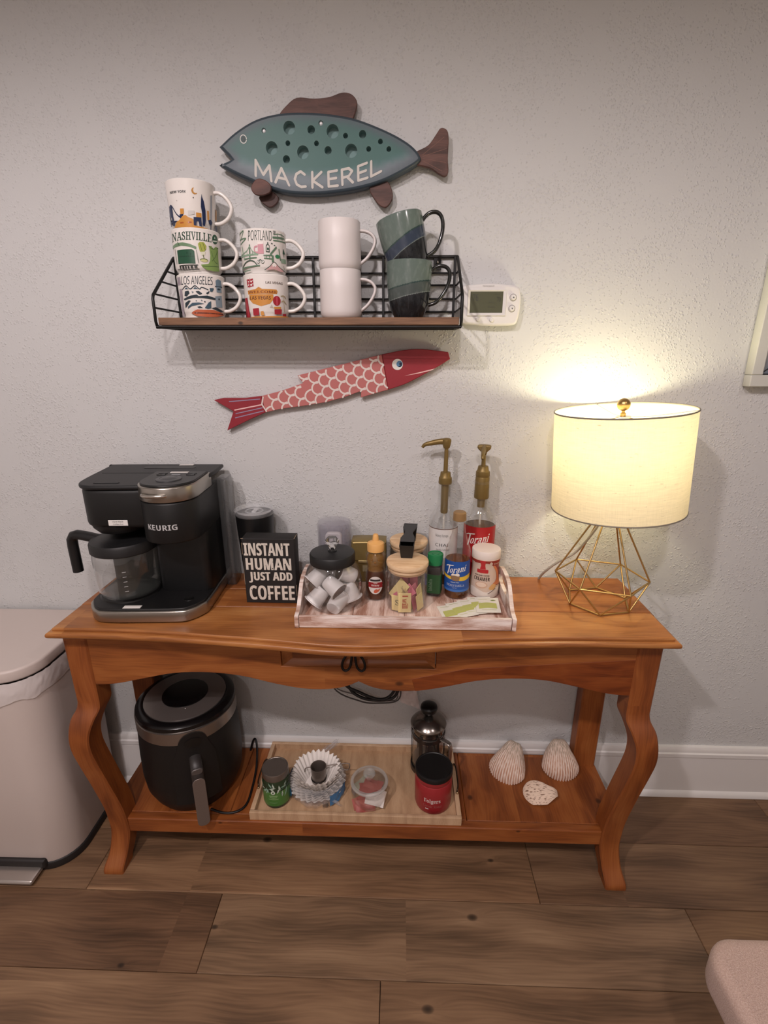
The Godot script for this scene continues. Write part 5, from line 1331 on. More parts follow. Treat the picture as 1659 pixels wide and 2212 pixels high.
# ------------------------------------------------------------------ standing on the floor, hanging under the table
func floor_things() -> void:
	var t := thing("trash_can", "tall off-white step trash can with black base, left of the console table", "trash can", Vector3(-1.075, 0, 0.168))
	var shell := mat("cbbfb8", 0.42)
	var hw := 0.2
	var hd := 0.156
	var prev: Array = []
	# body, a little narrower at the foot
	var b := MB.new()
	var rings := []
	for e in [[0.022, 0.93], [0.03, 0.945], [0.3, 0.975], [0.592, 1.0]]:
		var r := []
		for p in MB.rrect(hw * 2 * e[1], hd * 2 * e[1], 0.085 * e[1], 8):
			r.append(Vector3(p.x, e[0], -p.y))
		rings.append(r)
	for j in rings.size() - 1:
		for i in rings[j].size():
			var k: int = (i + 1) % rings[j].size()
			b.quad(rings[j][i], rings[j][k], rings[j + 1][k], rings[j + 1][i])
	part(t, "body", b, shell)
	part(t, "base_ring", MB.new().prism(plan(MB.rrect(hw * 1.92, hd * 1.92, 0.085, 8)), 0.0, 0.026, 0.004, up_xf()), mat("1b1716", 0.6))
	var lid := part(t, "lid", MB.new().prism(plan(MB.rrect(hw * 2.0, hd * 2.0, 0.085, 10)), 0.606, 0.637, 0.006, up_xf(), 3), shell)
	part(t, "pedal", MB.new().box(Vector3(-0.02, 0.016, 0.168), Vector3(0.27, 0.014, 0.062), 0.006), mat("b9b2ac", 0.3, 0.8))
	part(t, "pedal_mount", MB.new().box(Vector3(-0.02, 0.03, 0.148), Vector3(0.29, 0.028, 0.02), 0.006), mat("1b1716", 0.6))
	# crumpled liner turned over the rim below the lid
	var n := noise(77, 1.0, 3)
	var bag := MB.new()
	var rim := MB.rrect(hw * 2.0, hd * 2.0, 0.085, 16)
	var rr := MB.dense(rim, 0.008)
	bag.sheet(func(u: float, v: float) -> Vector3:
		var p := rr[int(round(u * rr.size())) % rr.size()]
		var q := p.normalized()
		var k := 0.003 + 0.004 * absf(n.get_noise_2d(u * 40.0, v * 3.0)) * (1.0 - absf(v - 0.5)) + 0.002 * sin(PI * v)
		var low := 0.553 + 0.012 * n.get_noise_2d(u * 12.0, 9.0)
		return Vector3(p.x + q.x * k, lerpf(low, 0.607, v) + 0.002 * n.get_noise_2d(u * 60.0, v * 5.0 + 20.0), -(p.y + q.y * k)), rr.size(), 7)
	part(t, "bag_liner", bag, mat(Color("e6dfdc", 0.82), 0.3, 0.0, {"transparency": BaseMaterial3D.TRANSPARENCY_ALPHA}))

	# upholstered seat reaching in at the lower right
	var s := thing("stool", "pale oatmeal fabric stool seat, cut off at the lower right corner", "stool", Vector3(0.735, 0, 0.945))
	var cloth := mat("c9b5ac", 0.95, 0.0, {"rim_enabled": true, "rim": 0.4})
	cloth.albedo_texture = noise_tex(31, 0.16, [0.0, "c9bdb6", 0.5, "e6dcd6", 1.0, "ffffff"], 256, 3)
	cloth.uv1_triplanar = true
	cloth.uv1_scale = Vector3.ONE * 9.0
	cloth.normal_enabled = true
	var nt := noise_tex(32, 0.3, [0.0, "000000", 1.0, "ffffff"], 256, 2)
	nt.as_normal_map = true
	nt.color_ramp = null
	nt.bump_strength = 4.0
	cloth.normal_texture = nt
	cloth.normal_scale = 0.6
	part(s, "seat", MB.new().prism(plan(MB.rrect(0.476, 0.476, 0.05, 10)), 0.382, 0.452, 0.018, up_xf(), 4), cloth)
	for k in 4:
		part(s, "leg", MB.new().lathe(prof([0.0, 0.0, 0.014, 0.0, 0.019, 0.384, 0.0, 0.384]), 20, Transform3D(Basis(), Vector3([-0.16, 0.16, 0.16, -0.16][k], 0, [-0.16, -0.16, 0.16, 0.16][k]))), mat("6d4a32", 0.5))

	# flex bundled up behind the apron
	var c := thing("cable_bundle", "black cords looped up under the middle of the table top", "cable", Vector3(-0.07, 0.738, 0.05))
	var o := Transform3D(Basis(), Vector3(0.07, -0.738, -0.05))
	for k in 3:
		var y: float = [0.366, 0.362, 0.352][k]
		var d: float = [0.0, 0.014, -0.03][k]
		var path := curve3([Vector3(-0.20 + d, 0.737, 0.055), Vector3(-0.185 + d, 0.55, 0.045), Vector3(-0.16 + d, 0.425 - 0.01 * k, 0.04), Vector3(-0.11, 0.39 - 0.012 * k, 0.043 + 0.004 * k), Vector3(-0.055, y + 0.003, 0.045), Vector3(-0.02 + 0.012 * k, y + 0.014, 0.043), Vector3(0.0 + 0.006 * k, 0.43, 0.045), Vector3(0.012, 0.56, 0.05), Vector3(0.01, 0.737, 0.055)], 6)
		part(c, "cord", MB.new().tube(path, [0.0046, 0.0046, 0.0022][k], 8, false, o), mat(["161515", "161515", "4a4644"][k], 0.5))
	var thin := curve3([Vector3(-0.215, 0.737, 0.05), Vector3(-0.21, 0.5, 0.035), Vector3(-0.188, 0.40, 0.028), Vector3(-0.13, 0.37, 0.026), Vector3(-0.07, 0.352, 0.026), Vector3(-0.02, 0.350, 0.027), Vector3(0.004, 0.372, 0.03), Vector3(0.01, 0.5, 0.04), Vector3(0.008, 0.737, 0.05)], 6)
	part(c, "cord", MB.new().tube(thin, 0.0018, 6, false, o), mat("6a6562", 0.5))
	var p := thing("plastic_bag", "small clear plastic pouch hanging under the table beside the cords", "plastic bag", Vector3(0.04, 0.738, 0.035))
	var nn := noise(13, 1.0, 2)
	part(p, "pouch", MB.new().sheet(func(u: float, v: float) -> Vector3: return Vector3(-0.03 + 0.058 * u + 0.012 * (v - 0.2) * -1.0, -0.388 + 0.047 * v - 0.022 * (u - 0.2) * (1.0 - v), 0.004 + 0.006 * nn.get_noise_2d(u * 3.0, v * 3.0)), 12, 10), mat(Color("dccbc6", 0.68), 0.4, 0.0, {"transparency": BaseMaterial3D.TRANSPARENCY_ALPHA}))
	part(p, "strap", MB.new().box(Vector3(-0.004, -0.17, 0.0), Vector3(0.012, 0.34, 0.0012), 0.0004), glass(0.2, "e8dcd8"))


func air_fryer() -> void:
	var t := thing("air_fryer", "black air fryer with steel band, on the low shelf at the left", "air fryer", Vector3(-0.585, 0.15, 0.148), 0.48)
	var bl := mat("0c0b0b", 0.5)
	var pts := [Vector2(0.0, 0.003), Vector2(0.098, 0.003), Vector2(0.103, 0.0), Vector2(0.106, 0.006), Vector2(0.118, 0.025), Vector2(0.130, 0.055), Vector2(0.1345, 0.10), Vector2(0.1340, 0.16), Vector2(0.1305, 0.235), Vector2(0.129, 0.247)]
	part(t, "body", MB.new().lathe(pts, 72, Transform3D(), 0.0, TAU, 0.9), bl)
	part(t, "steel_band", MB.new().lathe(prof([0.1285, 0.247, 0.1315, 0.248, 0.1315, 0.282, 0.1285, 0.283]), 72), mat("9c938b", 0.3, 0.9))
	part(t, "top_rim", MB.new().lathe(prof([0.1285, 0.283, 0.1305, 0.287, 0.129, 0.296, 0.122, 0.302, 0.110, 0.3035, 0.1065, 0.302]), 72), mat("0c0c0d", 0.22))
	part(t, "top_ring", MB.new().lathe(prof([0.1072, 0.3015, 0.1068, 0.3055, 0.105, 0.306, 0.06, 0.308]), 72), mat("857d78", 0.36, 0.75))
	part(t, "top_dial", MB.new().lathe(prof([0.0605, 0.3075, 0.06, 0.310, 0.056, 0.3105, 0.0, 0.3105]), 48), mat("070708", 0.25))
	part(t, "indicator", MB.new().ball(Vector3(-0.006, 0.3085, 0.068), Vector3(0.0014, 0.0008, 0.0014), 8), mat("e8e2dc", 0.3))
	# drawer front: a raised arched panel with the basket handle
	var put := func(lift: float) -> Callable:
		return func(p: Vector2) -> Vector3:
			var y: float = p.y
			var r := 0.1345
			if y < 0.055:
				r = lerpf(0.106, 0.130, clampf((y - 0.006) / 0.049, 0, 1))
			elif y > 0.16:
				r = lerpf(0.1340, 0.1305, clampf((y - 0.16) / 0.075, 0, 1))
			var a := p.x / 0.13
			return Vector3(sin(a) * (r + lift), y, cos(a) * (r + lift))
	var arch := PackedVector2Array()
	for k in 13:
		var a := PI * k / 12.0
		arch.append(Vector2(0.0 + cos(a) * 0.036, 0.243 + sin(a) * 0.036))
	arch.append(Vector2(-0.052, 0.2))
	arch.append(Vector2(-0.056, 0.06))
	arch.append(Vector2(0.056, 0.06))
	arch.append(Vector2(0.052, 0.2))
	var bas := part(t, "basket_front", MB.new().fill(arch, 0.01, put.call(0.004)), bl)
	var h := MB.new()
	h.tube([Vector3(0, 0.205, 0.128), Vector3(0, 0.2, 0.150), Vector3(0, 0.19, 0.163), Vector3(0, 0.17, 0.168), Vector3(0, 0.10, 0.167), Vector3(0, 0.045, 0.165), Vector3(0, 0.022, 0.163)], 0.009, 14, false, Transform3D(Basis(), Vector3.ZERO), 1.7, Vector3(0, 0, 1))
	part(bas, "handle", h, mat("2a2625", 0.45))
	part(bas, "handle_face", MB.new().prism(MB.rrect(0.031, 0.155, 0.0145, 6, 0, 0.093), 0.1745, 0.1775, 0.001), mat("8a7f78", 0.4, 0.7))
	part(bas, "release_button", MB.new().prism(MB.rrect(0.028, 0.018, 0.0085, 5, 0, 0.190), 0.168, 0.1745, 0.002), mat("6a6563", 0.25, 0.6))
	part(bas, "maker_plate", MB.new().fill(MB.oval(0.02, 0.014, 0.0, 0.250), 0.01, put.call(0.0055)), mat("0d0d0d", 0.3))
	var c := thing("power_cord", "black power cord curling over the low shelf between air fryer and bamboo tray", "cable", Vector3(-0.45, 0.15, 0.2))
	var path := curve3([Vector3(-0.51, 0.1535, 0.245), Vector3(-0.47, 0.1535, 0.256), Vector3(-0.435, 0.1535, 0.250), Vector3(-0.4165, 0.1535, 0.225), Vector3(-0.4165, 0.1535, 0.17), Vector3(-0.424, 0.156, 0.10), Vector3(-0.434, 0.178, 0.05), Vector3(-0.442, 0.198, 0.032), Vector3(-0.452, 0.188, 0.026), Vector3(-0.462, 0.1535, 0.03)], 6)
	part(c, "flex", MB.new().tube(path, 0.0032, 8, false, Transform3D(Basis(), Vector3(0.45, -0.15, -0.2))), mat("0d0b0b", 0.5))


func lower_tray() -> void:
	air_fryer()
	var t := thing("bamboo_tray", "flat bamboo veneer tray with thin metal side handles, on the low shelf", "tray", Vector3(-0.109, 0.15, 0.143))
	var w := 0.571
	var d := 0.258
	part(t, "floor_panel", MB.new().box(Vector3(0, 0.0035, 0), Vector3(w - 0.004, 0.007, d - 0.004), 0.001), wood(T.bamboo_up, 2, 0.3, 0.16, 0.6, Vector3(0.2, 0.1, 0.4), "efdcc8"))
	for s in [-1.0, 1.0]:
		part(t, "long_rim", MB.new().box(Vector3(0, 0.013, s * (d / 2 - 0.005)), Vector3(w, 0.026, 0.010), 0.0012), wood(T.bamboo_up, 1, 0.3, 0.2, 0.6, Vector3(0.3, 0.2, 0.1), "f2e2d2"))
		part(t, "short_rim", MB.new().box(Vector3(s * (w / 2 - 0.006), 0.013, 0), Vector3(0.012, 0.026, d - 0.021), 0.0012), wood(T.bamboo_up, 2, 0.3, 0.2, 0.6, Vector3(0.3, 0.6, 0.1), "f2e2d2"))
		var x: float = s * (w / 2 - 0.004)
		var hd := MB.new().tube(curve3([Vector3(x, 0.020, 0.05), Vector3(x, 0.034, 0.047), Vector3(x + s * 0.004, 0.038, 0.03), Vector3(x + s * 0.004, 0.038, -0.03), Vector3(x, 0.034, -0.047), Vector3(x, 0.020, -0.05)], 4), 0.0022, 8)
		part(t, "side_handle", hd, mat("4a3a2c", 0.35, 0.8))
		for e in [-1.0, 1.0]:
			part(t, "handle_eye", MB.new().ball(Vector3(x, 0.0275, e * 0.05), Vector3(0.004, 0.004, 0.004), 12), mat("a8906c", 0.3, 0.9))
	var f := 0.1575
	# green coffee jar
	var g := thing("coffee_jar", "tall glass jar with green patterned label and dark steel lid, at the tray's left end", "jar", Vector3(-0.333, f, 0.2085))
	part(g, "jar", MB.new().lathe(prof([0.0, 0.001, 0.031, 0.0, 0.035, 0.004, 0.0365, 0.012, 0.0375, 0.05, 0.0372, 0.085, 0.034, 0.094]), 44), mat("2a3a26", 0.15))
	var lab := MB.new()
	lab.lathe(prof([0.0371, 0.012, 0.0378, 0.05, 0.0376, 0.060]), 40, Transform3D(), -1.6, 1.6)
	var lb := part(g, "label", lab, mat("4d7a3a", 0.4))
	var r := RandomNumberGenerator.new()
	r.seed = 4
	for col in ["86a894", "b6c4b4", "35543a"]:
		var leaf := MB.new()
		for k in 9:
			var c := Vector2(r.randf_range(-0.048, 0.048), r.randf_range(0.045, 0.083))
			if absf(c.x) < 0.014:
				c.y = r.randf_range(0.066, 0.083)
			var a := r.randf() * TAU
			var e := Vector2(cos(a), sin(a))
			var q := Vector2(-e.y, e.x)
			leaf.fill(PackedVector2Array([c - e * 0.010, c - e * 0.002 - q * 0.0028, c + e * 0.010, c + e * 0.002 + q * 0.0028]), 0.008, on_cyl(0.0382))
		part(lb, "leaf_print", leaf, mat(col, 0.4))
	part(lb, "label_badge", MB.new().fill(MB.oval(0.0058, 0.0058, 0, 0.060), 0.006, on_cyl(0.0386)), mat("d6dccf", 0.4))
	var star := MB.new()
	star.fill(MB.oval(0.002, 0.0034, 0, 0.0595, 10), 0.006, on_cyl(0.0389))
	star.stroke(PackedVector2Array([Vector2(-0.003, 0.062), Vector2(0.003, 0.062)]), 0.001, 0.006, on_cyl(0.0389))
	part(lb, "badge_print", star, mat("2c5a34", 0.4))
	var ln := MB.new()
	for q in [[0.0485, 0.024, 0.0035], [0.043, 0.020, 0.003], [0.037, 0.028, 0.0024], [0.025, 0.022, 0.0016]]:
		ln.fill(MB.rrect(q[1], q[2], 0, 1, 0, q[0]), 0.006, on_cyl(0.0384))
	part(lb, "label_line", ln, mat("7ea06a", 0.5))
	part(g, "lid", MB.new().lathe(prof([0.0, 0.092, 0.0355, 0.092, 0.0362, 0.094, 0.0362, 0.111, 0.035, 0.1135, 0.033, 0.1135, 0.032, 0.1125, 0.0, 0.1125]), 44), mat("857c74", 0.3, 0.75))
	filters(f)
	# glass jar of red and white packets
	var j := thing("packet_jar", "squat round glass jar with a glass lid, holding red and white packets", "jar", Vector3(-0.0735, f, 0.2035))
	part(j, "jar", MB.new().lathe(prof([0.0, 0.001, 0.034, 0.0, 0.042, 0.004, 0.0495, 0.018, 0.0515, 0.034, 0.0495, 0.050, 0.0455, 0.058, 0.0455, 0.063, 0.044, 0.063, 0.044, 0.058, 0.048, 0.049, 0.050, 0.034, 0.048, 0.019, 0.041, 0.006, 0.0, 0.004]), 48), glass(0.025))
	var lid := part(j, "lid", MB.new().lathe(prof([0.0, 0.062, 0.044, 0.062, 0.0515, 0.064, 0.0520, 0.067, 0.0500, 0.070, 0.040, 0.0725, 0.018, 0.0745, 0.008, 0.077]), 48), glass(0.07))
	part(lid, "lid_knob", MB.new().lathe(prof([0.008, 0.076, 0.0075, 0.080, 0.015, 0.086, 0.0172, 0.092, 0.015, 0.098, 0.008, 0.0995, 0.006, 0.0965, 0.0, 0.096]), 28), glass(0.25, "c6cac6"))
	part(lid, "rim_seal", MB.new().lathe(prof([0.0440, 0.0705, 0.0500, 0.0702, 0.0524, 0.0668, 0.0518, 0.0635, 0.0450, 0.0615]), 48), mat(Color("cfccc6", 0.42), 0.3, 0.0, {"transparency": BaseMaterial3D.TRANSPARENCY_ALPHA}))
	var c := j.position
	var list := [[-0.020, 0.012, 0.018, 0.5, 0.9, "a8564c", "red packet low on the left in the squat jar"], [-0.010, 0.010, 0.030, 0.2, 0.7, "a8564c", "red packet at the left front of the squat jar"], [0.016, 0.024, 0.022, -0.25, 0.75, "d9d0c8", "white packet at the front right of the squat jar"], [0.020, 0.030, 0.010, -0.4, 0.85, "d4cac0", "white packet above the front one in the squat jar"], [-0.004, 0.046, 0.004, 0.15, 0.15, "a8564c", "red packet lying across the top of the squat jar"], [0.010, 0.050, -0.004, -0.3, 0.1, "ad6055", "red packet at the top right of the squat jar"], [-0.020, 0.046, -0.008, 0.9, 0.3, "a8a58e", "pale green packet at the top left of the squat jar"], [0.004, 0.026, -0.014, 0.3, 0.5, "a8564c", "red packet at the back of the squat jar"], [0.0, 0.010, -0.004, 1.0, 0.2, "cdbfb4", "white packet at the bottom of the squat jar"]]
	for k in list.size():
		var e: Array = list[k]
		var p := thing("sugar_packet", e[6], "packet", c + Vector3(e[0], e[1], e[2]), 0.0, "packets in the squat glass jar")
		part(p, "sachet", MB.new().sheet(func(u: float, v: float) -> Vector3: return Vector3((u - 0.5) * 0.054, 0.0022 * sin(PI * u) * sin(PI * v) + 0.0018 * sin(u * 9.0), (0.5 - v) * 0.03), 10, 5), mat(e[5], 0.5))
		part(p, "sachet_back", MB.new().sheet(func(u: float, v: float) -> Vector3: return Vector3((0.5 - u) * 0.054, -0.0016 * sin(PI * u) * sin(PI * v) + 0.0018 * sin((1.0 - u) * 9.0) - 0.0004, (0.5 - v) * 0.03), 10, 5), mat(e[5], 0.5))
		p.basis = Basis(Vector3.UP, e[3]) * Basis(Vector3(1, 0, 0), e[4])
	red_canister(f)
	french_press(f)


func filters(f: float) -> void:
	# a stack of fluted paper filters in its torn plastic bag, lying open side up
	var o := Vector3(-0.225, f, 0.168)
	var t := thing("coffee_filters", "stack of white fluted paper coffee filters in a torn clear plastic bag", "coffee filters", o)
	var paper := mat("f3ede6", 0.85, 0.0, {"backlight_enabled": true, "backlight": Color(0.25, 0.25, 0.25)})
	var n := noise(19, 1.0, 2)
	for k in 8:
		var s := 1.10 - 0.03 * k
		var b := MB.new()
		b.sheet(func(u: float, v: float) -> Vector3:
			var a := TAU * u
			var fl := sin(a * 26.0 + k * 0.8) * 0.0042 * v
			var r := lerpf(0.034, 0.071 * s, v) + fl
			return Vector3(sin(a) * r, 0.004 + 0.0018 * k + v * (0.026 + 0.0045 * k) + 0.006 * n.get_noise_2d(u * 5.0, k * 3.0) * v + fl * 0.4, cos(a) * r), 156, 6)
		b.lathe(prof([0.0, 0.004 + 0.0018 * k, 0.034, 0.004 + 0.0018 * k]), 32)
		part(t, "paper_filter", b, paper)
	var bag := mat(Color("dcdde0", 0.22), 0.3, 0.0, {"transparency": BaseMaterial3D.TRANSPARENCY_ALPHA})
	var w := MB.new()
	w.sheet(func(u: float, v: float) -> Vector3:
		var a := TAU * u
		var r := 0.070 + 0.010 * sin(PI * v) + 0.005 * n.get_noise_2d(u * 14.0, v * 4.0)
		return Vector3(sin(a) * r, 0.001 + 0.060 * v + 0.006 * n.get_noise_2d(u * 9.0 + 50.0, v), cos(a) * r), 72, 6)
	part(t, "plastic_bag", w, bag)
	var tail := MB.new()
	tail.sheet(func(u: float, v: float) -> Vector3:
		var c := Vector3(0.0, 0.05, -0.070).lerp(Vector3(0.045, 0.062, -0.116), v)
		var wd := 0.006 + 0.020 * (1.0 - absf(v - 0.35))
		return c + Vector3((u - 0.5) * wd, 0.007 * sin(u * 14.0 + v * 4.0), 0.004 * n.get_noise_2d(u * 9.0, v * 6.0)), 14, 8)
	tail.sheet(func(u: float, v: float) -> Vector3:
		var c := Vector3(0.030, 0.030, 0.055).lerp(Vector3(0.070, 0.010, 0.062), v)
		return c + Vector3((u - 0.5) * 0.02, 0.006 * sin(u * 12.0 + v * 3.0), 0.02 * (u - 0.5)), 12, 6)
	part(t, "bag_tail", tail, bag)
	for s in [[-1.45, 0.5], [1.0, 0.42]]:
		var q: float = s[0]
		var hw: float = s[1]
		part(t, "bag_print", MB.new().sheet(func(u: float, v: float) -> Vector3:
			var a := q + (u - 0.5) * hw * 2.0
			var r := 0.0815 + 0.003 * n.get_noise_2d(u * 4.0, v * 3.0)
			return Vector3(sin(a) * r, 0.008 + 0.034 * v, cos(a) * r), 10, 5), mat("3f78a8", 0.35))
	# barcode patch at the front right
	var bars := MB.new()
	for k in 8:
		bars.box(Vector3(0.026 + 0.002 * k, 0.012 + 0.004 * (k % 2), 0.073 - 0.0006 * k), Vector3(0.0011, 0.014, 0.0005))
	part(t, "bag_barcode", bars, mat("3a3f48", 0.5))

	var m := thing("strainer_cup", "small dark metal strainer cup with wire arms, sitting in the coffee filters", "strainer", o + Vector3(0.002, 0.006, -0.010))
	var steel := mat("7d726a", 0.35, 0.7)
	part(m, "cup", MB.new().lathe(prof([0.0, 0.0, 0.019, 0.0, 0.0205, 0.003, 0.0212, 0.06, 0.0225, 0.0615, 0.0212, 0.062, 0.0200, 0.06, 0.0192, 0.004, 0.0, 0.003]), 40), steel)
	part(m, "cup_ring", MB.new().lathe(prof([0.0205, 0.019, 0.0225, 0.020, 0.0225, 0.022, 0.0208, 0.023]), 40), mat("2a2522", 0.4, 0.7))
	part(m, "wire_handle", MB.new().tube(curve3([Vector3(0.021, 0.059, -0.004), Vector3(0.05, 0.0625, -0.007), Vector3(0.084, 0.064, -0.010), Vector3(0.09, 0.060, -0.004), Vector3(0.086, 0.057, 0.006), Vector3(0.072, 0.056, 0.004)], 5), 0.0016, 8), steel)
	part(m, "wire_hook", MB.new().tube(curve3([Vector3(-0.021, 0.059, 0.002), Vector3(-0.032, 0.059, 0.004), Vector3(-0.037, 0.056, 0.006), Vector3(-0.038, 0.048, 0.008)], 5), 0.0016, 8), steel)


func red_canister(f: float) -> void:
	var t := thing("coffee_canister", "red plastic coffee canister with black lid, at the right front of the bamboo tray", "canister", Vector3(0.104, f, 0.1995), -0.08)
	var red := mat("982a2e", 0.32)
	part(t, "body", MB.new().lathe(prof([0.0, 0.001, 0.043, 0.0, 0.0485, 0.003, 0.0505, 0.012, 0.0510, 0.06, 0.0505, 0.088, 0.0485, 0.091, 0.0500, 0.095, 0.0512, 0.106, 0.050, 0.110]), 52), red)
	part(t, "lid", MB.new().lathe(prof([0.0505, 0.106, 0.0518, 0.107, 0.0520, 0.117, 0.0505, 0.120, 0.0475, 0.121, 0.046, 0.1195, 0.0, 0.119]), 52), mat("0e0d0e", 0.45))
	var turn := -0.02
	var w := MB.new()
	w.text("Folgers", F.serifb, 0.046, 0.0165, on_cyl(0.0514, 0.0475, turn, -0.001))
	part(t, "lettering", w, mat("dccfc9", 0.5))
	var c := MB.new().text("Classic Roast", F.serif, 0.052, 0.0088, on_cyl(0.0514, 0.0315, turn, 0.0))
	part(t, "small_lettering", c, mat("a8605a", 0.5))
	part(t, "label_mark", MB.new().fill(MB.rrect(0.009, 0.0032, 0, 1, -0.015, 0.0215), 0.006, on_cyl(0.0514, 0.0, turn)), mat("d8ccc6", 0.5))


func french_press(f: float) -> void:
	var t := thing("french_press", "glass coffee press with domed steel lid and black knob, behind the red canister", "coffee press", Vector3(0.0945, f, 0.078), -0.7)
	part(t, "beaker", MB.new().lathe(prof([0.0, 0.006, 0.043, 0.005, 0.0475, 0.009, 0.0478, 0.14, 0.0500, 0.146, 0.049, 0.146, 0.0465, 0.14, 0.0462, 0.011, 0.0, 0.008]), 48), glass(0.03))
	part(t, "base", MB.new().lathe(prof([0.0, 0.001, 0.049, 0.0, 0.051, 0.003, 0.051, 0.018, 0.049, 0.020]), 48), mat("3f3a37", 0.3, 0.85))
	var fr := MB.new()
	for k in 6:
		var a := TAU * k / 6.0 + 0.2
		fr.box(Vector3(0, 0.08, 0.0492), Vector3(0.010, 0.125, 0.0016), 0.0005, Transform3D(Basis(Vector3.UP, a), Vector3.ZERO))
	part(t, "frame_strap", fr, mat("5a534e", 0.3, 0.85))
	part(t, "frame_hoop", MB.new().lathe(prof([0.0485, 0.12, 0.0502, 0.121, 0.0502, 0.133, 0.0485, 0.134]), 48), mat("5a534e", 0.3, 0.85))
	part(t, "lid", MB.new().lathe(prof([0.046, 0.132, 0.0475, 0.142, 0.0475, 0.152, 0.0525, 0.158, 0.0528, 0.161, 0.050, 0.165, 0.040, 0.173, 0.028, 0.181, 0.012, 0.186, 0.0, 0.1865]), 56, Transform3D(), 0.0, TAU, 0.9), mat("8c857e", 0.2, 0.95))
	part(t, "plunger_rod", MB.new().lathe(prof([0.0, 0.03, 0.0028, 0.03, 0.0028, 0.2, 0.0, 0.2]), 12), mat("9a948e", 0.2, 0.95))
	part(t, "plunger_disc", MB.new().lathe(prof([0.0, 0.028, 0.045, 0.028, 0.0455, 0.034, 0.04, 0.036, 0.0, 0.034]), 40), mat("77706a", 0.35, 0.9))
	part(t, "knob", MB.new().lathe(prof([0.0, 0.185, 0.010, 0.186, 0.013, 0.194, 0.022, 0.203, 0.0252, 0.212, 0.0235, 0.2195, 0.015, 0.2245, 0.0, 0.226]), 32, Transform3D(), 0.0, TAU, 9.0), mat("0f0e0f", 0.35))
	part(t, "handle", MB.new().tube(curve3([Vector3(0.049, 0.127, 0), Vector3(0.070, 0.128, 0), Vector3(0.079, 0.118, 0), Vector3(0.079, 0.06, 0), Vector3(0.072, 0.04, 0), Vector3(0.049, 0.036, 0)], 5), 0.0035, 10, false, Transform3D(), 2.4, Vector3.ZERO), mat("a39d97", 0.25, 0.9))


# ------------------------------------------------------------------ shells
func shell_mesh(w: float, l: float, h: float, ribs: int, hole: bool) -> MB:
	# a cockle valve: fan of ribs from the umbo (back, -z) to the scalloped margin (front, +z)
	var b := MB.new()
	var n := noise(41, 1.0, 3)
	var at := func(u: float, v: float) -> Vector3:
		var a := (u - 0.5) * 2.0
		var fan := sin(a * 1.45)
		var rib := cos(a * ribs * PI)
		var r := pow(v, 0.85)
		var x := fan * w * 0.5 * pow(r, 0.55) * (1.0 - 0.12 * r * r)
		var z := -l * 0.46 + l * r * (0.42 + 0.58 * cos(a * 1.2)) + 0.002 * rib * r * r
		var dome := h * sqrt(maxf(0.0, 1.0 - pow((r - 0.22) / 0.78, 2.0))) if r > 0.22 else h * (0.55 + 0.45 * sqrt(maxf(0.0, 1.0 - pow((0.22 - r) / 0.22, 2.0))))
		dome *= (1.0 - 0.85 * pow(absf(a), 2.6) * minf(1.0, r * 2.5))
		return Vector3(x, maxf(0.0015, dome) + rib * 0.0009 * minf(1.0, r * 2.0) * (1.0 - absf(a) * 0.5), z)
	var nu := ribs * 6
	var nv := 22
	for j in nv:
		for i in nu:
			var u0 := float(i) / nu
			var u1 := float(i + 1) / nu
			var v0 := float(j) / nv
			var v1 := float(j + 1) / nv
			if hole and u0 > 0.07 and u1 < 0.27 and v0 > 0.2 and v1 < 0.5:
				continue
			var p := [at.call(u0, v0), at.call(u0, v1), at.call(u1, v1), at.call(u1, v0)]
			var q := [Vector2(u0, v0), Vector2(u0, v1), Vector2(u1, v1), Vector2(u1, v0)]
			b.s.set_smooth_group(b.g)
			for k in [0, 2, 1, 0, 3, 2]:
				var c := Color("ead6c6")
				var uv: Vector2 = q[k]
				var rb := cos((uv.x - 0.5) * 2.0 * ribs * PI)
				c = c.lerp(Color("a9785f"), clampf(0.45 - 0.55 * rb, 0, 1) * (0.45 + 0.5 * uv.y))
				var sp := n.get_noise_2d(uv.x * 22.0, uv.y * 9.0)
				if hole:
					c = Color("ead2bc").lerp(Color("6a4a38"), clampf((sp - 0.28) * 5.0, 0, 0.85))
				else:
					c = c.lerp(Color("8f8a78"), clampf(sp * 1.6 + 0.3, 0, 0.7) * clampf((0.55 - uv.y) * 3.0, 0.0, 1.0))
					c = c.lerp(Color("f0e6dc"), clampf(-sp * 1.5, 0, 0.5))
				b.s.set_color(c)
				b.s.set_uv(uv)
				b.s.add_vertex(p[k])
	b.g += 1
	return b


func shells() -> void:
	var m := paint()
	m.roughness = 0.75
	var y := 0.1515
	var a := thing("seashell", "ribbed pinkish cockle shell leaning by the back leg, point up, rightmost of three", "seashell", Vector3(0.494, y, 0.062), 0.0, "cockle shells on the low shelf")
	part(a, "valve", shell_mesh(0.128, 0.112, 0.052, 20, false), m)
	a.basis = Basis(Vector3(1, 0, 0), 0.5)
	a.position.y = y + 0.026
	var b := thing("seashell", "ribbed grey topped cockle shell, leftmost of three, beside the groove in the shelf", "seashell", Vector3(0.345, y, 0.072), 0.0, "cockle shells on the low shelf")
	part(b, "valve", shell_mesh(0.126, 0.122, 0.052, 20, false), m)
	b.basis = Basis(Vector3.UP, -0.6) * Basis(Vector3(1, 0, 0), 0.34)
	b.position.y = y + 0.017
	var c := thing("seashell", "flat cream shell with brown specks and a broken hole, nearest of three", "seashell", Vector3(0.416, y, 0.170), 0.0, "cockle shells on the low shelf")
	part(c, "valve", shell_mesh(0.098, 0.094, 0.030, 26, true), m)
	c.basis = Basis(Vector3.UP, -1.95)

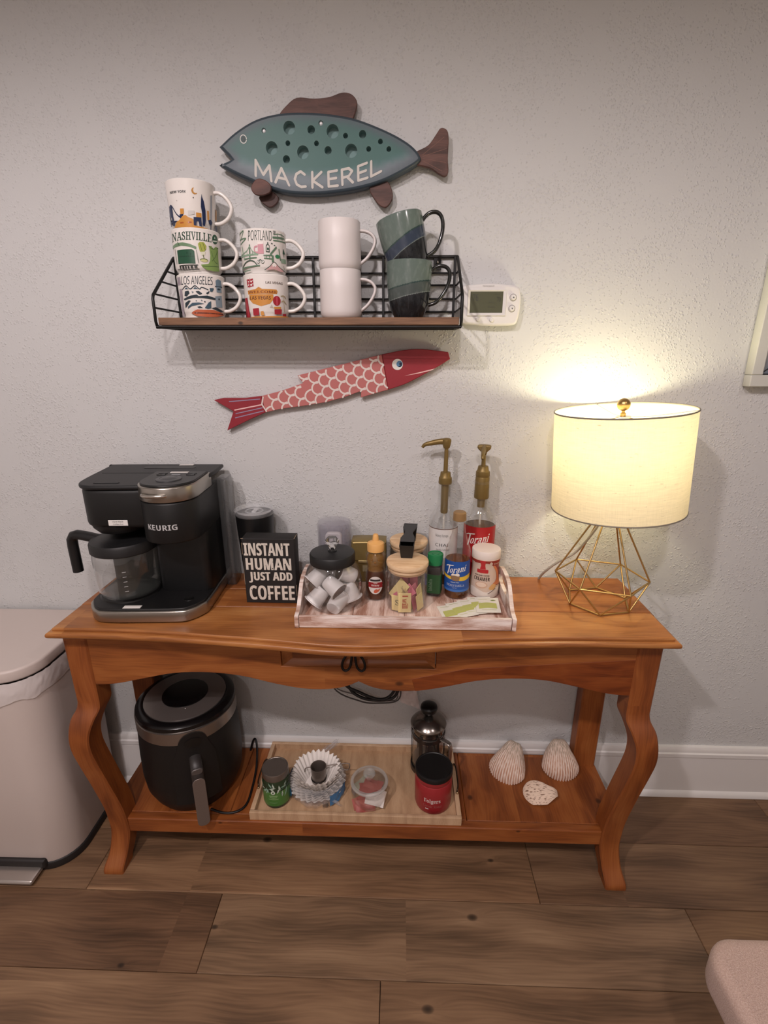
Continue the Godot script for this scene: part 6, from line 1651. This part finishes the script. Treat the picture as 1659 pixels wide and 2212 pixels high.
# ------------------------------------------------------------------ mesh building
class MB:
	var s := SurfaceTool.new()
	var g := 1
	var col := Color.WHITE

	func _init() -> void:
		s.begin(Mesh.PRIMITIVE_TRIANGLES)

	func v(p: Vector3, uv: Vector2) -> void:
		s.set_color(col)
		s.set_uv(uv)
		s.add_vertex(p)

	# corners counter-clockwise as seen from outside
	func tri(a: Vector3, b: Vector3, c: Vector3, ua := Vector2.ZERO, ub := Vector2.ZERO, uc := Vector2.ZERO) -> void:
		s.set_smooth_group(g)
		v(a, ua)
		v(c, uc)
		v(b, ub)

	func quad(a: Vector3, b: Vector3, c: Vector3, d: Vector3, ua := Vector2.ZERO, ub := Vector2(1, 0), uc := Vector2(1, 1), ud := Vector2(0, 1)) -> void:
		if a.distance_squared_to(b) > 1e-14 and b.distance_squared_to(c) > 1e-14:
			tri(a, b, c, ua, ub, uc)
		if a.distance_squared_to(d) > 1e-14 and d.distance_squared_to(c) > 1e-14:
			tri(a, c, d, ua, uc, ud)

	# profile of (radius, height) from bottom to top, turned round y
	func lathe(prof: Array, seg := 40, xf := Transform3D(), a0 := 0.0, a1 := TAU, crease := 0.6) -> MB:
		var n := prof.size()
		var len := 0.0
		var acc := [0.0]
		for j in range(1, n):
			len += (prof[j] - prof[j - 1]).length()
			acc.append(len)
		for j in n - 1:
			if j > 0:
				var d0: Vector2 = (prof[j] - prof[j - 1]).normalized()
				var d1: Vector2 = (prof[j + 1] - prof[j]).normalized()
				if absf(d0.angle_to(d1)) > crease:
					g += 1
			var v0: float = 1.0 - acc[j] / len
			var v1: float = 1.0 - acc[j + 1] / len
			for i in seg:
				var t0 := a0 + (a1 - a0) * i / seg
				var t1 := a0 + (a1 - a0) * (i + 1) / seg
				if i == seg - 1 and a1 - a0 > 6.28:
					t1 = a0
				var c0 := Vector3(sin(t0), 0, cos(t0))
				var c1 := Vector3(sin(t1), 0, cos(t1))
				var r0: float = prof[j].x
				var r1: float = prof[j + 1].x
				var y0 := Vector3(0, prof[j].y, 0)
				var y1 := Vector3(0, prof[j + 1].y, 0)
				var u0 := float(i) / seg
				var u1 := float(i + 1) / seg
				quad(xf * (c0 * r0 + y0), xf * (c1 * r0 + y0), xf * (c1 * r1 + y1), xf * (c0 * r1 + y1), Vector2(u0, v0), Vector2(u1, v0), Vector2(u1, v1), Vector2(u0, v1))
		g += 1
		return self

	# polygon in x, y pushed from z0 to z1, its rims rounded by b
	func prism(poly: PackedVector2Array, z0: float, z1: float, b := 0.0, xf := Transform3D(), steps := 2, crease := 0.7) -> MB:
		var n := poly.size()
		var area := 0.0
		for i in n:
			area += poly[i].cross(poly[(i + 1) % n])
		if area < 0:
			poly.reverse()
		var nor := PackedVector2Array()
		for i in n:
			var d0 := (poly[i] - poly[(i + n - 1) % n]).normalized()
			var d1 := (poly[(i + 1) % n] - poly[i]).normalized()
			var n0 := Vector2(d0.y, -d0.x)
			var n1 := Vector2(d1.y, -d1.x)
			var m := (n0 + n1).normalized()
			nor.append(m / maxf(0.35, m.dot(n0)))
		var rings := []
		if b > 0:
			for k in steps + 1:
				var a := PI / 2 * k / steps
				rings.append(Vector2(z0 + b * (1 - sin(a)), b * (1 - cos(a))))
			rings.reverse()
			for k in steps + 1:
				var a := PI / 2 * k / steps
				rings.append(Vector2(z1 - b * (1 - sin(a)), b * (1 - cos(a))))
		else:
			rings = [Vector2(z0, 0), Vector2(z1, 0)]
		var g0 := g
		var runs := PackedInt32Array()
		var first := 0
		for i in n:
			var e0 := (poly[i] - poly[(i + n - 1) % n]).normalized()
			var e1 := (poly[(i + 1) % n] - poly[i]).normalized()
			if absf(e0.angle_to(e1)) > crease:
				first = i
				break
		var gg := g0
		runs.resize(n)
		for k in n:
			var i := (first + k) % n
			var e0 := (poly[i] - poly[(i + n - 1) % n]).normalized()
			var e1 := (poly[(i + 1) % n] - poly[i]).normalized()
			if k > 0 and absf(e0.angle_to(e1)) > crease:
				gg += 1
			runs[i] = gg
		for j in rings.size() - 1:
			var ra: Vector2 = rings[j]
			var rb: Vector2 = rings[j + 1]
			for i in n:
				var k := (i + 1) % n
				var a := poly[i] - nor[i] * ra.y
				var c := poly[k] - nor[k] * ra.y
				var e := poly[k] - nor[k] * rb.y
				var f := poly[i] - nor[i] * rb.y
				g = runs[i]
				quad(xf * Vector3(a.x, a.y, ra.x), xf * Vector3(c.x, c.y, ra.x), xf * Vector3(e.x, e.y, rb.x), xf * Vector3(f.x, f.y, rb.x), a, c, e, f)
		g = gg + 1
		var big := PackedVector2Array()
		for i in n:
			big.append((poly[i] - nor[i] * b) * 1000.0)
		var outer := PackedVector2Array()
		for p in poly:
			outer.append(p * 1000.0)
		var ix := Geometry2D.triangulate_polygon(outer)
		for side in 2:
			var z := z1 if side == 0 else z0
			for k in range(0, ix.size(), 3):
				var p0 := big[ix[k]] / 1000.0
				var p1 := big[ix[k + 1]] / 1000.0
				var p2 := big[ix[k + 2]] / 1000.0
				if ((p1 - p0).cross(p2 - p0) < 0) != (side == 1):
					var q := p1
					p1 = p2
					p2 = q
				tri(xf * Vector3(p0.x, p0.y, z), xf * Vector3(p1.x, p1.y, z), xf * Vector3(p2.x, p2.y, z), p0, p1, p2)
			g += 1
		return self

	func box(c: Vector3, size: Vector3, b := 0.0, xf := Transform3D()) -> MB:
		return prism(MB.rrect(size.x, size.y, b, 2), -size.z / 2, size.z / 2, b, xf * Transform3D(Basis(), c))

	static func rrect(w: float, h: float, r := 0.0, n := 6, cx := 0.0, cy := 0.0) -> PackedVector2Array:
		var out := PackedVector2Array()
		if r <= 0:
			return PackedVector2Array([Vector2(cx - w / 2, cy - h / 2), Vector2(cx + w / 2, cy - h / 2), Vector2(cx + w / 2, cy + h / 2), Vector2(cx - w / 2, cy + h / 2)])
		for q in 4:
			var c := Vector2([1, 1, -1, -1][q] * (w / 2 - r), [-1, 1, 1, -1][q] * (h / 2 - r))
			for i in n + 1:
				var a := -PI / 2 + PI / 2 * (q + float(i) / n)
				out.append(Vector2(cx, cy) + c + Vector2(cos(a), sin(a)) * r)
		return out

	static func oval(rx: float, ry: float, cx := 0.0, cy := 0.0, n := 24) -> PackedVector2Array:
		var out := PackedVector2Array()
		for i in n:
			out.append(Vector2(cx + rx * cos(TAU * i / n), cy + ry * sin(TAU * i / n)))
		return out

	# a round (or flat, by flat < 1) bar along a path
	func tube(path: Array, r: float, seg := 8, closed := false, xf := Transform3D(), flat := 1.0, side := Vector3.ZERO, r_end := -1.0) -> MB:
		var n := path.size()
		var rings := []
		var up := side
		for i in n:
			var p0: Vector3 = path[(i + n - 1) % n] if closed or i > 0 else path[0]
			var p1: Vector3 = path[(i + 1) % n] if closed or i < n - 1 else path[n - 1]
			var t := (p1 - p0).normalized()
			if up == Vector3.ZERO:
				up = Vector3.UP if absf(t.y) < 0.9 else Vector3.RIGHT
			var o := (up - t * up.dot(t)).normalized()
			if side == Vector3.ZERO:
				up = o
			var w := t.cross(o)
			var rr := r if r_end < 0 else lerpf(r, r_end, float(i) / (n - 1))
			var ring := []
			for k in seg:
				var a := TAU * k / seg
				ring.append(xf * (path[i] + o * cos(a) * rr + w * sin(a) * rr * flat))
			rings.append(ring)
		for i in (n if closed else n - 1):
			var a: Array = rings[i]
			var b: Array = rings[(i + 1) % n]
			for k in seg:
				var k2 := (k + 1) % seg
				quad(a[k], a[k2], b[k2], b[k], Vector2(float(k) / seg, i), Vector2(float(k + 1) / seg, i), Vector2(float(k + 1) / seg, i + 1), Vector2(float(k) / seg, i + 1))
		g += 1
		if not closed:
			for k in range(1, seg - 1):
				tri(rings[0][0], rings[0][k + 1], rings[0][k])
				tri(rings[n - 1][0], rings[n - 1][k], rings[n - 1][k + 1])
			g += 1
		return self

	# fn(u, v) for u, v in 0..1; u across, v up as seen from outside
	func sheet(fn: Callable, nu: int, nv: int) -> MB:
		var pts := []
		for j in nv + 1:
			for i in nu + 1:
				pts.append(fn.call(float(i) / nu, float(j) / nv))
		for j in nv:
			for i in nu:
				var k := j * (nu + 1) + i
				var u := Vector2(float(i) / nu, 1.0 - float(j) / nv)
				var d := Vector2(1.0 / nu, -1.0 / nv)
				quad(pts[k], pts[k + 1], pts[k + nu + 2], pts[k + nu + 1], u, u + Vector2(d.x, 0), u + d, u + Vector2(0, d.y))
		g += 1
		return self

	func ball(c: Vector3, r: Vector3, n := 16, xf := Transform3D()) -> MB:
		var prof := []
		for j in n / 2 + 1:
			var a := PI * j / (n / 2) - PI / 2
			prof.append(Vector2(maxf(cos(a), 0.0), sin(a)))
		return lathe(prof, n, xf * Transform3D(Basis.from_scale(r), c), 0.0, TAU, 9.0)

	static func dense(poly: PackedVector2Array, sp: float) -> PackedVector2Array:
		var out := PackedVector2Array()
		for i in poly.size():
			var a := poly[i]
			var b := poly[(i + 1) % poly.size()]
			var m := maxi(1, int(ceil(a.distance_to(b) / sp)))
			for k in m:
				out.append(a.lerp(b, float(k) / m))
		return out

	# a finely meshed flat shape, put on any surface by fn(Vector2) -> Vector3
	func fill(poly: PackedVector2Array, sp: float, fn: Callable, holes := [], colour: Variant = null) -> MB:
		var k := 1000.0
		var pts := PackedVector2Array()
		for p in MB.dense(poly, sp):
			pts.append(p * k)
		var hs := []
		for h in holes:
			var hh := PackedVector2Array()
			for p in h:
				hh.append(p * k)
			pts.append_array(hh)
			hs.append(hh)
		var big := PackedVector2Array()
		for p in poly:
			big.append(p * k)
		var lo := big[0]
		var hi := big[0]
		for p in big:
			lo = lo.min(p)
			hi = hi.max(p)
		var edge := pts.duplicate()
		var y := lo.y + sp * k * 0.5
		var odd := 0
		while y < hi.y:
			var x := lo.x + sp * k * (0.3 + 0.5 * odd)
			while x < hi.x:
				var q := Vector2(x, y)
				if Geometry2D.is_point_in_polygon(q, big):
					var ok := true
					for h in hs:
						if Geometry2D.is_point_in_polygon(q, h):
							ok = false
					for e in edge:
						if ok and e.distance_squared_to(q) < 0.2 * sp * sp * k * k:
							ok = false
					if ok:
						pts.append(q)
				x += sp * k
			y += sp * k * 0.9
			odd = 1 - odd
		var ix := Geometry2D.triangulate_delaunay(pts)
		for t in range(0, ix.size(), 3):
			var a := pts[ix[t]]
			var b := pts[ix[t + 1]]
			var c := pts[ix[t + 2]]
			var m := (a + b + c) / 3.0
			if not Geometry2D.is_point_in_polygon(m, big):
				continue
			var bad := false
			for h in hs:
				if Geometry2D.is_point_in_polygon(m, h):
					bad = true
			if bad or absf((b - a).cross(c - a)) < 1e-5:
				continue
			if (b - a).cross(c - a) < 0:
				var q := b
				b = c
				c = q
			var order := [a / k, c / k, b / k]
			s.set_smooth_group(g)
			for p in order:
				s.set_color(colour.call(p) if colour != null else col)
				s.set_uv(p)
				s.add_vertex(fn.call(p))
		g += 1
		return self

	# a painted line of width w
	func stroke(line: PackedVector2Array, w: float, sp: float, fn: Callable) -> MB:
		var big := PackedVector2Array()
		for p in line:
			big.append(p * 1000.0)
		for poly in Geometry2D.offset_polyline(big, w * 500.0, Geometry2D.JOIN_ROUND, Geometry2D.END_ROUND):
			if Geometry2D.is_polygon_clockwise(poly):
				continue
			var small := PackedVector2Array()
			for p in poly:
				small.append(p / 1000.0)
			fill(small, sp, fn)
		return self

	# lettering fitted into w by h round (0, 0), put on a surface by fn
	func text(t: String, font: Font, w: float, h: float, fn: Callable, slant := 0.0) -> MB:
		var tm := TextMesh.new()
		tm.text = t
		tm.font = font
		tm.font_size = 48
		tm.pixel_size = 0.01
		tm.depth = 0.0
		tm.curve_step = 1.5
		var a := tm.get_mesh_arrays()
		var p: PackedVector3Array = a[Mesh.ARRAY_VERTEX]
		var lo := p[0]
		var hi := p[0]
		for q in p:
			lo = lo.min(q)
			hi = hi.max(q)
		var mid := (lo + hi) / 2
		var kx := w / maxf(hi.x - lo.x, 1e-6)
		var ky := h / maxf(hi.y - lo.y, 1e-6)
		var ix: PackedInt32Array = a[Mesh.ARRAY_INDEX] if a[Mesh.ARRAY_INDEX] != null and a[Mesh.ARRAY_INDEX].size() else PackedInt32Array(range(p.size()))
		s.set_smooth_group(g)
		for i in range(0, ix.size(), 3):
			var q := []
			for j in 3:
				var e := p[ix[i + j]]
				q.append(Vector2((e.x - mid.x) * kx + slant * (e.y - mid.y) * ky, (e.y - mid.y) * ky))
			if (q[1] - q[0]).cross(q[2] - q[0]) > 0:
				q = [q[0], q[2], q[1]]
			for e in q:
				v(fn.call(e), e)
		g += 1
		return self

	func done() -> ArrayMesh:
		s.generate_normals()
		s.index()
		return s.commit()


const UPB := Basis(Vector3(1, 0, 0), Vector3(0, 0, -1), Vector3(0, 1, 0))


func up_xf(y := 0.0) -> Transform3D:
	return Transform3D(UPB, Vector3(0, y, 0))


# (x, z) seen from above -> polygon for a prism laid with up_xf()
func plan(pts: PackedVector2Array) -> PackedVector2Array:
	var out := PackedVector2Array()
	for p in pts:
		out.append(Vector2(p.x, -p.y))
	return out


func poly(a: Array) -> PackedVector2Array:
	var out := PackedVector2Array()
	for i in range(0, a.size(), 2):
		out.append(Vector2(a[i], a[i + 1]))
	return out


func prof(a: Array) -> Array:
	var out := []
	for i in range(0, a.size(), 2):
		out.append(Vector2(a[i], a[i + 1]))
	return out


# a soft curve through points; indices in sharp keep their corner
func curve(pts: PackedVector2Array, n := 5, closed := true, sharp := []) -> PackedVector2Array:
	var out := PackedVector2Array()
	var m := pts.size()
	for i in (m if closed else m - 1):
		var p1 := pts[i]
		var p2 := pts[(i + 1) % m]
		var p0 := pts[(i + m - 1) % m] if closed or i > 0 else p1
		var p3 := pts[(i + 2) % m] if closed or i < m - 2 else p2
		if i in sharp:
			p0 = p1
		if (i + 1) % m in sharp:
			p3 = p2
		for k in n:
			out.append(p1.cubic_interpolate(p2, p0, p3, float(k) / n))
	if not closed:
		out.append(pts[m - 1])
	return out


func curve3(pts: Array, n := 6, closed := false) -> Array:
	var out := []
	var m := pts.size()
	for i in (m if closed else m - 1):
		var p1: Vector3 = pts[i]
		var p2: Vector3 = pts[(i + 1) % m]
		var p0: Vector3 = pts[(i + m - 1) % m] if closed or i > 0 else p1
		var p3: Vector3 = pts[(i + 2) % m] if closed or i < m - 2 else p2
		for k in n:
			out.append(p1.cubic_interpolate(p2, p0, p3, float(k) / n))
	if not closed:
		out.append(pts[m - 1])
	return out


# paint on a cylinder of radius r round y: (x along the curve, y) -> point; turn 0 faces +z
func on_cyl(r: float, y := 0.0, turn := 0.0, dx := 0.0) -> Callable:
	return func(p: Vector2) -> Vector3:
		var a := turn + (p.x + dx) / r
		return Vector3(sin(a) * r, y + p.y, cos(a) * r)


func on_flat(xf: Transform3D, dx := 0.0, dy := 0.0) -> Callable:
	return func(p: Vector2) -> Vector3: return xf * Vector3(p.x + dx, p.y + dy, 0)


# ------------------------------------------------------------------ nodes
var taken := {}


func numbered(called: String, where: Node) -> String:
	var key := "%d/%s" % [where.get_instance_id(), called]
	var k: int = taken.get(key, 0)
	taken[key] = k + 1
	return called if k == 0 else "%s_%03d" % [called, k]


func tag(o: Node, label: String, category: String, group := "") -> Node:
	o.set_meta("label", label)
	o.set_meta("category", category)
	if group:
		o.set_meta("group", group)
	return o


func thing(called: String, label: String, category: String, at := Vector3.ZERO, turn := 0.0, group := "") -> Node3D:
	var o := Node3D.new()
	o.name = numbered(called, self)
	add_child(o, true)
	o.position = at
	o.rotation.y = turn
	tag(o, label, category, group)
	return o


func part(parent: Node, called: String, b: MB, m: Material, at := Transform3D()) -> MeshInstance3D:
	return part_of(parent, called, b.done(), m, at)


func part_of(parent: Node, called: String, mesh: Mesh, m: Material, at := Transform3D()) -> MeshInstance3D:
	var o := MeshInstance3D.new()
	o.mesh = mesh
	o.material_override = m
	o.name = numbered(called, parent)
	o.transform = at
	o.cast_shadow = GeometryInstance3D.SHADOW_CASTING_SETTING_ON
	parent.add_child(o, true)
	return o


func struct(called: String, b: MB, m: Material) -> MeshInstance3D:
	var o := part(self, called, b, m)
	o.set_meta("kind", "structure")
	return o


func copy_of(o: Node3D, label: String, at: Vector3, turn: Variant = null) -> Node3D:
	var c: Node3D = o.duplicate()
	c.name = numbered(str(o.name), self)
	add_child(c, true)
	c.position = at
	if turn is Basis:
		c.basis = turn
	elif turn != null:
		c.rotation.y = turn
	c.set_meta("label", label)
	return c


# ------------------------------------------------------------------ materials
func mat(c: Variant, rough := 0.6, metal := 0.0, more := {}) -> StandardMaterial3D:
	var m := StandardMaterial3D.new()
	m.albedo_color = Color(c) if c is String else c
	m.roughness = rough
	m.metallic = metal
	for k in more:
		m.set(k, more[k])
	return m


func glass(alpha := 0.05, tint := "7c827e", rough := 0.03) -> StandardMaterial3D:
	var m := mat(Color(tint, alpha), rough)
	m.albedo_color = Color(Color(tint), alpha)
	m.transparency = BaseMaterial3D.TRANSPARENCY_ALPHA
	return m


func liquid(tint: String, alpha := 0.1, k := 0.033) -> StandardMaterial3D:
	var m := mat(tint, 0.03)
	m.albedo_color = Color(Color(tint), alpha)
	m.refraction_enabled = true
	m.refraction_scale = k
	return m


func paint() -> StandardMaterial3D:
	return mat("ffffff", 0.45, 0.0, {"vertex_color_use_as_albedo": true, "vertex_color_is_srgb": true})


func noise(seed_: int, freq: float, oct := 4) -> FastNoiseLite:
	var n := FastNoiseLite.new()
	n.seed = seed_
	n.frequency = freq
	n.fractal_octaves = oct
	n.noise_type = FastNoiseLite.TYPE_SIMPLEX_SMOOTH
	return n


func noise_tex(seed_: int, freq: float, ramp: Array, size := 256, oct := 4) -> NoiseTexture2D:
	var t := NoiseTexture2D.new()
	t.width = size
	t.height = size
	t.seamless = true
	t.noise = noise(seed_, freq, oct)
	var gr := Gradient.new()
	var off := PackedFloat32Array()
	var cs := PackedColorArray()
	for i in range(0, ramp.size(), 2):
		off.append(ramp[i])
		cs.append(Color(ramp[i + 1]))
	gr.offsets = off
	gr.colors = cs
	t.color_ramp = gr
	return t


# boards with grain along u; knots are (u, v, size) in the picture's 0..1
func grain_tex(seed_: int, w: int, h: int, dark: String, mid: String, light: String, rings: float, stretch: float, knots: Array, aspect: float, contrast := 1.0) -> ImageTexture:
	var im := Image.create(w, h, false, Image.FORMAT_RGB8)
	var n1 := noise(seed_, 1.0, 3)
	var n2 := noise(seed_ + 7, 1.0, 2)
	var cd := Color(dark)
	var cm := Color(mid)
	var cl := Color(light)
	for y in h:
		var v := float(y) / h
		for x in w:
			var u := float(x) / w * aspect
			var warp := n2.get_noise_2d(u * 1.6, v * 3.0) * 0.55
			var dk := 0.0
			for k in knots:
				var dx: float = (u - k.x * aspect) / (k.z * 2.6)
				var dy: float = (v - k.y) / k.z
				var q := exp(-(dx * dx + dy * dy))
				warp += q * 0.9 * (1.0 if dy > 0 else -1.0) * minf(absf(dy), 0.6)
				var r2 := (dx * 2.6) * (dx * 2.6) * 0.6 + dy * dy
				if r2 < 0.35:
					dk = maxf(dk, 1.0 - r2 / 0.35)
			var ring := sin((v + warp * 0.35) * rings) * 0.5 + 0.5
			var fine := n1.get_noise_2d(u * stretch, (v + warp * 0.05) * stretch * 22.0)
			var broad := n2.get_noise_2d(u * 0.9 + 31.0, v * 5.0 + 11.0)
			var t := 0.5 + contrast * (0.28 * (ring * ring - 0.45) + 0.33 * fine + 0.5 * broad)
			var c := cm.lerp(cl, clampf((t - 0.5) * 2.0, 0.0, 1.0)) if t > 0.5 else cm.lerp(cd, clampf((0.5 - t) * 2.0, 0.0, 1.0))
			im.set_pixel(x, y, c.lerp(cd.darkened(0.45), dk * 0.85))
	return ImageTexture.create_from_image(im)


# triplanar wood whose grain runs along one axis; size is metres of the picture along and across the grain
func wood(t: Texture2D, axis: int, along: float, across: float, rough := 0.5, off := Vector3.ZERO, tint := "ffffff", world := false) -> StandardMaterial3D:
	var m := mat(tint, rough)
	m.albedo_texture = t
	m.uv1_triplanar = true
	m.uv1_world_triplanar = world
	m.uv1_triplanar_sharpness = 6.0
	m.uv1_scale = Vector3(1.0 / across, 1.0 / across, 1.0 / across)
	m.uv1_scale[axis] = 1.0 / along
	m.uv1_offset = off
	return m
